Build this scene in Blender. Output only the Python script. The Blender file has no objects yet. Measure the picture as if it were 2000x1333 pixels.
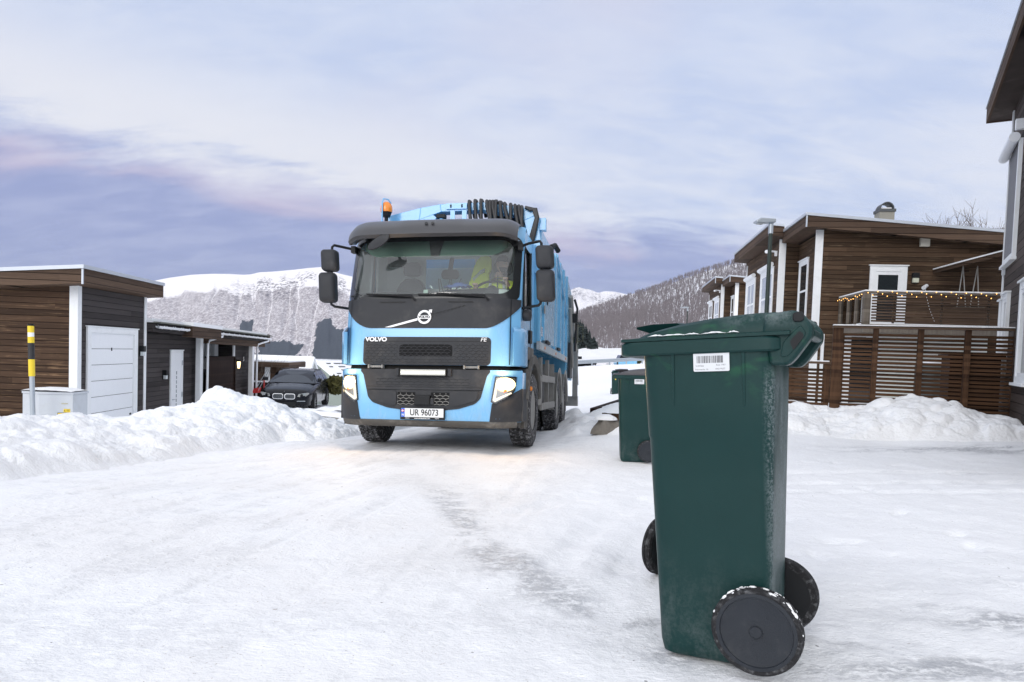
import bpy, bmesh, math, random
import numpy as np
from mathutils import Vector, Matrix
random.seed(7); np.random.seed(7)
R = math.radians
scene = bpy.context.scene
col = scene.collection

# ------------------------------------------------------------------ camera
PITCH, ROLL, CAMZ = R(-2.4), 0.035, 1.0
FW = np.array([0, math.cos(PITCH), math.sin(PITCH)]); U0 = np.array([0, -math.sin(PITCH), math.cos(PITCH)])
R0 = np.array([1.0, 0, 0])
RT = math.cos(ROLL)*R0 + math.sin(ROLL)*U0
UP = math.cos(ROLL)*U0 - math.sin(ROLL)*R0
cam_d = bpy.data.cameras.new('camera'); cam = bpy.data.objects.new('camera', cam_d); col.objects.link(cam)
cam_d.lens = 24; cam_d.sensor_width = 36; cam_d.shift_y = 0.03975
cam_d.clip_start = 0.05; cam_d.clip_end = 20000
cam.matrix_world = Matrix(((RT[0], UP[0], -FW[0], 0), (RT[1], UP[1], -FW[1], 0), (RT[2], UP[2], -FW[2], CAMZ), (0, 0, 0, 1)))
scene.camera = cam

# ------------------------------------------------------------------ world, sun, exposure
SUN_AZ, SUN_EL = R(205), R(24)          # azimuth clockwise from +Y
def nd(nt, t, ins=None, **props):
    n = nt.nodes.new(t)
    for k, v in props.items(): setattr(n, k, v)
    for k, v in (ins or {}).items():
        s = n.inputs[k]
        if isinstance(v, bpy.types.NodeSocket): nt.links.new(v, s)
        else: s.default_value = v
    return n
def mth(nt, op, a, b=0.0, c=None, clamp=False):
    i = {0: a, 1: b}
    if c is not None: i[2] = c
    return nd(nt, 'ShaderNodeMath', i, operation=op, use_clamp=clamp).outputs[0]
def sstep(nt, v, a, b):
    n = nd(nt, 'ShaderNodeMapRange', {0: v, 1: a, 2: b, 3: 0.0, 4: 1.0}, interpolation_type='SMOOTHSTEP'); return n.outputs[0]
def mixc(nt, f, a, b, bt='MIX'):
    n = nd(nt, 'ShaderNodeMix', None, data_type='RGBA', blend_type=bt)
    for k, v in ((0, f), (6, a), (7, b)):
        s = n.inputs[k]
        if isinstance(v, bpy.types.NodeSocket): nt.links.new(v, s)
        elif k == 0: s.default_value = v
        else: s.default_value = (*v, 1) if len(v) == 3 else v
    return n.outputs[2]
def noise(nt, vec, scale, detail=4.0, rough=0.5, dist=0.0, out=0):
    i = {'Scale': scale, 'Detail': detail, 'Roughness': rough, 'Distortion': dist}
    if vec is not None: i['Vector'] = vec
    return nd(nt, 'ShaderNodeTexNoise', i).outputs[out]
def vscale(nt, vec, s):
    return nd(nt, 'ShaderNodeVectorMath', {0: vec, 1: s}, operation='MULTIPLY').outputs[0]

world = bpy.data.worlds.new('World'); scene.world = world; world.use_nodes = True
wn = world.node_tree; wn.nodes.clear()
sky = nd(wn, 'ShaderNodeTexSky', sky_type='NISHITA', sun_disc=False, sun_elevation=SUN_EL, sun_rotation=SUN_AZ)
tc = nd(wn, 'ShaderNodeTexCoord').outputs['Generated']
sp = nd(wn, 'ShaderNodeSeparateXYZ', {0: tc}).outputs
zz = mth(wn, 'MAXIMUM', sp[2], 0.0)
inv = mth(wn, 'DIVIDE', 1.0, mth(wn, 'ADD', zz, 0.30))
plan = nd(wn, 'ShaderNodeCombineXYZ', {0: mth(wn, 'MULTIPLY', sp[0], inv), 1: mth(wn, 'MULTIPLY', sp[1], inv), 2: 0.0}).outputs[0]
n1 = noise(wn, vscale(wn, plan, (1.1, 2.0, 1)), 1.1, 7, 0.58, 0.6)
n2 = noise(wn, vscale(wn, plan, (1.1, 2.6, 1)), 4.2, 7, 0.62, 0.4)
n3 = noise(wn, vscale(wn, plan, (0.9, 1.3, 1)), 0.9, 4, 0.5, 0.2, 1)
n3r = nd(wn, 'ShaderNodeSeparateColor', {0: n3}).outputs[0]
K = 10.0     # cloud radiance is written in picture units; the Background strength below is 0.1
def cc(r, g, b): return (r*K, g*K, b*K)
fine = mth(wn, 'ADD', mth(wn, 'MULTIPLY', n1, 0.55), mth(wn, 'MULTIPLY', n2, 0.45))
puff = sstep(wn, fine, 0.36, 0.68)
# high thin deck: pale lavender blue with whiter streaks, whiter low over the dark bank
hi = mixc(wn, puff, cc(0.55, 0.64, 0.865), cc(0.635, 0.715, 0.905))
hi = mixc(wn, sstep(wn, n3r, 0.50, 0.68), hi, cc(0.655, 0.68, 0.84))
lowness = sstep(wn, sp[2], 0.55, 0.20)
hi = mixc(wn, mth(wn, 'MULTIPLY', mth(wn, 'MULTIPLY', lowness, 0.75), sstep(wn, fine, 0.34, 0.64)), hi, cc(0.83, 0.85, 0.93))
# far grey-violet bank whose top dips to the right
edge = mth(wn, 'ADD', mth(wn, 'MULTIPLY', sp[0], -0.085), 0.192)
jit = mth(wn, 'MULTIPLY', mth(wn, 'SUBTRACT', fine, 0.5), 0.16)
dz = mth(wn, 'SUBTRACT', mth(wn, 'ADD', sp[2], jit), edge)
bank = sstep(wn, dz, 0.03, -0.035)
bankc = mixc(wn, sstep(wn, n2, 0.35, 0.7), cc(0.315, 0.365, 0.63), cc(0.425, 0.47, 0.71))
rim = mth(wn, 'MULTIPLY', sstep(wn, dz, -0.075, -0.02), sstep(wn, n1, 0.46, 0.62))
bankc = mixc(wn, mth(wn, 'MULTIPLY', rim, 0.75), bankc, cc(0.64, 0.55, 0.70))
band = mth(wn, 'MULTIPLY', mth(wn, 'MULTIPLY', sstep(wn, dz, -0.01, 0.03), sstep(wn, dz, 0.15, 0.04)), sstep(wn, sp[0], 0.35, -0.25))
hi = mixc(wn, mth(wn, 'MULTIPLY', band, 0.75), hi, cc(0.89, 0.885, 0.92))
front = sstep(wn, sp[1], 0.1, 0.55)
clouds = mixc(wn, mth(wn, 'MULTIPLY', bank, front), hi, bankc)
# brighter open sky high overhead and behind the photographer
over = sstep(wn, mth(wn, 'SUBTRACT', sp[2], mth(wn, 'MULTIPLY', sp[1], 0.9)), -0.2, 0.7)
clouds = mixc(wn, over, clouds, cc(1.19, 1.215, 1.29))
clouds = mixc(wn, 0.06, clouds, sky.outputs[0])
clouds = mixc(wn, sstep(wn, sp[2], 0.0, -0.03), clouds, cc(0.62, 0.65, 0.74))
bg = nd(wn, 'ShaderNodeBackground', {0: clouds, 1: 0.1})
nd(wn, 'ShaderNodeOutputWorld', {0: bg.outputs[0]})
sl = bpy.data.lights.new('sun', 'SUN'); sl.energy = 1.1; sl.angle = R(30); sl.color = (1.0, 0.965, 0.92)
so = bpy.data.objects.new('sun', sl); col.objects.link(so)
sd = Vector((math.sin(SUN_AZ)*math.cos(SUN_EL), math.cos(SUN_AZ)*math.cos(SUN_EL), math.sin(SUN_EL)))
so.rotation_euler = sd.to_track_quat('Z', 'Y').to_euler()
so.location = (0, 0, 60)
scene.view_settings.view_transform = 'Standard'; scene.view_settings.look = 'None'
scene.view_settings.exposure = 0.06; scene.view_settings.gamma = 1.0
scene.cycles.use_denoising = True
scene.cycles.max_bounces = 8; scene.cycles.transparent_max_bounces = 12

# ------------------------------------------------------------------ layout helpers
def ray(px, py): return FW + RT*((px-1000)/1333.333) - UP*((py-746)/1333.333)
def atY(px, py, Y):
    d = ray(px, py); p = d*(Y/d[1]); return np.array([p[0], p[1], p[2]+CAMZ])

def tag(o, label=None, cat=None, group=None, kind=None):
    if label: o['label'] = label
    if cat: o['category'] = cat
    if group: o['group'] = group
    if kind: o['kind'] = kind
    return o
def empty(name, loc=(0, 0, 0), rz=0.0, label=None, cat=None, group=None):
    o = bpy.data.objects.new(name, None); col.objects.link(o); o.empty_display_size = 0.2
    o.location = tuple(loc); o.rotation_euler = (0, 0, rz)
    return tag(o, label, cat, group)
def dup(o, parent=None):
    c = o.copy(); col.objects.link(c)
    if parent is not None: c.parent = parent
    for ch in list(o.children): dup(ch, c)
    return c

class MB:
    def __init__(s, M=None): s.v = []; s.f = []; s.mi = []; s.m = 0; s.M = M
    def add(s, vs, fs):
        o = len(s.v)
        if s.M is not None: vs = [tuple(s.M @ Vector(p)) for p in vs]
        s.v += [tuple(map(float, p)) for p in vs]; s.f += [tuple(i+o for i in f) for f in fs]; s.mi += [s.m]*len(fs); return s
    def box(s, x0, x1, y0, y1, z0, z1):
        v = [(x, y, z) for z in (z0, z1) for y in (y0, y1) for x in (x0, x1)]
        return s.add(v, [(0, 2, 3, 1), (4, 5, 7, 6), (0, 1, 5, 4), (2, 6, 7, 3), (0, 4, 6, 2), (1, 3, 7, 5)])
    def hexa(s, b, t):      # bottom quad, top quad
        return s.add(list(b)+list(t), [(3, 2, 1, 0), (4, 5, 6, 7), (0, 1, 5, 4), (1, 2, 6, 5), (2, 3, 7, 6), (3, 0, 4, 7)])
    def bar(s, p, q, w, h=None, up=(0, 0, 1)):
        h = h or w; p = Vector(p); q = Vector(q); d = (q-p).normalized(); u = Vector(up)
        if abs(d.dot(u)) > 0.98: u = Vector((1, 0, 0))
        a = d.cross(u).normalized(); b = a.cross(d).normalized()
        c = [a*sx*w/2+b*sy*h/2 for sx, sy in ((-1, -1), (1, -1), (1, 1), (-1, 1))]
        return s.hexa([p+k for k in c], [q+k for k in c])
    def tube(s, pts, r, n=8, caps=True):
        pts = [Vector(p) for p in pts]; rs = r if isinstance(r, (list, tuple)) else [r]*len(pts)
        vs = []; prev = None
        for i, p in enumerate(pts):
            d = (pts[min(i+1, len(pts)-1)]-pts[max(i-1, 0)])
            d = d.normalized() if d.length > 1e-9 else Vector((0, 0, 1))
            if prev is None:
                u = Vector((0, 0, 1)) if abs(d.z) < 0.9 else Vector((1, 0, 0)); a = d.cross(u).normalized()
            else:
                a = prev-d*prev.dot(d); a = a.normalized() if a.length > 1e-6 else d.orthogonal().normalized()
            prev = a; b = d.cross(a)
            vs += [p+(a*math.cos(2*math.pi*k/n)+b*math.sin(2*math.pi*k/n))*rs[i] for k in range(n)]
        fs = []
        for i in range(len(pts)-1):
            for k in range(n):
                k2 = (k+1) % n; fs.append((i*n+k, i*n+k2, (i+1)*n+k2, (i+1)*n+k))
        if caps: fs += [tuple(range(n))[::-1], tuple((len(pts)-1)*n+k for k in range(n))]
        return s.add(vs, fs)
    def lathe(s, prof, M=None, n=32, closed=False, caps=True):   # prof: (radius, height) round local Z, M places it
        vs = []
        for r, h in prof:
            for k in range(n):
                p = Vector((r*math.cos(2*math.pi*k/n), r*math.sin(2*math.pi*k/n), h)); vs.append(M @ p if M is not None else p)
        fs = []; m = len(prof)
        for i in range(m if closed else m-1):
            j = (i+1) % m
            for k in range(n):
                k2 = (k+1) % n; fs.append((i*n+k, i*n+k2, j*n+k2, j*n+k))
        if not closed and caps:
            if prof[0][0] > 1e-6: fs.append(tuple(range(n))[::-1])
            if prof[-1][0] > 1e-6: fs.append(tuple((m-1)*n+k for k in range(n)))
        return s.add(vs, fs)
    def grid(s, P, closed_u=False, closed_v=False):   # P[i][j] points
        nu, nv = len(P), len(P[0]); vs = [p for row in P for p in row]; fs = []
        for i in range(nu if closed_u else nu-1):
            for j in range(nv if closed_v else nv-1):
                i2, j2 = (i+1) % nu, (j+1) % nv; fs.append((i*nv+j, i*nv+j2, i2*nv+j2, i2*nv+j))
        return s.add(vs, fs)
    def prism(s, poly, fn, d0, d1):       # poly of 2-D points, fn(a,b,d) -> 3-D
        n = len(poly); vs = [fn(a, b, d0) for a, b in poly]+[fn(a, b, d1) for a, b in poly]
        fs = [tuple(range(n))[::-1], tuple(range(n, 2*n))]+[(i, (i+1) % n, n+(i+1) % n, n+i) for i in range(n)]
        return s.add(vs, fs)
    def build(s, name, mats, parent=None, smooth=None, bevel=None, recalc=True, kind=None, loc=None, rz=0.0):
        me = bpy.data.meshes.new(name); me.from_pydata(s.v, [], s.f)
        for m in (mats if isinstance(mats, (list, tuple)) else [mats]): me.materials.append(m)
        me.polygons.foreach_set('material_index', s.mi)
        if recalc:
            bm = bmesh.new(); bm.from_mesh(me); bmesh.ops.recalc_face_normals(bm, faces=bm.faces); bm.to_mesh(me); bm.free()
        if smooth: me.shade_smooth(); me.set_sharp_from_angle(angle=R(smooth))
        me.update()
        o = bpy.data.objects.new(name, me); col.objects.link(o)
        if parent is not None: o.parent = parent
        if loc is not None: o.location = tuple(loc)
        if rz: o.rotation_euler = (0, 0, rz)
        if bevel:
            b = o.modifiers.new('bevel', 'BEVEL'); b.width = bevel; b.segments = 2; b.limit_method = 'ANGLE'; b.angle_limit = R(40)
            b.harden_normals = False
        if kind: o['kind'] = kind
        return o

def rrect(x0, x1, z0, z1, r, n=5, edge=1):
    pts = []
    for cx, cz, a0 in ((x1-r, z0+r, -90), (x1-r, z1-r, 0), (x0+r, z1-r, 90), (x0+r, z0+r, 180)):
        arc = [(cx+r*math.cos(R(a0+90*k/n)), cz+r*math.sin(R(a0+90*k/n))) for k in range(n+1)]
        if pts and edge > 1:
            a, b = pts[-1], arc[0]; pts += [(a[0]+(b[0]-a[0])*t/edge, a[1]+(b[1]-a[1])*t/edge) for t in range(1, edge)]
        pts += arc
    if edge > 1:
        a, b = pts[-1], pts[0]; pts += [(a[0]+(b[0]-a[0])*t/edge, a[1]+(b[1]-a[1])*t/edge) for t in range(1, edge)]
    return pts

def text_obj(name, body, size, mat, parent, M, extrude=0.001, sx=1.0, bold=0.0, align='CENTER', shear=0.0):
    cu = bpy.data.curves.new(name, 'FONT'); cu.body = body; cu.size = size; cu.extrude = extrude; cu.offset = bold
    cu.align_x = align; cu.align_y = 'CENTER'; cu.shear = shear
    t = bpy.data.objects.new('tmp_text', cu); col.objects.link(t)
    dg = bpy.context.evaluated_depsgraph_get(); dg.update()
    me = bpy.data.meshes.new_from_object(t.evaluated_get(dg)); me.name = name
    bpy.data.objects.remove(t); bpy.data.curves.remove(cu)
    me.transform(M @ Matrix.Diagonal((sx, 1, 1, 1)))
    me.materials.clear(); me.materials.append(mat)
    o = bpy.data.objects.new(name, me); col.objects.link(o); o.parent = parent
    return o
def frameM(o, x, y):     # matrix with given origin, x axis, y axis (z = x cross y)
    x = Vector(x).normalized(); y = Vector(y).normalized(); z = x.cross(y)
    return Matrix(((x.x, y.x, z.x, o[0]), (x.y, y.y, z.y, o[1]), (x.z, y.z, z.z, o[2]), (0, 0, 0, 1)))

# ------------------------------------------------------------------ materials
def new_mat(name):
    m = bpy.data.materials.new(name); m.use_nodes = True; nt = m.node_tree; nt.nodes.clear()
    out = nd(nt, 'ShaderNodeOutputMaterial'); p = nd(nt, 'ShaderNodeBsdfPrincipled'); nt.links.new(p.outputs[0], out.inputs[0])
    return m, nt, p
def setp(nt, p, **kw):
    for k, v in kw.items():
        s = p.inputs[k.replace('_', ' ')]
        if isinstance(v, bpy.types.NodeSocket): nt.links.new(v, s)
        elif isinstance(v, tuple) and len(v) == 3: s.default_value = (*v, 1)
        else: s.default_value = v
def simple(name, c, rough=0.5, metal=0.0, var=0.12, scale=6.0, bump=0.0, bscale=60.0, dirt=None, coat=0.0, spec=0.5):
    m, nt, p = new_mat(name); co = nd(nt, 'ShaderNodeTexCoord').outputs['Object']
    n = noise(nt, co, scale, 5, 0.6)
    cl = mixc(nt, n, tuple(x*(1-var) for x in c), tuple(min(1, x*(1+var)) for x in c))
    if dirt:
        dc, amt, dsc = dirt; dn = noise(nt, co, dsc, 6, 0.65, 0.4)
        cl = mixc(nt, mth(nt, 'MULTIPLY', sstep(nt, dn, 0.48, 0.75), amt), cl, dc)
    rn = mth(nt, 'ADD', rough-0.06, mth(nt, 'MULTIPLY', noise(nt, co, scale*2.3, 3), 0.12))
    setp(nt, p, Base_Color=cl, Roughness=rn, Metallic=metal, Coat_Weight=coat, Specular_IOR_Level=spec)
    if bump:
        b = nd(nt, 'ShaderNodeBump', {'Strength': bump, 'Distance': 0.01, 'Height': noise(nt, co, bscale, 4)}); nt.links.new(b.outputs[0], p.inputs['Normal'])
    return m
def emit(name, c, s):
    m = bpy.data.materials.new(name); m.use_nodes = True; nt = m.node_tree; nt.nodes.clear()
    e = nd(nt, 'ShaderNodeEmission', {0: (*c, 1), 1: s}); nd(nt, 'ShaderNodeOutputMaterial', {0: e.outputs[0]}); return m
def glass(name, tint=(0.8, 0.86, 0.84), rough=0.02, ior=1.5, extra=0.0, dirt=0.0):
    m = bpy.data.materials.new(name); m.use_nodes = True; nt = m.node_tree; nt.nodes.clear()
    t = nd(nt, 'ShaderNodeBsdfTransparent', {0: (*tint, 1)}); g = nd(nt, 'ShaderNodeBsdfGlossy', {0: (1, 1, 1, 1), 'Roughness': rough})
    fr = nd(nt, 'ShaderNodeFresnel', {0: ior}).outputs[0]
    mx = nd(nt, 'ShaderNodeMixShader', {0: mth(nt, 'ADD', fr, extra, clamp=True), 1: t.outputs[0], 2: g.outputs[0]})
    last = mx.outputs[0]
    if dirt:  # pale diffuse veil painted in for sky reflected in the glass
        co = nd(nt, 'ShaderNodeTexCoord').outputs['Object']; df = nd(nt, 'ShaderNodeBsdfDiffuse', {0: (0.5, 0.55, 0.56, 1)})
        f = mth(nt, 'MULTIPLY', noise(nt, co, 3.0, 5, 0.6), dirt)
        last = nd(nt, 'ShaderNodeMixShader', {0: f, 1: last, 2: df.outputs[0]}).outputs[0]
    nd(nt, 'ShaderNodeOutputMaterial', {0: last}); return m
def siding(name, dark, light, worn, h=0.145, wornamt=0.5, rough=0.7, off=0.0):
    m, nt, p = new_mat(name); co = nd(nt, 'ShaderNodeTexCoord').outputs['Object']
    s = nd(nt, 'ShaderNodeSeparateXYZ', {0: co}).outputs
    zb = mth(nt, 'ADD', mth(nt, 'DIVIDE', s[2], h), off); idx = mth(nt, 'FLOOR', zb); fr = mth(nt, 'FRACT', zb)
    along = mth(nt, 'ADD', s[0], mth(nt, 'MULTIPLY', s[1], 1.0))
    r1 = nd(nt, 'ShaderNodeTexWhiteNoise', {'W': idx}, noise_dimensions='1D').outputs[0]
    seg = mth(nt, 'FLOOR', mth(nt, 'ADD', mth(nt, 'DIVIDE', along, 3.1), mth(nt, 'MULTIPLY', r1, 7.0)))
    r2 = nd(nt, 'ShaderNodeTexWhiteNoise', {'Vector': nd(nt, 'ShaderNodeCombineXYZ', {0: idx, 1: seg, 2: 0.0}).outputs[0]}, noise_dimensions='3D').outputs[0]
    gv = nd(nt, 'ShaderNodeCombineXYZ', {0: mth(nt, 'MULTIPLY', s[0], 1.6), 1: mth(nt, 'MULTIPLY', s[1], 1.6), 2: mth(nt, 'MULTIPLY', s[2], 45.0)}).outputs[0]
    off3 = nd(nt, 'ShaderNodeVectorMath', {0: gv, 1: nd(nt, 'ShaderNodeCombineXYZ', {0: mth(nt, 'MULTIPLY', r2, 31.0), 1: 0.0, 2: 0.0}).outputs[0]}, operation='ADD').outputs[0]
    g = noise(nt, off3, 1.0, 7, 0.65, 0.6); blot = noise(nt, co, 1.7, 5, 0.6)
    f = mth(nt, 'ADD', mth(nt, 'MULTIPLY', r2, 0.75), mth(nt, 'MULTIPLY', mth(nt, 'SUBTRACT', g, 0.30), 1.0), clamp=True)
    c = mixc(nt, f, dark, light)
    wv = nd(nt, 'ShaderNodeCombineXYZ', {0: mth(nt, 'MULTIPLY', s[0], 0.8), 1: mth(nt, 'MULTIPLY', s[1], 0.8), 2: mth(nt, 'ADD', mth(nt, 'MULTIPLY', s[2], 26.0), mth(nt, 'MULTIPLY', r2, 9.0))}).outputs[0]
    w = sstep(nt, noise(nt, wv, 1.0, 6, 0.7, 0.8), 0.51, 0.70)
    c = mixc(nt, mth(nt, 'MULTIPLY', mth(nt, 'MULTIPLY', w, sstep(nt, blot, 0.34, 0.58)), wornamt), c, worn)
    gap = mth(nt, 'SUBTRACT', 1.0, mth(nt, 'MULTIPLY', sstep(nt, fr, 0.0, 0.09), sstep(nt, fr, 1.0, 0.95)))
    c = mixc(nt, gap, c, tuple(x*0.10 for x in dark))
    hgt = mth(nt, 'ADD', mth(nt, 'MULTIPLY', g, 0.15), mth(nt, 'SUBTRACT', mth(nt, 'MULTIPLY', fr, -0.25), gap))
    b = nd(nt, 'ShaderNodeBump', {'Strength': 0.8, 'Distance': 0.016, 'Height': hgt})
    setp(nt, p, Base_Color=c, Roughness=rough, Normal=b.outputs[0], Specular_IOR_Level=0.12)
    return m
def plank(name, dark, light, axis=0, rough=0.7):
    m, nt, p = new_mat(name); tcn = nd(nt, 'ShaderNodeTexCoord'); co = tcn.outputs['Object']
    sc = [18, 18, 18]; sc[axis] = 1.2
    if axis == 3: sc = [5, 5, 40]
    rnd = nd(nt, 'ShaderNodeObjectInfo').outputs['Random']
    ov = nd(nt, 'ShaderNodeVectorMath', {0: vscale(nt, co, tuple(sc)), 1: nd(nt, 'ShaderNodeCombineXYZ', {0: mth(nt, 'MULTIPLY', rnd, 50.0), 1: 0.0, 2: 0.0}).outputs[0]}, operation='ADD').outputs[0]
    g = noise(nt, ov, 1.0, 6, 0.65, 0.8)
    sl2 = nd(nt, 'ShaderNodeTexWhiteNoise', {'W': mth(nt, 'FLOOR', mth(nt, 'MULTIPLY', nd(nt, 'ShaderNodeSeparateXYZ', {0: co}).outputs[2], 14.3))}, noise_dimensions='1D').outputs[0]
    c = mixc(nt, sstep(nt, mth(nt, 'ADD', mth(nt, 'MULTIPLY', g, 0.8), mth(nt, 'MULTIPLY', sl2, 0.4)), 0.25, 0.95), dark, light)
    b = nd(nt, 'ShaderNodeBump', {'Strength': 0.35, 'Distance': 0.004, 'Height': g})
    setp(nt, p, Base_Color=c, Roughness=rough, Normal=b.outputs[0], Specular_IOR_Level=0.12); return m
def snow_mat(name, base=(0.895, 0.905, 0.93), bump=0.5, s1=9.0, s2=70.0, dirtc=(0.5, 0.46, 0.42), dirt=0.0):
    m, nt, p = new_mat(name); co = nd(nt, 'ShaderNodeTexCoord').outputs['Object']
    n = noise(nt, co, 1.3, 5, 0.6); c = mixc(nt, n, tuple(x*0.96 for x in base), tuple(min(0.95, x*1.03) for x in base))
    if dirt:
        sp_ = sstep(nt, noise(nt, co, 38.0, 4, 0.7), 0.68, 0.80); c = mixc(nt, mth(nt, 'MULTIPLY', sp_, dirt), c, dirtc)
    h = mth(nt, 'ADD', mth(nt, 'MULTIPLY', noise(nt, co, s1, 6, 0.62), 1.0), mth(nt, 'MULTIPLY', noise(nt, co, s2, 3, 0.6), 0.12))
    b = nd(nt, 'ShaderNodeBump', {'Strength': bump, 'Distance': 0.05, 'Height': h})
    setp(nt, p, Base_Color=c, Roughness=0.62, Normal=b.outputs[0], Specular_IOR_Level=0.25); return m

M = {}
M['snow'] = snow_mat('fresh_snow', dirt=0.25, bump=0.75, s1=14.0)
M['roof_snow'] = snow_mat('roof_snow', bump=0.3)
M['white'] = simple('white_painted_wood', (0.82, 0.84, 0.86), 0.45, var=0.05, scale=4, dirt=((0.55, 0.56, 0.55), 0.25, 5.0))
M['white_metal'] = simple('white_metal', (0.83, 0.85, 0.88), 0.35, var=0.03)
M['flashing'] = simple('grey_roof_flashing', (0.52, 0.56, 0.62), 0.35, metal=0.3, var=0.06)
M['wood_brown'] = siding('brown_stained_boards', (0.028, 0.017, 0.012), (0.085, 0.051, 0.033), (0.30, 0.19, 0.11), wornamt=0.75)
M['wood_grey'] = siding('grey_brown_boards', (0.030, 0.026, 0.026), (0.075, 0.066, 0.066), (0.15, 0.13, 0.11), wornamt=0.25)
M['wood_far'] = siding('weathered_brown_boards', (0.030, 0.019, 0.012), (0.105, 0.065, 0.041), (0.32, 0.23, 0.15), h=0.125, wornamt=0.7)
M['wood_near'] = siding('dark_brown_boards', (0.030, 0.023, 0.021), (0.085, 0.067, 0.060), (0.20, 0.18, 0.165), h=0.15, wornamt=0.35)
M['fascia'] = siding('brown_fascia_boards', (0.045, 0.029, 0.021), (0.115, 0.076, 0.054), (0.26, 0.18, 0.115), h=0.155, wornamt=0.3)
M['slat'] = plank('oiled_slats', (0.026, 0.0145, 0.009), (0.125, 0.066, 0.036), axis=0)
M['post'] = plank('oiled_posts', (0.030, 0.016, 0.010), (0.115, 0.061, 0.034), axis=2)
M['greywood'] = plank('weathered_deck_wood', (0.09, 0.075, 0.06), (0.22, 0.19, 0.16), axis=2)
M['darkwood'] = plank('dark_brown_panel', (0.016, 0.008, 0.006), (0.035, 0.019, 0.014), axis=2)
M['black'] = simple('black_plastic', (0.012, 0.013, 0.015), 0.5, spec=0.25)
M['dark'] = simple('dark_grey_plastic', (0.034, 0.036, 0.041), 0.55, var=0.10, scale=9, bump=0.12, bscale=260, dirt=((0.10, 0.095, 0.09), 0.42, 3.0), spec=0.25)
M['rubber'] = simple('black_rubber', (0.018, 0.018, 0.02), 0.75, var=0.2, bump=0.2, bscale=90, spec=0.2)
M['pane'] = simple('window_glass', (0.02, 0.026, 0.03), 0.04, var=0.05, spec=1.0)
M['pane_pale'] = simple('pale_window_glass', (0.42, 0.45, 0.47), 0.08, var=0.08, spec=1.0)
M['blind'] = simple('grey_screen_fabric', (0.19, 0.19, 0.205), 0.85, var=0.06, bump=0.2, bscale=220)
M['concrete'] = simple('concrete', (0.36, 0.35, 0.32), 0.85, var=0.15, bump=0.4, bscale=40)
M['chrome'] = simple('chrome', (0.75, 0.76, 0.78), 0.15, metal=1.0, var=0.03)
M['galv'] = simple('galvanised_steel', (0.42, 0.46, 0.50), 0.42, metal=0.6, var=0.08)
# ================================================================== LAND
PT = np.random.RandomState(3).rand(256, 256)
def vnoise(x, y):
    xi = np.floor(x).astype(int); yi = np.floor(y).astype(int); fx = x-xi; fy = y-yi
    fx = fx*fx*(3-2*fx); fy = fy*fy*(3-2*fy)
    a = PT[xi & 255, yi & 255]; b = PT[(xi+1) & 255, yi & 255]; c = PT[xi & 255, (yi+1) & 255]; d = PT[(xi+1) & 255, (yi+1) & 255]
    return (a*(1-fx)+b*fx)*(1-fy)+(c*(1-fx)+d*fx)*fy
def fbm(x, y, o=5, g=0.5):
    s = 0; a = 1; t = 0
    for k in range(o): s = s+a*vnoise(x*2**k+17.3*k, y*2**k+5.1*k); t += a; a *= g
    return s/t
def ss(v, a, b):
    t = np.clip((v-a)/(b-a), 0, 1); return t*t*(3-2*t)

# truck pose first: the road passes through its wheel contacts
T_AZ, T_SLOPE, T_ROLL = R(9.3145), -0.0468, 0.028
ty = np.array([math.sin(T_AZ), math.cos(T_AZ), T_SLOPE]); ty /= np.linalg.norm(ty)
tx0 = np.array([math.cos(T_AZ), -math.sin(T_AZ), 0]); tz0 = np.cross(tx0, ty)
tx = math.cos(T_ROLL)*tx0+math.sin(T_ROLL)*tz0; tz = np.cross(tx, ty)
T_O = np.array([-1.0825, 8.4762, -0.2610])
T_MAT = Matrix(((tx[0], ty[0], tz[0], T_O[0]), (tx[1], ty[1], tz[1], T_O[1]), (tx[2], ty[2], tz[2], T_O[2]), (0, 0, 0, 1)))
def tw(x, y, z): return T_O+tx*x+ty*y+tz*z

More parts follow.
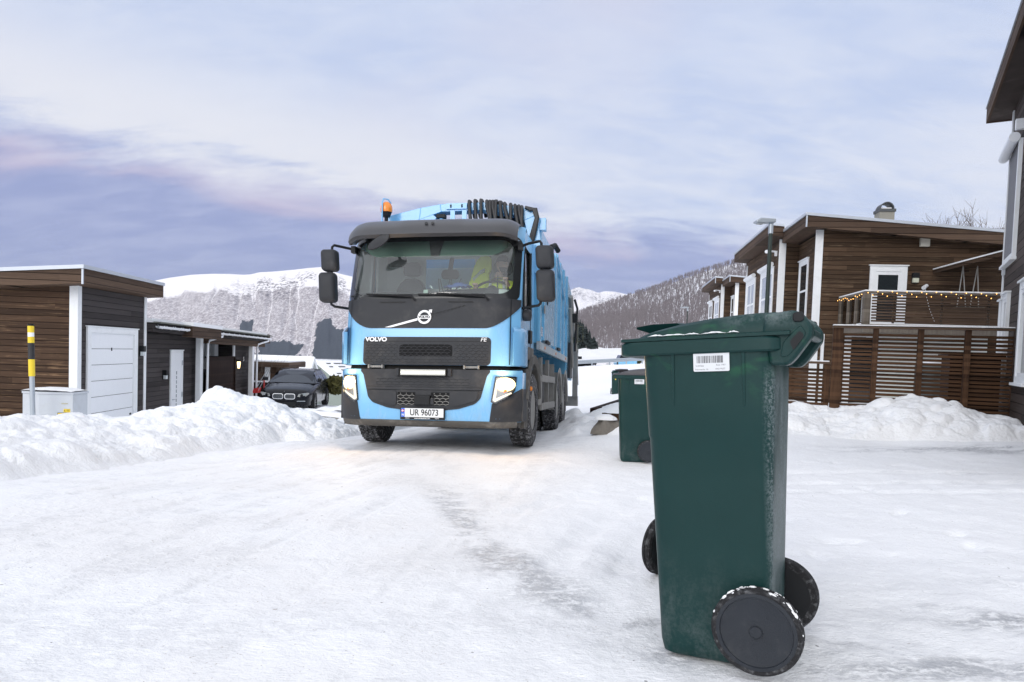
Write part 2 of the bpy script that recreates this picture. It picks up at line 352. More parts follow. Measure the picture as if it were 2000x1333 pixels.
CP = [(0.80, 2.063, 0.035), (1.012, 2.437, 0.026), (0.524, 2.282, 0.001), (0.682, 2.56, -0.004), (-1.42, 1.9, 0.015), (0, 1.7, 0.02), (2.6, 2.4, 0.05), (-3.45, 4.6, -0.06),
      (-1.0, 5, -0.11), (1.5, 4.6, -0.08), (0.70, 3.13, -0.003), (1.0, 2.85, 0.0), (1.2, 3.2, -0.005), (1.49, 8.2, -0.272), (1.95, 8.15, -0.262), (4.78, 32, -0.76), (7.1, 60, 0.15), (14, 60, 0.6), (-1, 60, -0.6),
      (5.7, 10, -0.14), (9, 9, 0.0), (5, 5, 0.05), (5.9, 12.6, 0.0), (8.5, 11.6, 0.1), (10.2, 13, 0.1), (8.4, 19, -0.1), (15, 19, 0.2), (16, 12, 0.3), (13, 40, 0.4), (13, 30, 0.2),
      (-10.2, 16, -1.0), (-9.0, 12, -0.75), (-9.5, 13.8, -0.82), (-10.4, 19.4, -1.25), (-11.2, 30, -1.5), (-7.9, 24, -1.37), (-8.3, 28.8, -1.45), (-6, 20, -1.25), (-5, 15, -0.85), (-18, 16, -0.9),
      (-20, 45, -4.2), (-12, 50, -4.3), (-6, 48, -4.0), (-17, 64, -5.0), (-30, 30, -1.8), (1.5, 20, -0.72), (3, 40, -0.75), (-4, 34, -2.2),
      (-60, 110, -9), (-20, 110, -8), (10, 110, -1.2), (30, 110, 1.5), (70, 110, 5), (-150, 400, -15), (0, 400, -13), (150, 400, -6), (-2500, 2500, -40), (0, 2500, -40), (2500, 2500, -40),
      (1.62, 10.4, -0.17), (1.95, 11.3, -0.13), (2.7, 12.2, -0.12), (1.85, 14.6, -0.22), (2.6, 16, -0.25), (-6, 0, 0.1), (6, 0, 0.2), (0, -1, 0.08), (-12, 4, -0.1), (12, 4, 0.3), (-30, 5, 0), (30, 5, 0.6), (-3, 8, -0.35), (-4.5, 10.5, -0.5)]
for (x, y) in ((-1.08, 1.3), (1.08, 1.3), (-1.05, 5.0), (1.05, 5.0), (-1.05, 6.4), (1.05, 6.4), (0, 0), (-1.3, 3), (1.3, 3)):
    p = tw(x, y, 0); CP.append((p[0], p[1], p[2]+0.004))
CP = np.array(CP)
def wfn(q): return np.stack([q[:, 0], q[:, 1]], 1)
_P = wfn(CP); _D = np.sqrt(((_P[:, None]-_P[None])**2).sum(-1)); _n = len(CP)
_A = np.zeros((_n+3, _n+3)); _A[:_n, :_n] = _D+np.eye(_n)*-0.02; _A[:_n, _n] = 1; _A[:_n, _n+1:_n+3] = _P*0.01; _A[_n, :_n] = 1; _A[_n+1:, :_n] = _P.T*0.01
_W = np.linalg.solve(_A, np.concatenate([CP[:, 2], [0, 0, 0]]))
def gz(x, y):
    x = np.asarray(x, float); y = np.asarray(y, float); sh = x.shape; q = np.stack([x.ravel(), y.ravel()], 1); out = np.empty(len(q))
    for i in range(0, len(q), 40000):
        b = q[i:i+40000]; d = np.sqrt(((b[:, None]-_P[None])**2).sum(-1)); out[i:i+40000] = d@_W[:_n]+_W[_n]+b@_W[_n+1:]*0.01
    return out.reshape(sh)
def g1(x, y): return float(gz(np.array([x]), np.array([y]))[0])
def gpt(px, py):           # where the sight line through a photo point meets the ground
    d = ray(px, py); lo = 0.5
    for Y in np.geomspace(0.8, 120, 900):
        p = d*(Y/d[1])
        if p[2]+CAMZ < g1(p[0], p[1]): return np.array([p[0], Y, p[2]+CAMZ])
    return None

def sheet(name, X, Y, Z, mat, attrs=None, kind='structure', smooth=True):
    nr, nc = X.shape; me = bpy.data.meshes.new(name)
    v = np.stack([X, Y, Z], -1).reshape(-1, 3); me.vertices.add(len(v)); me.vertices.foreach_set('co', v.ravel())
    i = np.arange(nr*nc).reshape(nr, nc); q = np.stack([i[:-1, :-1], i[:-1, 1:], i[1:, 1:], i[1:, :-1]], -1).reshape(-1, 4); nf = len(q)
    me.loops.add(nf*4); me.loops.foreach_set('vertex_index', q.ravel().astype(np.int32)); me.polygons.add(nf)
    me.polygons.foreach_set('loop_start', np.arange(0, nf*4, 4, dtype=np.int32)); me.polygons.foreach_set('loop_total', np.full(nf, 4, np.int32))
    for k, a in (attrs or {}).items():
        at = me.attributes.new(k, 'FLOAT', 'POINT'); at.data.foreach_set('value', a.ravel().astype(np.float32))
    me.update(calc_edges=True); me.validate()
    if smooth: me.shade_smooth()
    me.materials.append(mat); o = bpy.data.objects.new(name, me); col.objects.link(o)
    if kind: o['kind'] = kind
    return o
def attr(nt, name): return nd(nt, 'ShaderNodeAttribute', attribute_name=name).outputs['Fac']

# ---- ground (packed snow, worn ice, tyre tracks, valley floor far off)
apex = -3.0
rows = np.concatenate([np.geomspace(1.5, 36, 620), np.geomspace(36.5, 9000, 150)])
cols_ = np.concatenate([np.linspace(-2.4, -1.15, 30)[:-1], np.linspace(-1.15, 1.15, 700), np.linspace(1.15, 2.4, 30)[1:]])
GX = rows[:, None]*cols_[None, :]; GY = np.repeat(rows[:, None]+apex, len(cols_), 1)
GZ = gz(GX, GY)
def poly_d(X, Y, pts):       # distance to a polyline and position along it
    best = np.full(X.shape, 1e9)
    for (ax, ay), (bx, by) in zip(pts[:-1], pts[1:]):
        dx, dy = bx-ax, by-ay; t = np.clip(((X-ax)*dx+(Y-ay)*dy)/(dx*dx+dy*dy), 0, 1)
        best = np.minimum(best, np.hypot(X-(ax+t*dx), Y-(ay+t*dy)))
    return best
near = ss(GY, 40, 20)
rough_ = (fbm(GX*1.1, GY*1.1, 4)-0.5)*0.05+(fbm(GX*5.0+3, GY*3.6, 4)-0.5)*0.028+(fbm(GX*19, GY*15, 3)-0.5)*0.011
# the driven lane is packed flatter than the right-hand yard
laneA = [tuple(tw(-1.05, y, 0)[:2]) for y in (-9, 0, 30)]; laneB = [tuple(tw(1.05, y, 0)[:2]) for y in (-9, 0, 30)]
dl = np.minimum(poly_d(GX, GY, laneA), poly_d(GX, GY, laneB))
lane = ss(poly_d(GX, GY, [tuple(tw(0, y, 0)[:2]) for y in (-9, 0, 30)]), 2.3, 1.4)
rut = ss(dl, 0.42, 0.12)
rough_ = rough_*(1-0.55*lane*near)-0.012*rut*near+np.sin(GX*26+fbm(GX*3, GY*3, 2)*5)*0.0012*rut
# curved bin-wheel and car ruts in the yard on the right
ruts = np.zeros_like(GX)
for pts in ([(0.25, 3.3), (0.6, 4.4), (1.1, 5.4)], [(0.55, 3.2), (0.95, 4.3), (1.5, 5.2)], [(-0.2, 4.2), (0.5, 5.4), (1.3, 6.3)], [(2.2, 5.9), (6.5, 5.6), (12, 5.9)], [(2.2, 7.2), (6.5, 7.0), (12, 7.4)], [(2.6, 6.4), (9, 6.35)]):
    ruts = np.maximum(ruts, ss(poly_d(GX, GY, pts)+0.05*(fbm(GX*4, GY*4, 2)-0.5), 0.13, 0.03))
rough_ -= ruts*0.018
# shallow footprints in the yard
rsf = np.random.RandomState(5)
for k in range(46):
    cx, cy = rsf.uniform(1.4, 6.5), rsf.uniform(2.6, 8.0); a = rsf.uniform(0, 3.1)
    ux = (GX-cx)*math.cos(a)+(GY-cy)*math.sin(a); uy = -(GX-cx)*math.sin(a)+(GY-cy)*math.cos(a)
    rough_ -= 0.02*ss(np.hypot(ux/0.15, uy/0.06), 1.0, 0.5)
GZ2 = GZ+rough_*near
# loose chunks beside the rear of the truck
cl = ss(GY, 9.5, 11)*ss(GY, 17, 15)*ss(GX, 0.75, 1.3)*ss(GX, 3.6, 2.4)
GZ2 += cl*np.clip(fbm(GX*2.2, GY*2.2, 3)-0.42, 0, 1)*0.55
# bare ice / asphalt showing through
streak = fbm(GX*1.3+11, GY*7.0, 5); streak2 = fbm(GX*4+2, GY*16, 4)
def blob(cx, cy, rx, ry, rot=0.0):
    c, s_ = math.cos(rot), math.sin(rot); ux = (GX-cx)*c+(GY-cy)*s_; uy = -(GX-cx)*s_+(GY-cy)*c
    return ss(np.hypot(ux/rx, uy/ry), 1.15, 0.35)
wear = np.zeros_like(GX); pw = np.zeros_like(GX)
for (pts, wd, am) in (([(900, 1010), (960, 1085), (1040, 1140), (1130, 1185), (1230, 1225), (1290, 1262)], 0.24, 0.62), ([(860, 960), (900, 1010)], 0.2, 0.55)):
    P_ = [tuple(gpt(*q)[:2]) for q in pts]; pw = np.maximum(pw, am*ss(poly_d(GX, GY, P_)+0.20*(fbm(GX*3, GY*3, 3)-0.5), wd, 0.0)*ss(fbm(GX*7, GY*9, 5), 0.34, 0.60))
g_ = gpt(1850, 880); wear = np.maximum(wear, 0.9*blob(g_[0]+1.3, g_[1], 3.4, 0.62, 0.02))
for (px, py, rx, ry, am) in ((1990, 1225, 0.5, 0.16, 0.9), (1880, 1195, 0.42, 0.10, 0.75), (1780, 1290, 0.5, 0.2, 0.8), (1930, 1290, 0.5, 0.15, 0.9), (1650, 1300, 0.3, 0.15, 0.75), (1600, 1262, 0.22, 0.1, 0.5), (1760, 1160, 0.4, 0.05, 0.5), (1960, 1020, 0.6, 0.05, 0.5), (1700, 1240, 0.3, 0.08, 0.55), (1850, 1100, 0.55, 0.05, 0.35)):
    g_ = gpt(px, py); wear = np.maximum(wear, 0.8*am*blob(g_[0], g_[1], rx, ry, -0.15))
wear = wear*ss(streak*0.6+streak2*0.4, 0.40, 0.62)
wear = np.maximum(wear, pw)
wear = np.maximum(wear, 0.35*ruts*ss(streak2, 0.5, 0.75)*ss(GX, 1.0, 1.6))
wear = np.maximum(wear, 0.16*lane*near*ss(fbm(GX*5, GY*2.2, 4), 0.50, 0.68))
wear = np.maximum(wear, 0.30*ss(GY, 8.2, 9.5)*ss(GY, 16, 12)*lane*ss(streak2, 0.42, 0.66))
wear = np.maximum(wear, 0.22*near*ss(GY, 5, 1)*ss(fbm(GX*2.2+5, GY*6, 5), 0.52, 0.66))
tu = (GX-T_O[0])*math.cos(T_AZ)-(GY-T_O[1])*math.sin(T_AZ); tv = (GX-T_O[0])*math.sin(T_AZ)+(GY-T_O[1])*math.cos(T_AZ)
lines = ss(fbm(tu*9+40, tv*0.55+7, 3), 0.53, 0.68)*ss(np.abs(tu+0.3), 3.4, 1.2)*near
treadm = np.maximum.reduce([ss(np.abs(tu-c), 0.17, 0.10) for c in (-1.12, 1.02, 1.5, -0.62)])*(0.5+0.5*np.sign(np.sin(tv*2*math.pi/0.11+np.abs(np.mod(tu*22, 2)-1)*3)))*ss(fbm(GX*1.4, GY*0.9, 3), 0.40, 0.62)*near
GZ2 -= 0.008*lines+0.007*treadm
wear = np.maximum(wear, 0.22*lines*ss(streak2, 0.4, 0.7))
dirtm = np.clip(0.25*treadm+0.8*lane*near*ss(fbm(GX*1.2+9, GY*1.2, 4), 0.3, 0.75)+0.25*near, 0, 1)
# far valley: pine woods and open snow fields
wood = ss(GY, 70, 160)*ss(fbm(GX*0.012+4, GY*0.004+9, 4), 0.47, 0.55)*ss(GX, 12, -10)
wood = np.maximum(wood, ss(GY, 1500, 1800))
gm, nt, p = new_mat('packed_snow'); co = nd(nt, 'ShaderNodeTexCoord').outputs['Object']
W_, D_, F_ = attr(nt, 'wear'), attr(nt, 'dirt'), attr(nt, 'wood')
n = noise(nt, co, 1.1, 5, 0.6); sc = mixc(nt, n, (0.90, 0.915, 0.945), (0.93, 0.94, 0.96))
sc = mixc(nt, mth(nt, 'MULTIPLY', D_, 0.45), sc, (0.80, 0.78, 0.765))
grit = mth(nt, 'MULTIPLY', sstep(nt, noise(nt, co, 55.0, 3, 0.6), 0.655, 0.73), mth(nt, 'ADD', 0.28, mth(nt, 'MULTIPLY', D_, 0.6)))
sc = mixc(nt, grit, sc, (0.33, 0.27, 0.22))
fl_k = mth(nt, 'MULTIPLY', sstep(nt, noise(nt, vscale(nt, co, (16, 46, 20)), 1.0, 5, 0.72, 0.4), 0.60, 0.74), mth(nt, 'ADD', 0.10, mth(nt, 'MULTIPLY', sstep(nt, noise(nt, co, 0.9, 4, 0.6), 0.42, 0.66), 0.55)))
sc = mixc(nt, fl_k, sc, (0.50, 0.50, 0.53))
peb = sstep(nt, noise(nt, co, 24.0, 2, 0.5), 0.745, 0.785)
sc = mixc(nt, mth(nt, 'MULTIPLY', peb, 0.75), sc, (0.20, 0.19, 0.20))
wf = mth(nt, 'MULTIPLY', W_, sstep(nt, mth(nt, 'ADD', mth(nt, 'MULTIPLY', noise(nt, vscale(nt, co, (9, 20, 10)), 1.0, 6, 0.72), 0.55), mth(nt, 'MULTIPLY', noise(nt, co, 34.0, 6, 0.7), 0.45)), 0.42, 0.56))
sc = mixc(nt, wf, sc, mixc(nt, noise(nt, co, 30, 3), (0.20, 0.215, 0.25), (0.36, 0.375, 0.41)))
sc = mixc(nt, F_, sc, mixc(nt, noise(nt, vscale(nt, co, (0.10, 0.03, 1)), 1.0, 5, 0.7), (0.018, 0.026, 0.03), (0.16, 0.15, 0.155)))
hb = mth(nt, 'ADD', mth(nt, 'MULTIPLY', noise(nt, co, 16.0, 6, 0.65), 1.0), mth(nt, 'MULTIPLY', noise(nt, vscale(nt, co, (40, 90, 60)), 1.0, 4, 0.65), 0.5))
hb = mth(nt, 'SUBTRACT', hb, mth(nt, 'MULTIPLY', wf, 0.5))
b = nd(nt, 'ShaderNodeBump', {'Strength': 0.6, 'Distance': 0.026, 'Height': hb})
rg = mth(nt, 'SUBTRACT', 0.62, mth(nt, 'MULTIPLY', wf, 0.28))
setp(nt, p, Base_Color=sc, Roughness=rg, Normal=b.outputs[0], Specular_IOR_Level=0.35)
wear = np.maximum(wear, 0.0)
ground = sheet('ground', GX, GY, GZ2, gm, {'wear': wear, 'dirt': dirtm, 'wood': wood})

# ---- ploughed snow banks
def bank(name, front, ridge, back, nu, nv, lumps, seed, lump_r=(0.08, 0.32), prof=1.0, fine=0.05, e0=1e-6, e1=1e-6):
    front, ridge, back = (np.array(a) for a in (front, ridge, back)); k = len(front)
    cum = np.concatenate([[0], np.cumsum(np.hypot(*(np.diff(ridge[:, :2], axis=0).T)))]); cum /= cum[-1]; u = np.linspace(0, 1, nu)
    def ip(a): return np.stack([np.interp(u, cum, a[:, c]) for c in range(a.shape[1])], 1)
    ker = np.hanning(15); ker /= ker.sum()
    def sm(a): return np.stack([np.convolve(np.pad(a[:, c], 7, mode='edge'), ker, 'valid') for c in range(a.shape[1])], 1)
    F, Rg, B = sm(ip(front)), sm(ip(ridge)), sm(ip(back)); t = np.linspace(0, 1, nv)[None, :, None]
    XY = np.where(t < 0.6, F[:, None, :2]*(1-t/0.6)+Rg[:, None, :2]*(t/0.6), Rg[:, None, :2]*(1-(t-0.6)/0.4)+B[:, None, :2]*((t-0.6)/0.4))
    X, Y = XY[..., 0], XY[..., 1]; tt = t[..., 0]*np.ones_like(X)
    pr = np.where(tt < 0.6, np.sin(np.clip(tt/0.6, 0, 1)*math.pi/2)**prof, 0.5+0.5*np.cos(np.clip((tt-0.6)/0.4, 0, 1)*math.pi))
    ge = gz(X, Y); rh = ((Rg[:, 2]-gz(Rg[:, 0], Rg[:, 1]))*ss(u, 0, e0)*ss(u, 1, 1-e1))[:, None]
    rs = np.random.RandomState(seed); L = np.zeros_like(X); edge = ss(tt, 0.0, 0.12)*ss(tt, 1.0, 0.8)*(ss(u, 0, e0)*ss(u, 1, 1-e1))[:, None]
    for q in range(lumps):
        i, j = rs.randint(nu), int(rs.beta(1.6, 2.2)*nv*0.95); r = rs.uniform(*lump_r)*(0.6+0.8*rs.rand()**3); asp = rs.uniform(0.7, 1.4)
        i0, i1 = max(0, i-40), min(nu, i+40)
        d2 = (((X[i0:i1]-X[i, j])*asp)**2+(Y[i0:i1]-Y[i, j])**2)/(r*r)
        L[i0:i1] = np.maximum(L[i0:i1], np.sqrt(np.clip(1-d2, 0, 1))*r*rs.uniform(0.35, 0.75))
    Z = ge-0.05*(1-edge)+rh*pr+(L*0.62+(fbm(X*1.6, Y*1.6, 4)-0.5)*0.22+(fbm(X*7, Y*7, 4)-0.5)*fine)*edge
    return sheet(name, X, Y, Z, M['snow'], kind='structure')
fr_ = [gpt(*q) for q in ((-260, 1000), (0, 952), (200, 920), (400, 886), (560, 862))]+[np.array(q) for q in ((-2.98, 10.2, 0), (-2.65, 10.5, 0), (-2.3, 11.4, 0))]+[tw(-1.75, y, 0) for y in (6.0, 10.0, 14.0)]
rd_ = [atY(*q) for q in ((-260, 822, 6.2), (-20, 826, 7.8), (200, 822, 9.8), (320, 804, 11.0), (425, 770, 12.0), (530, 797, 11.8), (610, 818, 11.9), (662, 832, 12.7))]+[tw(-2.8, y, .30) for y in (7.0, 10.4, 14.0)]
bk_ = [np.array([p[0]-0.9-(0.8 if k > 5 else 0), p[1]+2.6-(2.2 if k > 6 else 0), 0]) for k, p in enumerate(rd_)]
bank('snow_bank', fr_, rd_, bk_, 760, 200, 1700, 11, (0.04, 0.26), e1=0.12, fine=0.085)
fr_ = [gpt(*q) for q in ((1380, 850), (1480, 850), (1600, 856), (1750, 862), (1880, 866), (2010, 868), (2250, 880))]
rd_ = [atY(*q) for q in ((1380, 800, 12.2), (1546, 797, 12.1), (1700, 803, 11.9), (1800, 776, 11.4), (1870, 786, 11.1), (1935, 822, 10.9), (2120, 842, 10.4))]
bk_ = [np.array([p[0]+0.25, p[1]+1.3, 0]) for p in rd_]
bank('snow_bank', fr_, rd_, bk_, 420, 150, 420, 23, (0.04, 0.22), 0.75, 0.05, e0=0.16)

# ---- distant mountains
def ridge_sheet(name, sky, Yr, Yf, zf, mat, nu, nv, expo, rough, attrs_fn=None, x0=None, x1=None, back=0.25):
    sky = np.array(sky, float); px = np.linspace(sky[0, 0], sky[-1, 0], nu); py = np.interp(px, sky[:, 0], sky[:, 1])
    top = np.array([atY(a, b, Yr) for a, b in zip(px, py)]); t = np.linspace(0, 1+back, nv)
    Yv = Yf+(Yr-Yf)*t; X = (top[:, 0]/Yr)[:, None]*Yv[None, :]; Y = np.repeat(Yv[None, :], nu, 0)
    tt = np.clip(t, 0, 1)[None, :]; Hh = (top[:, 2]-zf)[:, None]
    prof = tt**expo
    Z = zf+Hh*prof-np.clip(t-1, 0, 1)[None, :]*Hh*0.8
    env = (np.sin(np.clip(t, 0, 1)*math.pi)**0.6)[None, :]
    Z = Z+rough(X, Y, px[:, None]*np.ones_like(X), tt*np.ones_like(X))*Hh*env
    at = attrs_fn(px[:, None]*np.ones_like(X), tt*np.ones_like(X), X, Y, Z) if attrs_fn else None
    return sheet(name, X, Y, Z, mat, at)
def mountain_mat(name, spk, birch=(0.20, 0.165, 0.18), snow=(0.93, 0.90, 0.905)):
    m, nt, p = new_mat(name); co = nd(nt, 'ShaderNodeTexCoord').outputs['Object']
    B_, S_, K_ = attr(nt, 'birch'), attr(nt, 'spruce'), attr(nt, 'rock')
    v = vscale(nt, co, (spk, spk*0.30, spk*0.8))
    s1 = noise(nt, v, 1.0, 3, 0.75); s2 = noise(nt, v, 0.22, 4, 0.6)
    f = mth(nt, 'MULTIPLY', mth(nt, 'ADD', 0.30, mth(nt, 'MULTIPLY', sstep(nt, mth(nt, 'ADD', mth(nt, 'MULTIPLY', s1, 0.8), mth(nt, 'MULTIPLY', s2, 0.2)), 0.36, 0.62), 0.58)), sstep(nt, mth(nt, 'ADD', B_, mth(nt, 'MULTIPLY', mth(nt, 'SUBTRACT', s1, 0.5), 0.6)), 0.25, 0.75))
    c = mixc(nt, f, snow, birch)
    kf = mth(nt, 'MULTIPLY', sstep(nt, noise(nt, vscale(nt, co, (spk*0.5, spk*0.3, spk*0.35)), 1.0, 5, 0.7), 0.46, 0.6), K_)
    c = mixc(nt, kf, c, (0.13, 0.115, 0.125))
    sf = sstep(nt, mth(nt, 'ADD', S_, mth(nt, 'MULTIPLY', mth(nt, 'SUBTRACT', s1, 0.5), 0.7)), 0.40, 0.60)
    c = mixc(nt, sf, c, mixc(nt, s1, (0.020, 0.028, 0.035), (0.075, 0.085, 0.10)))
    setp(nt, p, Base_Color=c, Roughness=0.85, Specular_IOR_Level=0.1); return m
def inpoly(px, v, poly):
    c = np.zeros(px.shape, bool); j = len(poly)-1
    for i in range(len(poly)):
        xi, yi = poly[i]; xj, yj = poly[j]
        c ^= ((yi > v) != (yj > v)) & (px < (xj-xi)*(v-yi)/(yj-yi+1e-9)+xi); j = i
    return c
GUL = [(500, 0.62, 492, 0.95), (517, 0.10, 535, 0.86), (556, 0.30, 574, 0.86), (578, 0.16, 585, 0.80), (606, 0.08, 628, 0.82), (465, 0.45, 470, 0.80), (412, 0.55, 425, 0.75), (505, 0.5, 488, 0.9)]
def left_attrs(px, t, X, Y, Z):
    w = fbm(px*0.03, t*5, 4)-0.5
    tree = np.interp(px, [280, 340, 420, 470, 560, 640, 700], [0.70, 0.745, 0.77, 0.74, 0.80, 0.79, 0.75])
    birch = ss(t+w*0.16, tree+0.05, tree-0.10)
    g = np.zeros_like(px)
    for (xa, ta, xb, tb) in GUL:
        f = np.clip((t-ta)/(tb-ta), 0, 1); gx = xa+(xb-xa)*f**0.8+(fbm(t*6+xa, t*0+xa, 3)-0.5)*10
        g = np.maximum(g, ss(np.abs(px-gx), 1.0+2.2*f, 0.3)*(t > ta-0.02)*(t < tb+0.12))
    birch = birch*(1-0.65*g)*(0.86+0.3*fbm(px*0.02+5, t*4, 3))
    j = (fbm(px*0.25, t*40, 3)-0.5); pxj, tj = px+j*7, t+j*0.05
    sp_ = np.zeros_like(px)
    for poly in ([(466, 0.17), (474, 0.42), (486, 0.40), (498, 0.44), (494, 0.20), (487, 0.10)], [(519, 0.0), (500, 0.14), (540, 0.19), (597, 0.165), (588, 0.09), (572, 0.05), (590, 0.0)],
                 [(612, 0.0), (616, 0.16), (622, 0.40), (650, 0.42), (655, 0.36), (700, 0.30), (760, 0.28), (820, 0.2), (900, 0.0)], [(318, 0.32), (335, 0.34), (336, 0.26), (316, 0.26)], [(440, -0.1), (470, 0.06), (900, 0.05), (900, -0.1)]):
        sp_ = np.maximum(sp_, inpoly(pxj, tj, poly).astype(float))
    rock = ss(t, 0.55, 0.72)*ss(t, 1.0, 0.88)*ss(fbm(px*0.035+3, t*5+2, 4), 0.48, 0.60)*ss(px, 420, 520)
    rock = np.maximum(rock, 0.8*ss(t, 0.5, 0.62)*ss(t, 0.85, 0.75)*ss(np.abs(px-470), 60, 15)*ss(fbm(px*0.06, t*8, 3), 0.42, 0.58))
    return {'birch': birch, 'spruce': sp_, 'rock': rock}
def left_rough(X, Y, px, t):
    g = np.zeros_like(px)
    for (xa, ta, xb, tb) in GUL:
        f = np.clip((t-ta)/(tb-ta), 0, 1); g = np.maximum(g, ss(np.abs(px-(xa+(xb-xa)*f)), 9, 1)*(t > ta-.05)*(t < tb+.15))
    return (fbm(px*0.02, t*2.0, 4)-0.5)*0.12+(fbm(px*0.12, t*7, 4)-0.5)*0.022-0.02*g
SKL = [(-250, 600), (0, 580), (200, 563), (299, 549), (332, 542.5), (374, 537), (416, 535), (448, 535.6), (475, 537), (490, 536), (507, 532), (542, 530), (574, 527), (605, 523.7), (626, 522), (641, 523.6), (658, 533), (673, 537), (720, 548), (800, 556), (880, 566), (960, 590), (1040, 640), (1080, 672)]
ridge_sheet('mountain', SKL, 3000, 1900, -42, mountain_mat('birch_mountain', 0.16), 700, 220, 1.15, left_rough, left_attrs)
SKP = [(980, 640), (1040, 600), (1080, 583), (1108, 571), (1121, 563), (1131.5, 561), (1140, 564), (1148, 565), (1158, 568), (1169, 572), (1177, 570), (1184, 569), (1201, 570), (1214, 573), (1226, 575.6), (1247, 572), (1275, 566), (1330, 560), (1500, 540)]
ridge_sheet('mountain', SKP, 5200, 3300, -42, mountain_mat('snowy_peak', 0.10), 420, 160, 1.0,
            lambda X, Y, px, t: (fbm(px*0.06, t*4, 5)-0.5)*0.22,
            lambda px, t, X, Y, Z: {'birch': 0*px, 'spruce': 0*px, 'rock': 0.75*ss(t, 0.5, 0.8)*ss(np.abs(t-0.86+0.05*np.sin(px*0.15)), 0.14, 0.02)+0.5*ss(fbm(px*0.09, t*9, 4), 0.54, 0.66)})
# wooded hillside on the right
SKH = [(880, 706), (960, 688), (1040, 655), (1080, 637), (1115, 622), (1142, 612), (1184, 598), (1230, 582), (1279, 567), (1327, 548), (1373, 532), (1415, 520), (1447, 512), (1520, 494), (1600, 480), (1750, 464), (1900, 457), (2010, 452), (2300, 440)]
HF, HR, HE = 170.0, 800.0, 1.45
hm = snow_mat('hill_snow', base=(0.74, 0.75, 0.79), bump=0.2)
def hill_rough(X, Y, px, t): return (fbm(px*0.012, t*3, 4)-0.5)*0.10
hill = ridge_sheet('hillside', SKH, HR, HF, 0.5, hm, 260, 120, HE, hill_rough)
# rough scrub slope in front of it
scx = np.linspace(0, 120, 150)[:, None]*np.ones((1, 60)); scy = np.linspace(88, 185, 60)[None, :]*np.ones((150, 1))
ridge_sheet('scrub_slope', [(1000, 700), (1080, 694), (1110, 685), (1150, 681), (1215, 680), (1300, 690), (1500, 692)], 170, 85, 0.2, snow_mat('scrub_snow', base=(0.80, 0.80, 0.81), dirt=0.7, dirtc=(0.42, 0.36, 0.30), s1=0.9), 160, 60, 0.9, lambda X, Y, px, t: (fbm(X*0.25, Y*0.12, 5)-0.5)*0.9)
# bare birch wood: thousands of stems that read as one mass
def hz_at(px, t):
    py = np.interp(px, [a for a, _ in SKH], [b for _, b in SKH]); Y = HF+(HR-HF)*t
    d = [ray(a, b) for a, b in zip(px, py)]; d = np.array(d); xr = d[:, 0]/d[:, 1]; zt = d[:, 2]/d[:, 1]*HR+CAMZ
    z = 0.5+(zt-0.5)*t**HE+hill_rough(xr*Y, Y, px, t)*(zt-0.5)*np.sin(np.clip(t, 0, 1)*math.pi)**0.6
    return xr*Y, Y, z
rs = np.random.RandomState(21); NT = 23000
tpx = rs.uniform(1000, 2010, NT); tt_ = rs.uniform(0.02, 0.98, NT)
extra = rs.uniform(1000, 2010, 1300); tpx = np.concatenate([tpx, extra]); tt_ = np.concatenate([tt_, rs.uniform(0.985, 1.0, 1300)])
dens = fbm(tpx*0.02, tt_*6, 4); keep = dens+rs.rand(len(tpx))*0.5 > 0.30; tpx, tt_ = tpx[keep], tt_[keep]
hx, hy, hz = hz_at(tpx, tt_); hh = rs.uniform(4.2, 7.6, len(tpx))*(0.42+0.58*ss(tt_, 0.0, 0.45))
V = []; F = []
for x, y, z, h in zip(hx, hy, hz, hh):
    def strip(p, q, w):
        o = len(V); V.extend([(p[0]-w, p[1], p[2]), (p[0]+w, p[1], p[2]), (q[0]+w*0.3, q[1], q[2]), (q[0]-w*0.3, q[1], q[2])]); F.append((o, o+1, o+2, o+3))
    strip((x, y, z-0.3), (x+rs.uniform(-.3, .3), y, z+h), 0.018*h)
    for k in range(7):
        a = rs.uniform(0.25, 0.8)*h; L = (h-a)*rs.uniform(0.5, 0.95); sgn = rs.uniform(-1, 1)
        strip((x, y+rs.uniform(-.5, .5), z+a), (x+sgn*h*0.24, y+rs.uniform(-.8, .8), z+a+L), rs.uniform(0.010, 0.028)*h)
me = bpy.data.meshes.new('birch_wood'); me.from_pydata(V, [], F); bw = bpy.data.objects.new('birch_wood', me); col.objects.link(bw)
me.materials.append(simple('bare_birch', (0.185, 0.162, 0.168), 0.9, var=0.35, scale=0.05))
tag(bw, 'bare grey brown birch wood covering the hillside', 'woodland', kind='stuff')

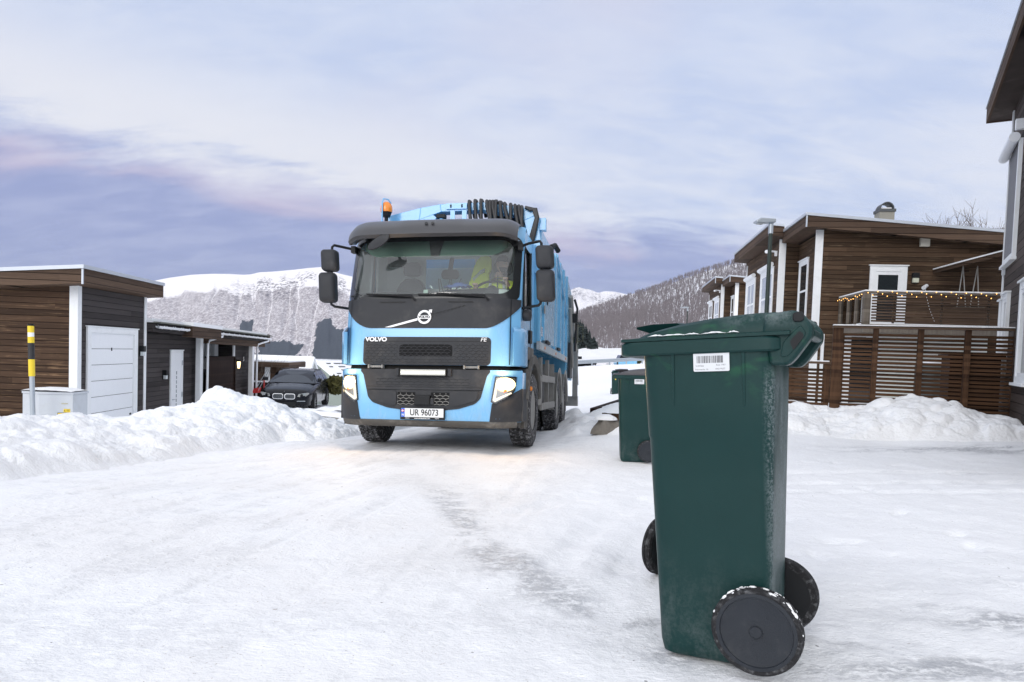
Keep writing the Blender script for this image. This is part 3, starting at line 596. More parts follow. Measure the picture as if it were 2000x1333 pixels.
# spruces that can be told apart
needle = simple('spruce_needles', (0.022, 0.034, 0.034), 0.9, var=0.4, scale=0.6); bark = simple('spruce_bark', (0.06, 0.045, 0.035), 0.9)
def spruce(x, y, z, h, seed, label, group=None, w=0.2):
    r = random.Random(seed); t = empty('spruce_tree', (x, y, z), 0, label, 'tree', group)
    MB().tube([(0, 0, -0.3), (0, 0, h*0.5), (0, 0, h*0.97)], [h*0.018, h*0.012, h*0.003], 6).build('trunk', bark, t)
    mb = MB(); L = 18
    for k in range(L):
        f = k/(L-1); zc = h*(0.10+0.88*f); rad = h*w*(1-f)**0.8*r.uniform(0.8, 1.2)+0.05*h*0.2
        for q in range(11):
            a = r.uniform(0, 2*math.pi); rr = rad*r.uniform(0.6, 1.15); c, s_ = math.cos(a), math.sin(a); wd = rr*0.34; dz_ = -rr*r.uniform(0.2, 0.6)
            tip = (c*rr, s_*rr, zc+dz_); mb.add([(0, 0, zc+h*0.03), (c*rr*.55-s_*wd, s_*rr*.55+c*wd, zc+dz_*.55), tip, (c*rr*.55+s_*wd, s_*rr*.55-c*wd, zc+dz_*.55)], [(0, 1, 2, 3)])
            mb.add([(c*rr*.1, s_*rr*.1, zc), (c*rr*.9, s_*rr*.9, zc+dz_*.8), (c*rr*.8, s_*rr*.8, zc+dz_-h*0.05), (c*rr*.2, s_*rr*.2, zc-h*.03)], [(0, 1, 2, 3)])
    mb.build('crown', needle, t, recalc=False); return t
for k, (px, tdep, h) in enumerate(((1116, .10, 19), (1124, .08, 20), (1131, .12, 18), (1139, .09, 19), (1146, .11, 16), (1153, .10, 13), (1120, .13, 20), (1134, .14, 19))):
    x, y, z = (float(a[0]) for a in hz_at(np.array([px*1.0]), np.array([tdep*0.25]))); z0 = z
    ptop = atY(px, (626, 624, 625, 627, 633, 643, 622, 624)[k], y); h = float(ptop[2]-z0)+2
    spruce(x, y, ptop[2]-h, h, k, 'dark spruce in the clump at the foot of the birch hillside', 'spruces in the clump on the hillside', 0.26)
y = 150.0; pt = atY(1160, 656, y); pb = atY(1160, 692, y)
spruce(pt[0], y, pb[2], float(pt[2]-pb[2]), 31, 'lone rounded spruce standing below the birch hillside', w=0.55)
# ================================================================== BUILDINGS
def wallM(o, u, n): return frameM(o, u, (0, 0, 1)) if False else Matrix(((u[0], n[0], 0, o[0]), (u[1], n[1], 0, o[1]), (0, 0, 1, o[2]), (0, 0, 0, 1)))
# wall coordinates: u along the wall, n outward, z up
def window(parent, WM, u0, u1, z0, z1, cas=0.10, sash=0.05, vm=(), hm=(), pane='pane', sill=False, depth=0.035, name='window', head=True, blind=None, panel_to=None):
    mb = MB(WM); d = depth
    mb.box(u0, u0+cas, 0.0, d, z0, z1); mb.box(u1-cas, u1, 0.0, d, z0, z1)
    mb.box(u0+cas, u1-cas, 0.0, d-0.002, z1-cas, z1); mb.box(u0+cas, u1-cas, 0.0, d-0.002, z0, z0+cas*0.8)
    if head: mb.box(u0-0.03, u1+0.03, 0.0, d+0.035, z1+0.001, z1+0.03)
    a0, a1, b0, b1 = u0+cas, u1-cas, z0+cas*0.8, z1-cas; s = d-0.014
    mb.box(a0+.001, a0+sash, 0.0, s, b0+.001, b1-.001); mb.box(a1-sash, a1-.001, 0.0, s, b0+.001, b1-.001)
    mb.box(a0+sash, a1-sash, 0.0, s-.002, b1-sash, b1-.001); mb.box(a0+sash, a1-sash, 0.0, s-.002, b0+.001, b0+sash)
    for v in vm: x = a0+(a1-a0)*v; mb.box(x-sash*.6, x+sash*.6, 0, s-.004, b0+sash, b1-sash)
    for v in hm: z = b0+(b1-b0)*v; mb.box(a0+sash, a1-sash, 0, s-.006, z-sash*.6, z+sash*.6)
    w = mb.build(name, M['white'], parent)
    MB(WM).box(a0+sash*.6, a1-sash*.6, 0.0, 0.009, b0+sash*.6, b1-sash*.6).build('pane', M[blind or pane], w)
    if sill: MB(WM).box(u0-0.06, u1+0.06, 0.0, d+0.05, z0-0.045, z0-0.001).build('sill', M['white'], w)
    return w
def slab_roof(parent, name, c, th_fn, fascia_h, M_f, snow=True):
    pass
def wall_lamp(parent, WM, u, z, lit=False, w=0.16, h=0.22, label=None):
    pass

# ---- garage on the left
GA = atY(150, 825, 16); GRZ = math.atan(0.075)
def loc2(org, rz, x, y, z): c, s = math.cos(rz), math.sin(rz); return (org[0]+x*c-y*s, org[1]+x*s+y*c, org[2]+z)
gar = empty('garage', GA, GRZ, 'brown timber garage with white corner boards and a white panelled door, at the left edge', 'garage')
gw = MB(); gw.box(-7.0, -0.001, 0.001, 3.42, -0.6, 3.34)
gw.build('wall', M['wood_grey'], gar)
MB().box(-7.0, -0.16, -0.012, 0.0, -0.6, 3.3).build('gable_cladding', M['wood_brown'], gar)
def sloped_box(x0, x1, y0, y1, zf, h):      # zf(x) underside height, box of height h
    return [(x0, y0, zf(x0)), (x1, y0, zf(x1)), (x1, y1, zf(x1)), (x0, y1, zf(x0))], [(x0, y0, zf(x0)+h), (x1, y0, zf(x1)+h), (x1, y1, zf(x1)+h), (x0, y1, zf(x0)+h)]
gz0 = lambda x: 3.22+0.085*min(0.0, x-0.35)*-0+0.08*(x-0.35)*1.0
# mono-pitch roof: fascia boards all round, capped with grey flashing
ro = MB(); ro.hexa(*sloped_box(-7.3, 0.36, -0.5, 3.62, lambda x: gz0(x)+0.002, 0.30)); rf = ro.build('roof', M['fascia'], gar)
fa = MB()
fa.hexa(*sloped_box(-7.3, 0.36, -0.53, -0.5, gz0, 0.33)); fa.hexa(*sloped_box(0.36, 0.39, -0.53, 3.65, gz0, 0.33)); fa.hexa(*sloped_box(-7.3, 0.36, 3.62, 3.65, gz0, 0.33))
fa.build('fascia', M['fascia'], rf)
fl = MB(); e = lambda x: gz0(x)+0.332
fl.hexa(*sloped_box(-7.32, 0.42, -0.56, -0.45, e, 0.085)); fl.hexa(*sloped_box(0.30, 0.42, -0.448, 3.56, e, 0.085)); fl.hexa(*sloped_box(-7.32, 0.42, 3.562, 3.68, e, 0.085))
fl.box(0.36, 0.395, -0.535, -0.50, 3.20, 3.549); fl.build('flashing', M['flashing'], rf)
MB().hexa(*sloped_box(-7.2, 0.28, -0.44, 3.55, lambda x: e(x)-0.028, 0.06)).build('snow_layer', M['roof_snow'], rf)
cb = MB(); cb.box(-0.17, 0.022, -0.034, 0.0, -0.55, 3.205); cb.box(0.0, 0.024, 0.0, 0.13, -0.55, 3.203); cb.build('corner_board', M['white'], gar, bevel=0.004)
cb = MB(); cb.box(0.0, 0.026, 3.33, 3.46, -0.25, 3.2); cb.box(-0.1, 0.02, 3.42, 3.45, -0.25, 3.2); cb.build('corner_board', M['white'], gar, bevel=0.004)
GW = wallM((0, 0, 0), (0, 1, 0), (1, 0, 0))
gd = MB(GW); gd.box(0.36, 0.52, 0, 0.05, -0.3, 2.26); gd.box(2.72, 2.90, 0, 0.05, -0.12, 2.26); gd.box(0.52, 2.72, 0, 0.048, 2.12, 2.26); gd.box(0.33, 2.93, 0, 0.07, 2.262, 2.29)
gd.box(2.70, 2.719, 0, 0.02, -0.12, 2.12)
gdo = gd.build('garage_door', M['white'], gar, bevel=0.004)
pn = MB(GW); ph = 2.38/6
for k in range(6): pn.box(0.522, 2.69, 0.0, 0.012, -0.26+k*ph+0.012, -0.26+(k+1)*ph)
pn.build('door_panel', M['white_metal'], gdo, bevel=0.004)
mb = MB(GW); mb.box(1.52, 1.545, 0.0125, 0.03, 1.68, 1.76); mb.build('handle', M['black'], gdo)
mb = MB(GW); mb.box(2.52, 2.62, 0.0125, 0.017, -0.06, -0.01); mb.build('vent', M['black'], gdo)
MB(GW).box(0.45, 2.95, 0.0, 0.25, -0.7, -0.27).build('plinth', M['concrete'], gar)
def box_lamp(name, org, rz, label, lit, group=None, s=1.0, square=True):
    t = empty(name, org, rz, label, 'lamp', group)
    MB().box(0.0, 0.13*s, -0.07*s, 0.07*s, -0.02*s, 0.14*s).box(0, .03*s, -0.068*s, .068*s, -0.15*s, -0.021*s).build('housing', M['black'], t, bevel=0.006)
    MB().box(0.031*s, 0.115*s, -0.062*s, 0.062*s, -0.135*s, -0.0205*s).build('lamp_shade', lit, t, bevel=0.005)
    return t
opal = simple('opal_lamp_shade', (0.60, 0.64, 0.66), 0.4, var=0.03)
box_lamp('wall_lamp', loc2(GA, GRZ, 0.026, 3.08, 1.68), GRZ, 'black wall lamp with pale shade, right of the garage door', opal, 'square wall lamps')

# ---- entrance wing behind the garage, carport end, neighbour's wall lamp
WX = -0.30
wing = empty('house', loc2(GA, GRZ, 0, 3.47, 0), GRZ, 'low grey brown house wing with gutters and a white door, behind the garage', 'house')
H2 = lambda y: y-3.47
MB().box(-6, WX, 0.0, H2(8.0), -1.2, 2.20).build('wall', M['wood_grey'], wing)
MB().box(-6, WX-1.1, H2(8.0)+.001, H2(11.95), -1.2, 2.22).build('entrance_wall', M['wood_grey'], wing)
MB().box(-6, WX-0.02, H2(11.95)+.001, H2(14.05), -1.2, 2.2).build('end_wall', M['wood_grey'], wing)
def zr(y): return 2.60-0.012*(y-3.4)
def ybox(mb, x0, x1, y0, y1, dz0, dz1):
    mb.hexa([(x0, H2(y0), zr(y0)+dz0), (x1, H2(y0), zr(y0)+dz0), (x1, H2(y1), zr(y1)+dz0), (x0, H2(y1), zr(y1)+dz0)], [(x0, H2(y0), zr(y0)+dz1), (x1, H2(y0), zr(y0)+dz1), (x1, H2(y1), zr(y1)+dz1), (x0, H2(y1), zr(y1)+dz1)])
mb = MB(); ybox(mb, -6.2, 0.18, 3.49, 15.2, -0.36, -0.10); wr = mb.build('roof', M['wood_grey'], wing)
mb = MB(); ybox(mb, -6.2, 0.16, 3.49, 15.15, -0.098, 0.02); mb.build('snow_layer', M['roof_snow'], wr)
mb = MB(); ybox(mb, 0.10, 0.42, 5.75, 8.35, -0.44, -0.09); mb.build('fascia', M['fascia'], wr)
mb = MB(); ybox(mb, 0.06, 0.46, 5.73, 8.38, -0.088, 0.035); mb.build('flashing', M['roof_snow'], wr)
mb = MB(); ybox(mb, 0.05, 0.22, 15.05, 15.32, -0.42, -0.02); mb.build('barge_board', M['fascia'], wr)
for (ya, yb) in ((3.5, 5.7), (8.4, 15.1)):
    gm_ = MB(); n = 24
    prof = [(0.065*math.cos(a), 0.065*math.sin(a)) for a in np.linspace(math.pi, 2*math.pi, 9)]
    P = [[(0.31+px_, H2(yy), zr(yy)-0.20+pz_) for px_, pz_ in prof] for yy in (ya, yb)]
    gm_.grid(P); P2 = [[(0.31+px_*0.9, H2(yy), zr(yy)-0.20+pz_*0.9+.004) for px_, pz_ in prof] for yy in (ya, yb)]; gm_.grid(P2)
    for yy in np.arange(ya+.3, yb, 0.6): gm_.tube([(0.18, H2(yy), zr(yy)-0.16), (0.31, H2(yy), zr(yy)-0.272), (0.385, H2(yy), zr(yy)-0.18)], 0.012, 5)
    gm_.build('gutter', M['white_metal'], wr, smooth=50, recalc=False)
    mb = MB(); ybox(mb, 0.19, 0.40, ya, yb, -0.11, -0.075); mb.build('eaves_strip', simple('mossy_roof_felt', (0.17, 0.18, 0.16), 0.9, var=0.4, scale=14), wr)
# soffit beam over the carport
mb = MB(); ybox(mb, -0.25, 0.10, 8.02, 14.95, -0.60, -0.365); mb.build('beam', M['fascia'], wing)
def downpipe(y, bend, parent):
    pts = [(0.31, H2(y)+bend, zr(y)-0.26), (0.30, H2(y)+bend, zr(y)-0.34), (0.20, H2(y)+bend*0.45, zr(y)-0.42), (0.10, H2(y)+0.03, zr(y)-0.50), (0.07, H2(y), zr(y)-0.62), (0.07, H2(y), -1.2)]
    return MB().tube(pts, 0.042, 10).build('downpipe', M['white_metal'], parent, smooth=50)
downpipe(8.05, 0.75, wing); downpipe(13.85, 0.9, wing)
for y, x in ((7.72, -0.10), (13.35, -0.02)): MB().box(x-0.07, x+0.09, H2(y)-0.13, H2(y)+0.13, -1.2, zr(y)-(0.60 if y > 9 else .36)).build('post', M['white'], wing, bevel=0.005)
for y in (11.95, 14.05): MB().box(WX-0.03, WX+0.02, H2(y)-0.09, H2(y)+0.09, -1.2, 2.2).build('corner_board', M['white'], wing)
HW = wallM((WX, 0, 0), (0, 1, 0), (1, 0, 0))
dr = MB(HW); a, b = H2(5.82), H2(6.78)
dr.box(a, a+0.08, 0, 0.04, -1.0, 1.68); dr.box(b-0.08, b, 0, 0.04, -1.0, 1.68); dr.box(a+.08, b-.08, 0, 0.038, 1.60, 1.68); dr.box(a-.02, b+.02, 0, .06, 1.681, 1.71)
d_ = dr.build('door', M['white'], wing)
MB(HW).box(a+0.081, b-0.081, 0.0, 0.02, -1.0, 1.599).build('door_leaf', M['white_metal'], d_)
mb = MB(HW)
for k in range(8): mb.box((a+b)/2-0.035, (a+b)/2+0.035, 0.0205, 0.024, -0.15+k*0.15, -0.04+k*0.15)
mb.build('pane', M['pane_pale'], d_)
mb = MB(HW); mb.tube([(a+.16, .02, 0.10), (a+.16, .07, 0.10), (a+.28, .07, 0.10)], 0.012, 6); mb.build('handle', M['galv'], d_)
mb = MB(HW)
for z in (-0.75, 0.15, 1.2): MB(HW).box(b-.10, b-.06, .041, .055, z, z+.16).build('hinge', M['galv'], d_)
box_lamp('wall_lamp', loc2(GA, GRZ, WX, 5.35, 0.93), GRZ, 'black wall lamp with pale shade, left of the white panelled house door', opal, 'square wall lamps')
EW = wallM((WX-1.1, 0, 0), (0, 1, 0), (1, 0, 0))
window(wing, EW, H2(8.9), H2(9.9), 0.55, 1.75, 0.09, 0.05, vm=(0.5,), sill=True)
window(wing, EW, H2(10.2), H2(10.9), 1.1, 1.8, 0.09, 0.05)
mb = MB(EW); mb.box(H2(11.0), H2(11.93), 0, 0.04, 0.9, 1.85); mb.build('shutter_panel', M['white'], wing)
MB(EW).box(H2(11.2), H2(11.6), 0.041, 0.6, 1.45, 2.0).build('post', M['white'], wing)
sc_ = empty('privacy_screen', loc2(GA, GRZ, WX, 8.75, -1.0), GRZ, 'dark brown timber screen standing at the entrance of the grey brown wing', 'screen')
mb = MB()
for k in range(24): mb.box(0.06, 0.09, 0.0+k*0.125, 0.122+k*0.125, -0.3, 2.42)
mb.build('boards', M['darkwood'], sc_); MB().box(0.03, 0.13, 3.0, 3.10, -0.3, 2.45).build('post', M['darkwood'], sc_); MB().box(0.02, 0.14, 0.0, 3.1, 2.421, 2.46).build('top_rail', M['darkwood'], sc_)
lit_warm = emit('lit_lamp_glass', (1.0, 0.72, 0.36), 4.0)
lt = empty('wall_lantern', loc2(GA, GRZ, WX+0.0, 12.28, 1.13), GRZ, 'small lit lantern glowing yellow on the grey wall beside the dark screen', 'lamp')
MB().box(0, 0.04, -.05, .05, 0.02, 0.2).box(0.0, 0.16, -.08, .08, 0.11, 0.17).build('housing', M['black'], lt)
MB().lathe([(0.045, -0.17), (0.075, 0.1), (0.0, 0.105)], Matrix.Translation((0.10, 0, 0)), 8).build('lamp_glass', lit_warm, lt)
text_obj('house_number', '5', 0.26, M['white_metal'], wing, frameM((WX+0.01, H2(13.2), 1.32), (0, 1, 0), (0, 0, 1)), 0.01, 0.8, 0.004)
# flagpole-like reflective marker by the wall
rm = empty('marker_stick', loc2(GA, GRZ, 0.75, 12.6, -0.9), 0, 'thin red and yellow marker stick in the snow by the grey wall', 'marker')
MB().tube([(0, 0, -0.5), (0, 0, 1.0)], 0.03, 8).build('pole', simple('yellow_reflector', (0.75, 0.55, 0.10), 0.4), rm); MB().tube([(0, 0, 1.0), (0, 0, 1.42)], 0.032, 8).build('reflector', simple('red_reflector', (0.5, 0.04, 0.04), 0.4), rm)

# ---- electric cabinet and yellow-black marker pole
CC = atY(94, 822, 14.0); cab_ = empty('electric_cabinet', (CC[0], CC[1], CC[2]-0.25), R(3), 'pale grey electric cabinet with yellow warning stickers, in front of the garage', 'cabinet')
steel = simple('grey_enamel', (0.53, 0.56, 0.60), 0.45, var=0.06, dirt=((0.38, 0.38, 0.35), 0.3, 4.0))
bo = MB(); pl = [(-0.51, 0.0), (-0.10, -0.14), (0.51, -0.03), (0.51, 0.5), (-0.51, 0.5)]
bo.prism(pl, lambda a, b, d: (a, b, d), -0.3, 0.80); bo.build('body', steel, cab_, bevel=0.008)
MB().prism([(x*1.03, y*1.03-0.01 if y < 0.3 else y+0.02) for x, y in pl], lambda a, b, d: (a, b, d), 0.801, 0.85).build('lid', steel, cab_, bevel=0.01)
sp2 = MB(); nn = 14
P = [[(-0.52+1.04*i/nn, -0.13+0.66*j/8+(0.06 if i < 3 else 0)*(1-j/8), 0.852+0.075*math.sin(math.pi*min(1, max(0, (i+.35)/(nn+.7))))**0.5*math.sin(math.pi*(j+.4)/8.8)**0.5+0.01*random.random()) for j in range(9)] for i in range(nn+1)]
sp2.grid(P); sp2.build('snow_layer', M['snow'], cab_, smooth=80)
cf = frameM((0.205, -0.0865, 0), (0.61, 0.11, 0), (0, 0, 1)); cf2 = lambda u, z: cf @ Matrix.Translation((u, z, 0.003))
yel = simple('yellow_sticker', (0.80, 0.58, 0.03), 0.5, var=0.04); red = simple('red_sticker', (0.55, 0.03, 0.04), 0.5, var=0.04); blk = simple('black_print', (0.02, 0.02, 0.022), 0.5, var=0.02)
def plate(name, u0, u1, z0, z1, mat, parent, Mx, d0=0.0, d1=0.004):
    return MB(Mx).box(u0, u1, z0, z1, d0, d1).build(name, mat, parent)
sg = plate('number_sign', 0.03, 0.262, 0.33, 0.43, blk, cab_, cf, 0.0, 0.006)
plate('yellow_field', 0.038, 0.205, 0.338, 0.422, yel, sg, cf, 0.0062, 0.0075); plate('red_field', 0.2055, 0.256, 0.338, 0.422, red, sg, cf, 0.0062, 0.0075)
text_obj('lettering', '3513-87', 0.062, blk, sg, cf @ Matrix.Translation((0.12, 0.38, 0.0082)), 0.0003, 0.66)
plate('white_mark', 0.215, 0.25, 0.372, 0.388, M['white_metal'], sg, cf, 0.0077, 0.0085)
ws_ = plate('warning_sign', 0.14, 0.262, 0.437, 0.507, yel, cab_, cf, 0.0, 0.004)
MB(cf).prism([(0.150, 0.455), (0.176, 0.455), (0.163, 0.495)], lambda a, b, d: (a, b, d), 0.0042, 0.005).build('triangle', blk, ws_)
plate('print_line', 0.195, 0.25, 0.482, 0.492, blk, ws_, cf, 0.0042, 0.005); plate('print_line', 0.195, 0.25, 0.460, 0.469, blk, ws_, cf, 0.0042, 0.005)
plate('label', 0.10, 0.22, 0.605, 0.628, simple('faded_label', (0.45, 0.43, 0.32), 0.6), cab_, cf)
PB = atY(65, 812, 13.5); mp = empty('marker_pole', (PB[0], PB[1], PB[2]-0.35), 0, 'yellow and black banded steel marker pole in front of the electric cabinet', 'marker pole')
tip = atY(60, 636, 13.5); dv = Vector(tip)-Vector((PB[0], PB[1], PB[2]-0.35))
def seg(a, b, r, mat, nm): MB().tube([dv*a, dv*b], r, 16).build(nm, mat, mp, smooth=40)
L_ = dv.length; f = lambda py: (812+0.35*1333/13.5-py)/(812+0.35*1333/13.5-636)
seg(-0.1, f(735), 0.046, M['galv'], 'pole'); seg(f(735), f(702), 0.056, yel, 'band'); seg(f(702), f(670), 0.056, blk, 'band'); seg(f(670), f(658), 0.056, yel, 'band'); seg(f(658), f(650), 0.056, M['white_metal'], 'band'); seg(f(650), f(637), 0.056, yel, 'band'); seg(f(637), f(633), 0.058, M['black'], 'cap')

# ---- the two brown houses on the right, one design
def right_house(org, rz, label, detail):
    t = empty('house', org, rz, label, 'house', 'brown flat roofed houses in a row')
    MB().box(0.0, 9.0, 0.0, 8.0, -1.5, 4.95).build('wall', M['wood_far'], t)
    MB().box(-0.55, -0.001, 2.5, 8.0, -1.5, 5.13).build('side_wall', M['wood_far'], t)
    zf = lambda x: 4.98-0.087*(x+0.57)
    ro = MB(); ro.hexa(*sloped_box(-0.53, 9.4, -0.38, 8.38, lambda x: zf(x)+0.03, 0.24)); ro.hexa(*sloped_box(-0.96, -0.531, 2.16, 8.38, lambda x: zf(x)+0.18, 0.24)); rf = ro.build('roof', M['fascia'], t)
    fa = MB(); fa.hexa(*sloped_box(-0.56, 9.4, -0.42, -0.381, zf, 0.30)); fa.hexa(*sloped_box(-0.57, -0.5305, -0.42, 2.15, zf, 0.30))
    z2 = lambda x: zf(x)+0.17
    fa.hexa(*sloped_box(-1.0, -0.56, 2.12, 2.158, z2, 0.30)); fa.hexa(*sloped_box(-1.0, -0.961, 2.1585, 8.42, z2, 0.30)); fa.build('fascia', M['fascia'], rf)
    fl = MB(); fl.hexa(*sloped_box(-0.60, 9.4, -0.45, -0.36, lambda x: zf(x)+0.302, 0.075)); fl.hexa(*sloped_box(-0.60, -0.50, -0.359, 2.10, lambda x: zf(x)+0.302, 0.075))
    fl.hexa(*sloped_box(-1.03, -0.56, 2.09, 2.18, lambda x: z2(x)+0.302, 0.075)); fl.hexa(*sloped_box(-1.03, -0.93, 2.181, 8.45, lambda x: z2(x)+0.302, 0.075))
    fl.box(-0.58, -0.545, -0.435, -0.40, 4.97, 5.281); fl.box(-1.015, -0.98, 2.105, 2.14, 5.15, 5.48); fl.build('flashing', M['flashing'], rf)
    sn = MB(); sn.hexa(*sloped_box(-0.52, 9.3, -0.34, 8.3, lambda x: zf(x)+0.28, 0.07)); sn.hexa(*sloped_box(-0.94, -0.53, 2.2, 8.3, lambda x: z2(x)+0.26, 0.07)); sn.build('snow_layer', M['roof_snow'], rf)
    cb = MB(); cb.box(-0.20, 0.0, -0.03, 0.0, -1.4, 4.96); cb.box(-0.022, 0.0, 0.0, 0.12, -1.4, 4.96); cb.build('corner_board', M['white'], t)
    cb = MB(); cb.box(-0.60, -0.40, 2.47, 2.50, -1.4, 5.12); cb.box(-0.575, -0.55, 2.5, 2.62, -1.4, 5.12); cb.build('corner_board', M['white'], t)
    MB().box(-0.575, -0.55, 7.9, 8.02, -1.4, 5.0).build('corner_board', M['white'], t)
    SW = wallM((-0.55, 0, 0), (0, 1, 0), (-1, 0, 0)); S0 = wallM((0, 0, 0), (0, 1, 0), (-1, 0, 0))
    window(t, S0, 1.30, 2.30, 2.0, 4.38, 0.10, 0.05, hm=(0.62,))
    for (ya, yb, h_, bl) in ((3.3, 5.25, 4.36, None), (6.2, 7.85, 4.34, 'blind' if detail < 2 else None)):
        w = window(t, SW, ya, yb, 2.0, h_, 0.13, 0.06, vm=(0.5,), hm=(0.62,), pane='pane_pale' if bl is None else 'pane', blind=bl)
        MB(SW).tube([(ya, 0.09, h_+0.10), (yb, 0.09, h_+0.10)], 0.075, 10).build('awning_box', M['white_metal'], w, smooth=50)
    cm = empty('security_camera', t.matrix_basis @ Vector((-0.62, 2.9, 4.72)), rz, 'small white camera on the side wall of the %s brown house' % ('near' if detail == 2 else 'farther'), 'camera', 'white outdoor cameras')
    MB().box(-.02, .05, -.04, .04, -.06, .10).tube([(0, 0, .08), (-.16, .0, .10), (-.22, -.1, .08)], 0.03, 8).build('bracket', M['white_metal'], cm)
    MB().tube([(-.20, -.06, .08), (-.34, -.30, .03)], 0.055, 10).build('body', M['white_metal'], cm, smooth=40)
    return t
HB = atY(1590, 800, 19); HRZ = -math.atan(0.15)
h1 = right_house(HB, HRZ, 'brown timber house with flat roof, chimney and lit balcony railing, behind the slatted fence', 2)
H3 = np.array([12.5, 38.4, 0.40])
h3 = right_house(H3, HRZ, 'smaller looking brown house of the same kind, farther down the row', 1)
FWl = wallM((0, 0, 0), (1, 0, 0), (0, -1, 0))
w = MB(FWl); w.box(1.25, 1.40, 0, .04, 2.0, 4.0); w.box(2.05, 2.20, 0, .04, 2.0, 4.0); w.box(1.4, 2.05, 0, .038, 3.85, 4.0); w.box(1.22, 2.23, 0, .07, 4.001, 4.03); w.box(1.4, 1.47, 0, .025, 2.0, 3.849); w.box(1.98, 2.05, 0, .025, 2.0, 3.849); w.box(1.47, 1.98, 0, .023, 3.76, 3.849)
bd = w.build('balcony_door', M['white'], h1); MB(FWl).box(1.471, 1.979, 0, 0.012, 2.5, 3.759).build('pane', M['pane'], bd); MB(FWl).box(1.471, 1.979, 0, 0.016, 2.0, 2.499).build('door_leaf', M['white_metal'], bd)
# ground-floor openings seen through the fence
gl = MB(FWl); gl.box(0.70, 0.86, 0, .05, -0.4, 2.2); gl.box(1.50, 1.64, 0, .05, -0.4, 2.2); gl.box(0.86, 1.5, 0, .048, 2.05, 2.2)
pw = gl.build('patio_door', M['white'], h1); MB(FWl).box(0.861, 1.499, 0, .015, -0.4, 2.049).build('pane', M['pane'], pw)
pale = simple('pale_green_render', (0.74, 0.77, 0.75), 0.7, var=0.06)
MB(FWl).box(1.645, 4.3, 0, 0.03, -1.0, 2.15).build('patio_wall', pale, h1)
MB(FWl).box(-0.62+0.7, 0.16, 0, 0.04, -0.8, 2.1).build('corner_trim', M['white'], h1)
vb = MB(FWl); vb.box(2.47, 2.70, 0, .10, 4.53, 4.74); vb.box(2.46, 2.71, 0, .115, 4.741, 4.76); vb.build('vent_box', simple('beige_plastic', (0.62, 0.60, 0.53), 0.5), h1, bevel=0.008)
def hloc(x, y, z): return tuple(h1.matrix_basis @ Vector((x, y, z)))
bl_ = empty('wall_lamp', hloc(2.40, -0.001, 3.68), HRZ-R(90), 'black wall lamp beside the white balcony door of the brown house', 'lamp', 'square wall lamps')
MB().box(0, .13, -.08, .08, 0.0, .14).box(0, .03, -.078, .078, -.14, -.001).build('housing', M['black'], bl_, bevel=.006); MB().box(.031, .115, -.07, .07, -.12, -.0005).build('lamp_shade', simple('warm_lamp_shade', (0.62, 0.64, 0.52), 0.4), bl_)
ch = MB(); ch.box(2.46, 2.90, 3.0, 3.44, 4.6, 6.10); co_ = ch.build('chimney', simple('taupe_chimney', (0.22, 0.21, 0.18), 0.6), h1)
ch = MB(); ch.box(2.43, 2.93, 2.97, 3.47, 6.101, 6.19)
P = [[(2.68+0.21*math.cos(a), y, 6.19+0.22*math.sin(a)) for a in np.linspace(0, math.pi, 14)] for y in (3.0, 3.42)]; P2 = [[(2.68+0.185*math.cos(a), y, 6.19+0.195*math.sin(a)) for a in np.linspace(0, math.pi, 14)] for y in (3.0, 3.42)]
ch.grid(P); ch.grid(P2); ch.grid([P[0], P2[0]]); ch.grid([P[1], P2[1]]); ch.build('cowl', simple('dark_metal_cowl', (0.07, 0.075, 0.08), 0.5, metal=0.4), co_, smooth=40)
MB().box(2.52, 2.84, 3.1, 3.4, 6.191, 6.25).build('snow_layer', M['roof_snow'], co_)
# balcony
BX0, BX1, BY = 0.50, 4.4, -2.0
ba = MB(); ba.box(BX0, BX1, BY, -0.001, 2.10, 2.30); bal = ba.build('balcony', M['greywood'], h1)
MB().box(BX0+.02, BX1, BY+.02, -0.05, 2.301, 2.33).build('snow_layer', M['snow'], bal)
for x, y in ((BX0+0.06, BY+0.06), (1.20, BY+0.08), (2.3, BY+0.08), (3.35, BY+0.08), (4.3, BY+.08), (BX0+.04, -0.07), (BX0+.04, -0.75), (BX0+.04, -1.35)):
    w_ = (0.05 if x < .6 else .022) if (x, y) != (BX0+0.06, BY+0.06) else 0.075
    MB().box(x-w_, x+w_, y-w_, y+w_, 2.301, 3.06).build('railing_post', M['greywood'], bal)
mb = MB()
for k in range(10): mb.box(BX0+.17, BX1, BY+.0, BY+.022, 2.36+k*0.071, 2.36+k*0.071+0.042)
mb.build('railing_slats', M['fascia'], bal)
mb = MB(); mb.box(BX0-.03, BX1, BY-.04, BY+.12, 3.061, 3.10); mb.box(BX0-.03, BX0+.11, BY+.121, -.02, 3.061, 3.10); rl = mb.build('hand_rail', M['greywood'], bal)
mb = MB(); mb.box(BX0-.02, BX1, BY-.03, BY+.11, 3.101, 3.14); mb.box(BX0-.02, BX0+.10, BY+.111, -.03, 3.101, 3.14); mb.build('snow_layer', M['snow'], rl, bevel=0.012)
MB().box(BX0+.035, BX0+.045, BY+.2, -.1, 2.36, 3.0).build('glass_screen', glass('smoked_screen', (0.35, 0.37, 0.40), extra=0.1), bal)
# pergola roof over the balcony
pg = MB(); a_ = lambda x: 3.83+0.30*(x-2.9)
pg.hexa(*sloped_box(2.85, 4.6, -1.62, -0.01, lambda x: a_(x), 0.10)); pgo = pg.build('canopy', M['fascia'], h1)
MB().hexa(*sloped_box(2.84, 4.6, -1.66, -0.01, lambda x: a_(x)+0.101, 0.035)).build('snow_layer', M['snow'], pgo)
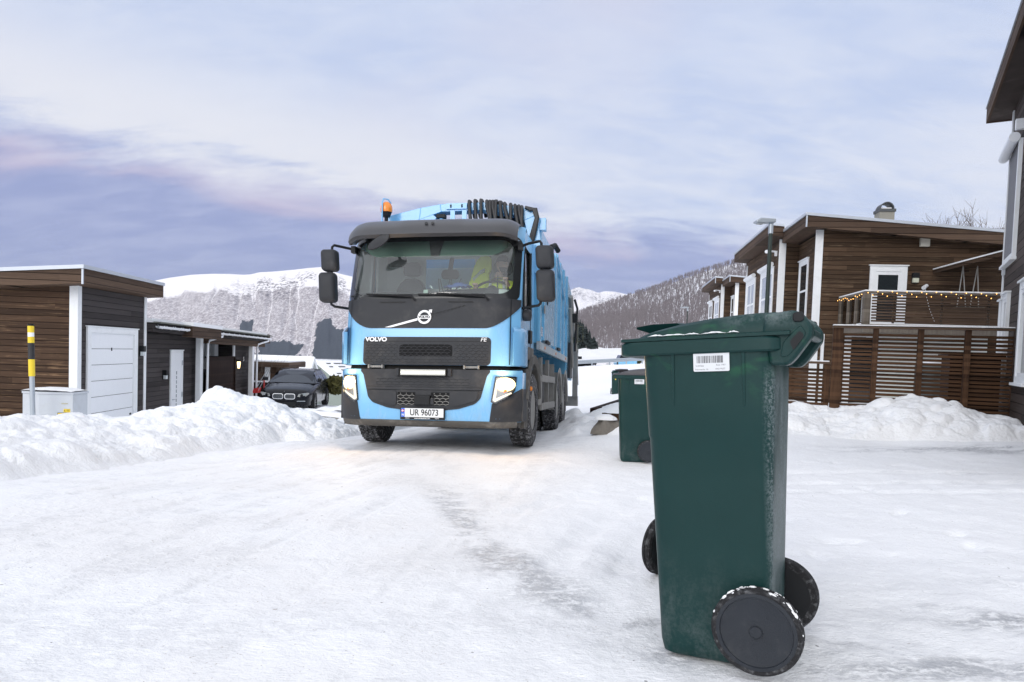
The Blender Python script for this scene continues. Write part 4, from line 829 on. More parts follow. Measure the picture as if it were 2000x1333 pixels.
# swing ropes
sw = empty('hanging_swing', hloc(3.3, -1.0, 2.85), HRZ, 'rope hammock swing hanging under the balcony canopy', 'swing')
rope = simple('rope', (0.45, 0.44, 0.42), 0.9)
for sx in (-.16, .18):
    for dx in (-.10, .10): MB().tube([(sx*0.9+dx, 0, 0), (sx, 0, 1.05)], 0.012, 5).build('rope', rope, sw)
MB().box(-.32, .34, -.14, .14, -.05, 0.0).build('seat', M['greywood'], sw)
cm = empty('security_camera', hloc(2.62, -0.12, 3.44), HRZ, 'small white camera with a cable on the wall above the balcony rail', 'camera', 'white outdoor cameras')
MB().tube([(0.03, .12, 0), (0.03, .02, 0.02)], .03, 8).build('bracket', M['white_metal'], cm); MB().tube([(0.05, 0.0, 0.04), (-.07, -.10, -.04)], [.045, .055], 10).build('body', M['white_metal'], cm, smooth=40)
MB().tube([(0.05, .1, 0), (0.10, .10, -.25), (.2, .1, -.6), (.35, .1, -.95)], .006, 5).build('cable', M['white_metal'], cm)
# string of warm lights along the rail
sr = empty('string_lights', hloc(0, 0, 0), HRZ, 'string of warm fairy lights draped along the snowy balcony rail', 'fairy lights')
rr = random.Random(4); wp = []; bp = []
for k in range(46):
    f = k/45
    if f < 0.28: p = (BX0-.05, -0.05-(f/0.28)*1.95, 3.05-rr.uniform(0.0, .10))
    else: p = (BX0+(f-0.28)/0.72*(BX1-BX0-0.3), BY-.06, 3.12-(k % 3)*0.055-rr.uniform(0.0, .03))
    wp.append(p); bp.append(p)
MB().tube(wp, 0.004, 4).build('wire', M['black'], sr)
bulb = MB().lathe([(0, -.011), (.008, -.007), (.010, 0), (.007, .009), (0, .012)], None, 8).build('bulb', emit('fairy_light', (1.0, 0.50, 0.13), 5.0), sr)
for k, p in enumerate(bp):
    o = bulb if k == 0 else bulb.copy()
    if k: col.objects.link(o)
    o.location = p

# ---- slatted fence
def fence(name, A, B, top, bot, posts, label, extra_end=False, pitch=0.0715, sh=0.047, cap=True, group=None):
    A = Vector(A); B = Vector(B); L = (B-A).length; rz = math.atan2(B.y-A.y, B.x-A.x)
    t = empty(name, (A.x, A.y, 0), rz, label, 'fence', group)
    for f in posts: MB().box(f*L-.045, f*L+.045, -.055, .035, bot-.3, top-0.001).build('post', M['post'], t, bevel=.004)
    z = top-0.09; k = 0
    edges = sorted(posts)
    while z > bot-0.2:
        o = MB().box(0.0, L, .036, .060, z-sh, z).build('slat', M['slat'], t); z -= pitch; k += 1
    MB().box(-.05, L+.05, -.09, .09, top, top+.04).build('cap_rail', M['fascia'], t)
    MB().box(-.05, L+.03, -.08, .08, top+.041, top+.065).build('snow_layer', M['snow'], t, bevel=.01)
    return t
FA, FB = atY(1624, 800, 12.6), atY(1976, 822, 11.6)
fence('slatted_fence', (FA[0], FA[1], 0), (FB[0], FB[1], 0), 1.67, 0.0, (0.0, 0.03, 0.236, 0.49, 0.745, 1.0), 'tall brown slatted fence with snow along its top rail')
GA2, GB2 = atY(1440, 797, 13.5), atY(1612, 797, 12.8)
fence('slatted_fence', (GA2[0], GA2[1], 0), (GB2[0], GB2[1], 0), 1.00, -0.1, (0.0, 0.45, 1.0), 'low brown slatted fence left of the tall one, partly hidden by the green bin')
# dark solid box added behind the right end to stop light between the slats
SA = Vector((FA[0]+(FB[0]-FA[0])*0.75, FA[1]+(FB[1]-FA[1])*0.75+0.45, 0)); SB = Vector((FB[0]+.1, FB[1]+0.45, 0))
t = empty('fence_backing', SA, math.atan2(SB.y-SA.y, SB.x-SA.x), 'dark box added behind the right end of the tall fence to stop light between its slats', 'fence backing'); L = (SB-SA).length
MB().box(0, L, 0.05, 0.6, -0.2, 1.22).build('boards', M['darkwood'], t); MB().box(-.05, L+.05, -.02, .65, 1.221, 1.26).build('roof', M['darkwood'], t); MB().box(0, L*.6, 0, .6, 1.261, 1.30).build('snow_layer', M['snow'], t, bevel=.015)
# things behind the fence: a snow-capped planter and a white chair
pb_ = atY(1830, 740, 14.2); t = empty('barbecue_cover', (pb_[0], pb_[1], 0.1), 0.2, 'dark covered barbecue with a snow cap, behind the tall fence', 'barbecue')
MB().prism(rrect(-.35, .35, -.28, .28, .08), lambda a, b, d: (a, b, d), -0.3, 0.95).build('cover', simple('grey_cover', (0.09, 0.10, 0.095), 0.8), t, bevel=.03)
MB().prism(rrect(-.3, .3, -.24, .24, .08), lambda a, b, d: (a, b, d), 0.951, 1.04).build('snow_layer', M['snow'], t, bevel=.03)

# ---- near house on the right
NB = atY(1942, 820, 13.3); NRZ = -math.atan(0.5626)
nh = empty('house', NB, NRZ, 'dark brown two storey house at the right edge, with deep eaves and a screened window', 'house')
MB().box(0.0, 7.0, -9.0, 0.0, -0.25, 6.0).build('wall', M['wood_near'], nh)
MB().box(-0.03, 7.0, -9.0, 0.03, -1.0, -0.251).build('plinth', M['concrete'], nh)
zs = lambda y: 5.93-0.02*y
def nb(mb, x0, x1, y0, y1, d0, d1): mb.hexa([(x0, y0, zs(y0)+d0), (x1, y0, zs(y0)+d0), (x1, y1, zs(y1)+d0), (x0, y1, zs(y1)+d0)], [(x0, y0, zs(y0)+d1), (x1, y0, zs(y0)+d1), (x1, y1, zs(y1)+d1), (x0, y1, zs(y1)+d1)])
mb = MB(); nb(mb, -0.36, 7.0, -9.5, 0.46, 0.0, 0.26); nr = mb.build('roof', M['wood_near'], nh)
mb = MB(); nb(mb, -0.40, -0.361, -9.5, 0.50, -0.02, 0.27); nb(mb, -0.36, 7.0, 0.461, 0.50, -0.02, 0.27); mb.build('fascia', M['fascia'], nr)
mb = MB(); nb(mb, -0.42, -0.32, -9.5, 0.52, 0.271, 0.30); mb.build('flashing', M['flashing'], nr)
MB().box(-0.022, 0.0, -0.10, 0.02, -0.2, 5.92).box(-0.02, 0.10, 0.0, 0.022, -0.2, 5.92).build('corner_board', M['white'], nh)
NW = wallM((0, 0, 0), (0, -1, 0), (-1, 0, 0))
# big screened window: pale casing, lowered grey fabric blind, roller box on top
w = MB(NW); u0, u1, z0, z1 = -0.0+0.12, 1.52, 2.95, 5.0
w.box(u0, u0+.07, 0, .05, z0, z1); w.box(u1-.10, u1, 0, .06, z0, z1); w.box(u0+.07, u1-.1, 0, .048, z0, z0+.10); w.box(u0-.05, u1+.06, 0, .09, z0-.05, z0-.001); w.box(u0, u0+.09, 0, .05, z0-.16, z0-.051)
wo = w.build('window', M['white'], nh); MB(NW).box(u0+.071, u1-.101, 0, .035, z0+.101, z1).build('screen_blind', M['blind'], wo)
MB(NW).tube([(u0-.05, .13, z1+.02), (u1+.02, .13, z1+.02)], .085, 14).build('roller_box', M['white_metal'], wo, smooth=50)
MB(NW).box(u1+.02, u1+.12, 0, .14, z1+.12, z1+.30).build('junction_box', M['white_metal'], nh, bevel=.01)
for (a, b, zt) in ((0.02+.12, 0.50, 2.28), (0.62, 1.20, 2.36)): window(nh, NW, a, b, 0.9, zt, .09, .06, depth=.06)
window(nh, NW, 2.75, 3.9, 0.78, 2.36, .12, .06, sill=True, depth=.07)
# ================================================================== THE REFUSE TRUCK
def paint(name, c, dirt=0.3):
    m, nt, p = new_mat(name); co = nd(nt, 'ShaderNodeTexCoord').outputs['Object']
    n = noise(nt, co, 2.0, 4, 0.6); cl = mixc(nt, n, tuple(x*0.96 for x in c), tuple(min(1, x*1.03) for x in c))
    d = noise(nt, vscale(nt, co, (3.0, 3.0, 1.1)), 1.6, 7, 0.68, 0.5); z = nd(nt, 'ShaderNodeSeparateXYZ', {0: co}).outputs[2]
    sp_ = sstep(nt, noise(nt, co, 42.0, 3, 0.6), 0.66, 0.78)
    low = mth(nt, 'ADD', 0.8, mth(nt, 'MULTIPLY', sstep(nt, z, 1.1, 0.35), 1.8)); f = mth(nt, 'MULTIPLY', mth(nt, 'MULTIPLY', mth(nt, 'ADD', mth(nt, 'MULTIPLY', sstep(nt, d, 0.44, 0.78), 0.8), mth(nt, 'MULTIPLY', sp_, 0.4)), dirt), low, clamp=True)
    cl = mixc(nt, f, cl, (0.36, 0.37, 0.37))
    setp(nt, p, Base_Color=cl, Roughness=mth(nt, 'ADD', 0.24, mth(nt, 'MULTIPLY', f, 0.7)), Coat_Weight=0.5, Coat_Roughness=0.08); return m
BLUE = paint('light_blue_paint', (0.19, 0.475, 0.78), 0.16); BLUE2 = paint('light_blue_body_paint', (0.150, 0.45, 0.70), 0.40)
DARK = M['dark']; BLACK = M['black']
DIRTY = simple('road_grimed_plastic', (0.085, 0.08, 0.072), 0.75, var=0.25, scale=5, dirt=((0.26, 0.245, 0.22), 0.7, 4.0), bump=0.15, bscale=120)
GREYM = simple('dirty_grey_metal', (0.27, 0.265, 0.25), 0.6, var=0.2, scale=7, dirt=((0.14, 0.13, 0.12), 0.6, 5.0))
WHITE = simple('white_emblem', (0.80, 0.81, 0.82), 0.3, var=0.02)
TREAD = simple('snowy_tyre', (0.035, 0.035, 0.037), 0.85, var=0.3, scale=20, dirt=((0.62, 0.62, 0.64), 0.75, 26.0), bump=0.4, bscale=80)
truck = empty('refuse_truck', (0, 0, 0), 0, 'light blue refuse truck with lit headlights driving up the snowy road', 'truck'); truck.matrix_world = T_MAT
W = 1.16
def yf(z):
    return float(np.interp(z, [0.25, 0.34, 0.40, 0.60, 1.00, 1.06, 1.08, 1.55, 1.88, 1.95, 2.35, 2.78, 2.95], [0.10, 0.04, 0.0, -0.02, 0.01, 0.02, 0.05, 0.075, 0.11, 0.125, 0.235, 0.37, 0.45]))
def front(x, z, off=0.0):
    q = min(1.0, abs(x)/W); y = yf(z)+0.05*q*q+0.21*max(0.0, (q-0.72)/0.28)**2.2
    if off:      # outward offset
        e = 0.01; q2 = min(1.0, (abs(x)+e)/W); y2 = yf(z)+0.05*q2*q2+0.21*max(0.0, (q2-0.72)/0.28)**2.2
        s = (y2-y)/e if q2 > q else 1.6; n = Vector((math.copysign(s, x) if abs(x) > 1e-6 else 0, -1.0, 0)).normalized()
        return (x+n.x*off, y+n.y*off, z)
    return (x, y, z)
def patch(poly, off, thick, name, mat, parent, surf=front, sx=0.055, sz=0.12, holes=(), bevel=None, smooth=35, diag=False):
    bm = bmesh.new(); vs = [bm.verts.new((a, 0, b)) for a, b in poly]; bm.faces.new(vs)
    xs = [p[0] for p in poly]; zs_ = [p[1] for p in poly]
    x = math.floor(min(xs)/sx)*sx
    while x < max(xs): bmesh.ops.bisect_plane(bm, geom=bm.verts[:]+bm.edges[:]+bm.faces[:], plane_co=(x, 0, 0), plane_no=(1, 0, 0), dist=1e-5); x += sx
    z = math.floor(min(zs_)/sz)*sz
    while z < max(zs_): bmesh.ops.bisect_plane(bm, geom=bm.verts[:]+bm.edges[:]+bm.faces[:], plane_co=(0, 0, z), plane_no=(0, 0, 1), dist=1e-5); z += sz
    bmesh.ops.remove_doubles(bm, verts=bm.verts, dist=1e-5)
    bd = [e for e in bm.edges if e.is_boundary]
    base = {v: (v.co.x, v.co.z) for v in bm.verts}
    ret = bmesh.ops.extrude_edge_only(bm, edges=bd); nv = [g for g in ret['geom'] if isinstance(g, bmesh.types.BMVert)]
    for v in bm.verts:
        if v in base: v.co = surf(base[v][0], base[v][1], off)
    for v in nv: v.co = surf(v.co.x, v.co.z, off-thick)
    bmesh.ops.recalc_face_normals(bm, faces=bm.faces)
    c = bm.faces[:]; ref = sum((f.normal.y*f.calc_area() for f in c if abs(f.normal.y) > .5), 0.0)
    if ref > 0: bmesh.ops.reverse_faces(bm, faces=bm.faces)
    me = bpy.data.meshes.new(name); bm.to_mesh(me); bm.free(); me.materials.append(mat); me.shade_smooth(); me.set_sharp_from_angle(angle=R(smooth))
    o = bpy.data.objects.new(name, me); col.objects.link(o); o.parent = parent; return o
def rpoly(pts, r, n=4):      # round the corners of a polygon
    out = []; k = len(pts)
    for i in range(k):
        p0, p1, p2 = (Vector((*pts[j % k], 0)) for j in (i-1, i, i+1)); d0 = (p0-p1); d2 = (p2-p1); rr = min(r, d0.length*.45, d2.length*.45)
        a = p1+d0.normalized()*rr; b = p1+d2.normalized()*rr
        for t in np.linspace(0, 1, n+1): q = a*(1-t)**2+p1*2*t*(1-t)+b*t*t; out.append((q.x, q.y))
    return out
def mir(pts): return [(-a, b) for a, b in pts][::-1]

# ---- cab shell
cabs = MB()
def strip(xa, xb, za, zb, nx=16, nz=4, off=0.0):
    cabs.grid([[front(xa+(xb-xa)*i/nx, za+(zb-za)*j/nz, off) for j in range(nz+1)] for i in range(nx+1)])
strip(-W, W, 1.075, 1.90, 44, 8); strip(-W, W, 2.76, 2.93, 44, 2)
strip(-W, -1.09, 1.90, 2.76, 3, 6); strip(1.09, W, 1.90, 2.76, 3, 6)
YB = 1.62
for s in (-1, 1):
    def P(y, z): return (s*(W-0.03*max(0, z-1.9)), y, z)
    def fy(z): return front(W, z)[1]
    zsr = [1.075, 1.5, 1.80]; cabs.grid([[P(fy(z)+(YB-fy(z))*t, z) for z in zsr] for t in (0, .3, .7, 1)])
    zz_ = [1.80, 2.1, 2.4, 2.68]; cabs.grid([[P(fy(z)+(0.50+0.18*(z-1.8)-fy(z))*t, z) for z in zz_] for t in (0, .5, 1)])
    cabs.grid([[P(1.22+(YB-1.22)*t, z) for z in zz_] for t in (0, .5, 1)])
    cabs.grid([[P(fy(z)+(YB-fy(z))*t, z) for z in (2.68, 2.8, 2.93)] for t in (0, .25, .5, .75, 1)])
rx = np.linspace(-W+0.03, W-0.03, 16)
cabs.grid([[(x, front(x, 2.93)[1]+(YB-front(x, 2.93)[1])*t, 2.93+0.03*math.sin(math.pi*min(1, max(0, t)))*(1-(x/W)**4)) for t in np.linspace(0, 1, 6)] for x in rx])
for (xa, xb, za, zb) in ((-W, W, 1.075, 2.26), (-W, W, 2.70, 2.93), (-W, -0.47, 2.26, 2.70), (0.28, W, 2.26, 2.70)): cabs.box(xa+.002, xb-.002, YB-.02, YB, za+.001, zb)
cab_o = cabs.build('cab', BLUE, truck, smooth=40, recalc=True)
ins = MB(); ins.box(-1.09, 1.09, 0.45, YB-.025, 1.10, 1.13); ins.box(-1.08, 1.08, 0.52, YB-.03, 2.86, 2.89)
for s in (-1, 1):
    ins.box(s*1.10-.015, s*1.10+.015, 0.42, YB-.03, 1.13, 1.86); ins.box(s*1.085-.015, s*1.085+.015, 1.2, YB-.03, 1.861, 2.86)
ins.box(-1.08, 1.08, YB-.05, YB-.022, 1.13, 2.26); ins.box(-1.08, 1.08, YB-.05, YB-.022, 2.70, 2.86); ins.box(-1.08, -.47, YB-.05, YB-.022, 2.26, 2.70); ins.box(.28, 1.08, YB-.05, YB-.022, 2.26, 2.70)
ins.build('cab_lining', simple('grey_cab_lining', (0.72, 0.75, 0.75), 0.8), truck)
for s in (-1, 1):      # door windows
    D = MB(); D.grid([[(s*(W-0.03*max(0, z-1.9)-.012), (0.50+0.18*(z-1.8))*(1-t)+1.22*t, z) for z in (1.80, 2.25, 2.68)] for t in (0, .5, 1)])
    D.build('door_window', glass('door_glass', (0.75, 0.80, 0.80)), truck)
    F_ = MB(); e = [(s*(W-0.03*max(0, z-1.9)+.004), y, z) for y, z in ((0.50, 1.80), (0.66, 2.68), (1.22, 2.68), (1.22, 1.80))]
    F_.tube([e[0], e[1], e[2], e[3], e[0]], .022, 6); F_.build('window_seal', BLACK, truck)
    MB().box(s*W-.004, s*W+.006, 1.245, 1.255, 1.12, 2.7).build('door_seam', BLACK, truck)
    MB().box(s*(W+.02)-.018, s*(W+.02)+.018, 1.02, 1.20, 1.42, 1.60).build('door_handle', BLACK, truck, bevel=.008)
MB().box(-.47, .28, YB-.016, YB-.008, 2.26, 2.70).build('rear_window', glass('rear_glass', (0.85, 0.92, 0.92)), truck)
# ---- windscreen with black band
WG = glass('windscreen_glass', (0.84, 0.91, 0.89), extra=0.05, dirt=0.11)  # last value lays a painted sky-reflection veil over the windscreen
patch(rrect(-1.085, 1.085, 1.93, 2.765, 0.14), 0.001, 0.004, 'windscreen', WG, truck)
o_ = rrect(-1.135, 1.135, 1.895, 2.775, 0.10, 5, 24); i_ = rrect(-1.055, 1.055, 1.985, 2.70, 0.15, 5, 24)
fm = MB(); fm.grid([[front(a, b, 0.006) for a, b in o_], [front(a*.5+c*.5, b*.5+d*.5, 0.007) for (a, b), (c, d) in zip(o_, i_)], [front(c, d, 0.003) for c, d in i_]], closed_v=True)
fm.build('windscreen_surround', simple('black_glass_band', (0.02, 0.022, 0.024), 0.18), truck, smooth=60)
# sunblind strip and wiper gear inside the glass top
iv = MB(); P = []
for x in np.linspace(-0.99, 0.99, 30):
    zb_ = 2.50+0.12*max(0, (abs(x)-0.72)/0.27)**2; P.append([front(x, z_, -0.05) for z_ in np.linspace(zb_, 2.735, 4)])
iv.grid(P); iv.build('sun_blind', simple('green_tinted_blind', (0.08, 0.17, 0.13), 0.5), truck)
MB().prism([(-.10, 2.72), (.10, 2.72), (.045, 2.50), (-.055, 2.50)], lambda a, b, d: (a+.03, front(a, b)[1]+d, b), 0.02, 0.045).build('camera_housing', BLACK, truck)
# ---- dark panel under the windscreen
def zb(x): return 1.545+0.30*max(0, (abs(x)-0.74)/0.42)**1.9
xs = list(np.linspace(-1.158, 1.158, 61)); pan = MB()
pan.grid([[front(x, zb(x)+(1.925-zb(x))*t, 0.012) for t in np.linspace(0, 1, 6)] for x in xs]); pan.grid([[front(x, zb(x), 0.012), front(x, zb(x), -0.002)] for x in xs]); pan.grid([[front(x, 1.925, 0.012), front(x, 1.93, -0.01)] for x in xs])
dp = pan.build('front_panel', DARK, truck, smooth=50)
for s in (-1, 1): MB().grid([[front(s*1.045+d, z, 0.0145) for z in np.linspace(1.09, 1.92, 14)] for d in (-.005, .005)]).build('panel_seam', BLACK, truck)
patch(rpoly([(-0.30+.0, 1.868), (-.62, 1.868), (-.64, 1.885), (-.28, 1.885)], .01), 0.016, 0.004, 'cowl_vent', BLACK, dp); patch(rpoly([(.28, 1.868), (.60, 1.868), (.58, 1.885), (.26, 1.885)], .01), 0.016, 0.004, 'cowl_vent', BLACK, dp)
# emblem: ring, arrow, cross bar with the word, diagonal bar
em = MB(); cx, cz, ro_, ri_ = -0.027, 1.683, 0.088, 0.062
for sgn in (1,):
    ring = lambda r, d: [front(cx+r*math.cos(a), cz+r*math.sin(a), d) for a in np.linspace(0, 2*math.pi, 41)[:-1]]
    em.grid([ring(ro_, .014), ring(ro_, .030), ring(ri_, .030), ring(ri_, .014)], closed_v=True, closed_u=True)
fx = lambda a, b, d: front(a, b, d)
em.prism([(cx+.052, cz+.090), (cx+.096, cz+.096), (cx+.092, cz+.050), (cx+.080, cz+.063), (cx+.062, cz+.045), (cx+.048, cz+.060), (cx+.064, cz+.077)], fx, .014, .030)
em.prism([(cx-.083, cz-.023), (cx+.083, cz-.023), (cx+.083, cz+.021), (cx-.083, cz+.021)], fx, .014, .033)
emo = em.build('emblem', WHITE, truck, smooth=40)
text_obj('lettering', 'VOLVO', 0.040, blk, emo, frameM(front(cx, cz-.001, .0342), (1, 0, 0), (0, 0.06, 1)), 0.0006, 1.12, 0.0022)
db = MB(); db.prism([(-.545, 1.553), (-.12, 1.668), (-.115, 1.640), (-.46, 1.552)], fx, .012, .026); db.build('diagonal_bar', WHITE, truck)
d2 = MB()
for a, b in ((0.065, 0.50),):
    for k in range(9):
        t0, t1 = k/9, (k+.75)/9; q = lambda t, o_: (a+(b-a)*t, 1.715+0.115*t+o_)
        d2.prism([q(t0, 0), q(t1, 0), q(t1, .008), q(t0, .008)], fx, .012, .017); d2.prism([q(t0+.02, -.035*(1-t0)), q(t1-.03, -.035*(1-t1)), q(t1-.03, -.035*(1-t1)+.006), q(t0+.02, -.035*(1-t0)+.006)], fx, .012, .016)
d2.build('bar_slots', BLACK, truck)
# ---- upper grille
def hexmesh(x0, x1, z0, z1, dx, dz, r, off, clipf=None, surf=front):
    mb = MB(); nzr = int((z1-z0)/dz)+2; nxr = int((x1-x0)/dx)+2
    for j in range(nzr):
        for i in range(nxr):
            c = (x0+dx*(i+0.5*(j % 2)), z0+dz*j); v = [(c[0]-dx*.5, c[1]-dz*.17), (c[0]-dx*.5, c[1]+dz*.17), (c[0], c[1]+dz*.5), (c[0]+dx*.5, c[1]+dz*.17)]
            for a, b in ((v[0], v[1]), (v[1], v[2]), (v[2], v[3])):
                if all(x0 <= p[0] <= x1 and z0 <= p[1] <= z1 and (clipf is None or clipf(*p)) for p in (a, b)): mb.bar(surf(a[0], a[1], off), surf(b[0], b[1], off), r, r)
    return mb
gr = patch(rrect(-0.83, 0.83, 1.076, 1.432, 0.055, 4), 0.010, 0.02, 'grille', DARK, truck)
patch(rpoly([(-.345, 1.187), (.345, 1.187), (.345, 1.318), (.30, 1.338), (-.30, 1.338), (-.345, 1.318)], .02), 0.0105, 0.001, 'grille_backing', simple('grille_shade', (0.004, 0.004, 0.005), 0.9), gr)  # near-black patch painted for the shade inside the grille
hexmesh(-0.345, 0.345, 1.187, 1.338, 0.078, 0.036, 0.006, 0.013).build('grille_mesh', DARK, gr)
hexmesh(-0.80, 0.80, 1.10, 1.355, 0.078, 0.036, 0.004, 0.0105, lambda a, b: not (-.36 < a < .36 and 1.18 < b < 1.345)).build('grille_pattern', BLACK, gr)
MB().grid([[front(x, z, .0125) for z in (1.372, 1.378)] for x in np.linspace(-.82, .82, 40)]).build('grille_crease', BLACK, gr)
text_obj('lettering', 'VOLVO', 0.072, WHITE, truck, frameM(front(-.655, 1.398, .022), (1, 0.0, 0), (0, 0.05, 1)), 0.0012, 1.18, 0.0035)
text_obj('lettering', 'FE', 0.068, WHITE, truck, frameM(front(.735, 1.398, .022), (1, 0.11, 0), (0, 0.05, 1)), 0.0012, 1.15, 0.0005, shear=0.22)
# gap below the cab with hinges
gp = MB(); gp.grid([[front(x, z, -0.05) for z in (1.02, 1.08)] for x in np.linspace(-1.1, 1.1, 40)]); gp.build('cab_gap_shade', simple('gap_shade', (0.01, 0.009, 0.008), 0.9), truck)  # near-black sheet puts the shade of the gap into colour
for x in (-.62, .62): MB().tube([(x-.11, 0.035, 1.052), (x+.07, 0.035, 1.052)], .016, 8).box(x-.12, x-.10, 0.0, .08, 1.03, 1.075).box(x+.06, x+.075, 0.0, .08, 1.03, 1.075).build('hinge', GREYM, truck)
# ---- bumper
BW = 1.20
def bfront(x, z, off=0.0):
    q = min(1.0, abs(x)/BW); f = lambda t: 0.04*t*t+0.27*max(0.0, (t-0.70)/0.30)**2.4
    y = yf(z)+f(q); 
    if off:
        e = 0.01; s = (f(min(1, q+e))-f(q))/(e*BW) if q < .985 else 2.2; n = Vector((math.copysign(s, x) if abs(x) > 1e-6 else 0, -1, 0)).normalized(); return (x+n.x*off, y+n.y*off, z)
    return (x, y, z)
bs = MB(); bs.grid([[bfront(x, z) for z in (0.375, 0.42, 0.6, 0.8, 0.95, 1.02)] for x in np.linspace(-BW, BW, 61)])
for s in (-1, 1): bs.grid([[(s*BW, y, z) for z in (0.375, .6, .8, 1.0)] for y in np.linspace(0.30, 0.62, 4)])
bs.grid([[bfront(x, 1.02), (x*.98, 0.25+abs(x)*.1, 1.035)] for x in np.linspace(-BW, BW, 61)])
bump = bs.build('bumper', BLUE, truck, smooth=50)
lip = MB(); lip.grid([[bfront(x*.985, z, o) for z, o in ((0.385, .002), (0.372, .012), (0.335, .012), (0.30, -0.01), (0.29, -.12))] for x in np.linspace(-1.16, 1.16, 61)])
for s in (-1, 1): lip.grid([[(s*1.16, y, z) for z in (0.30, .385)] for y in (0.28, 0.62)])
lip.build('bumper_lip', DIRTY, truck, smooth=50)
half = [(0.0, 0.515), (0.28, 0.515), (0.46, 0.535), (0.66, 0.60), (0.725, 0.665), (0.775, 0.86), (0.80, 0.955), (0.835, 0.99), (0.835, 1.022), (0.0, 1.022)]
ctr = rpoly(half[1:-1]+mir(half[1:-1]), .03)
bc = patch(ctr, 0.012, 0.02, 'bumper_centre', DARK, truck, bfront)
MB().grid([[bfront(x, z, .030) for z in (0.770, 0.795)] for x in np.linspace(-.74, .74, 40)]).grid([[bfront(x, .795, .030), bfront(x, .80, .011)] for x in np.linspace(-.74, .74, 40)]).grid([[bfront(x, .770, .030), bfront(x, .765, .011)] for x in np.linspace(-.74, .74, 40)]).build('crossbar', DARK, bc, smooth=50)
hexmesh(-.62, .62, .815, .905, .10, .036, .004, .0135, None, bfront).build('grille_pattern', BLACK, bc)
for s in (-1, 1):
    p = [(.345, .575), (.405, .56), (.66, .635), (.685, .66), (.70, .755), (.39, .755), (.345, .735)]
    p = p if s > 0 else mir(p); patch(rpoly(p, .02), 0.026, 0.016, 'bumper_recess_panel', DARK, bc, bfront)
    q = [(.10, .575), (.325, .575), (.335, .735), (.10, .735)]; q = q if s > 0 else mir(q)
    patch(q, 0.0125, 0.001, 'grille_backing', simple('grille_shade', (0.004, 0.004, 0.005), 0.9), bc, bfront)  # flat dark patch standing in for shade behind the lower mesh
    x0_, x1_ = (.105, .33) if s > 0 else (-.33, -.105)
    hexmesh(x0_, x1_, .575, .735, .075, .036, .006, .016, None, bfront).build('grille_mesh', GREYM, bc)
MB().box(-.105, .10, -.075, .0, .575, .70).build('radar_cover', BLACK, bc, bevel=.012)
MB().box(.10, .145, -.06, .0, .58, .66).build('radar_bracket', DARK, bc, bevel=.008)
for s in (-1, 1):      # dark lower corners
    p = [(.835, .378), (1.197, .378), (1.199, .80), (1.12, .745), (1.0, .665), (.90, .625), (.868, .605), (.858, .53)]
    p = p if s > 0 else mir(p); patch(rpoly(p, .012), 0.008, 0.02, 'bumper_corner', DARK, truck, bfront)
    e = MB(); e.box(s*1.205-.006, s*1.205+.006, .29, .66, .378, .79); e.build('corner_side', DARK, truck)
    # ledge above the lamp
    lp = [(.87, .955), (1.195, .955), (1.195, 1.03), (.85, 1.03), (.85, .97)]
# ---- headlights
hot = emit('headlamp_beam', (1.0, 0.78, 0.42), 9.0); drl = emit('daytime_light', (1.0, 0.90, 0.70), 1.5)
lens = glass('lamp_lens', (0.92, 0.93, 0.93), extra=0.04); refl = simple('lamp_reflector', (0.55, 0.54, 0.52), 0.25, metal=0.8, var=0.1); amber = simple('amber_plastic', (0.80, 0.25, 0.03), 0.3, var=0.05)
for s in (-1, 1):
    p = [(.872, .612), (.905, .942), (1.13, .952), (1.115, .79), (1.075, .70), (.95, .632)]
    # outline of the photograph: inner edge slants outwards towards the top
    p = [(.855, .625), (.900, .945), (1.135, .945), (1.118, .775), (1.085, .712), (.905, .603)]
    S = (lambda q: q) if s > 0 else mir
    hl = patch(rpoly(S(p), .012), 0.012, 0.02, 'headlight', BLACK, truck, bfront)
    ins_ = [(.872, .635), (.912, .930), (1.122, .930), (1.106, .782), (1.076, .722), (.908, .622)]
    patch(rpoly(S(ins_), .012), 0.0135, 0.001, 'reflector', refl, hl, bfront)
    ell = [(1.02+.098*math.cos(a), .855+.070*math.sin(a)) for a in np.linspace(0, 2*math.pi, 25)[:-1]]
    patch(S([(1.012+.108*math.cos(a), .846+.086*math.sin(a)) for a in np.linspace(0, 2*math.pi, 25)[:-1]]), 0.0155, 0.003, 'reflector_glow', emit('headlamp_reflector', (1.0, 0.74, 0.36), 4.0), hl, bfront); patch(S([(1.015+(a_-1.02)*.92, .856+(b_-.855)*.98) for a_, b_ in ell]), 0.017, 0.003, 'main_beam', hot, hl, bfront)
    patch(rpoly(S([(.876, .652), (.914, .905), (.938, .905), (.912, .672), (1.075, .752), (1.086, .735), (.905, .632)]), .006), 0.018, 0.003, 'daytime_light', drl, hl, bfront)
    patch(rpoly(S([(1.0, .742), (1.03, .755), (1.03, .785), (1.0, .78)]), .008), 0.0165, 0.002, 'indicator', amber, hl, bfront)
    patch(rpoly(S(p), .012), 0.022, 0.003, 'lens', lens, hl, bfront)
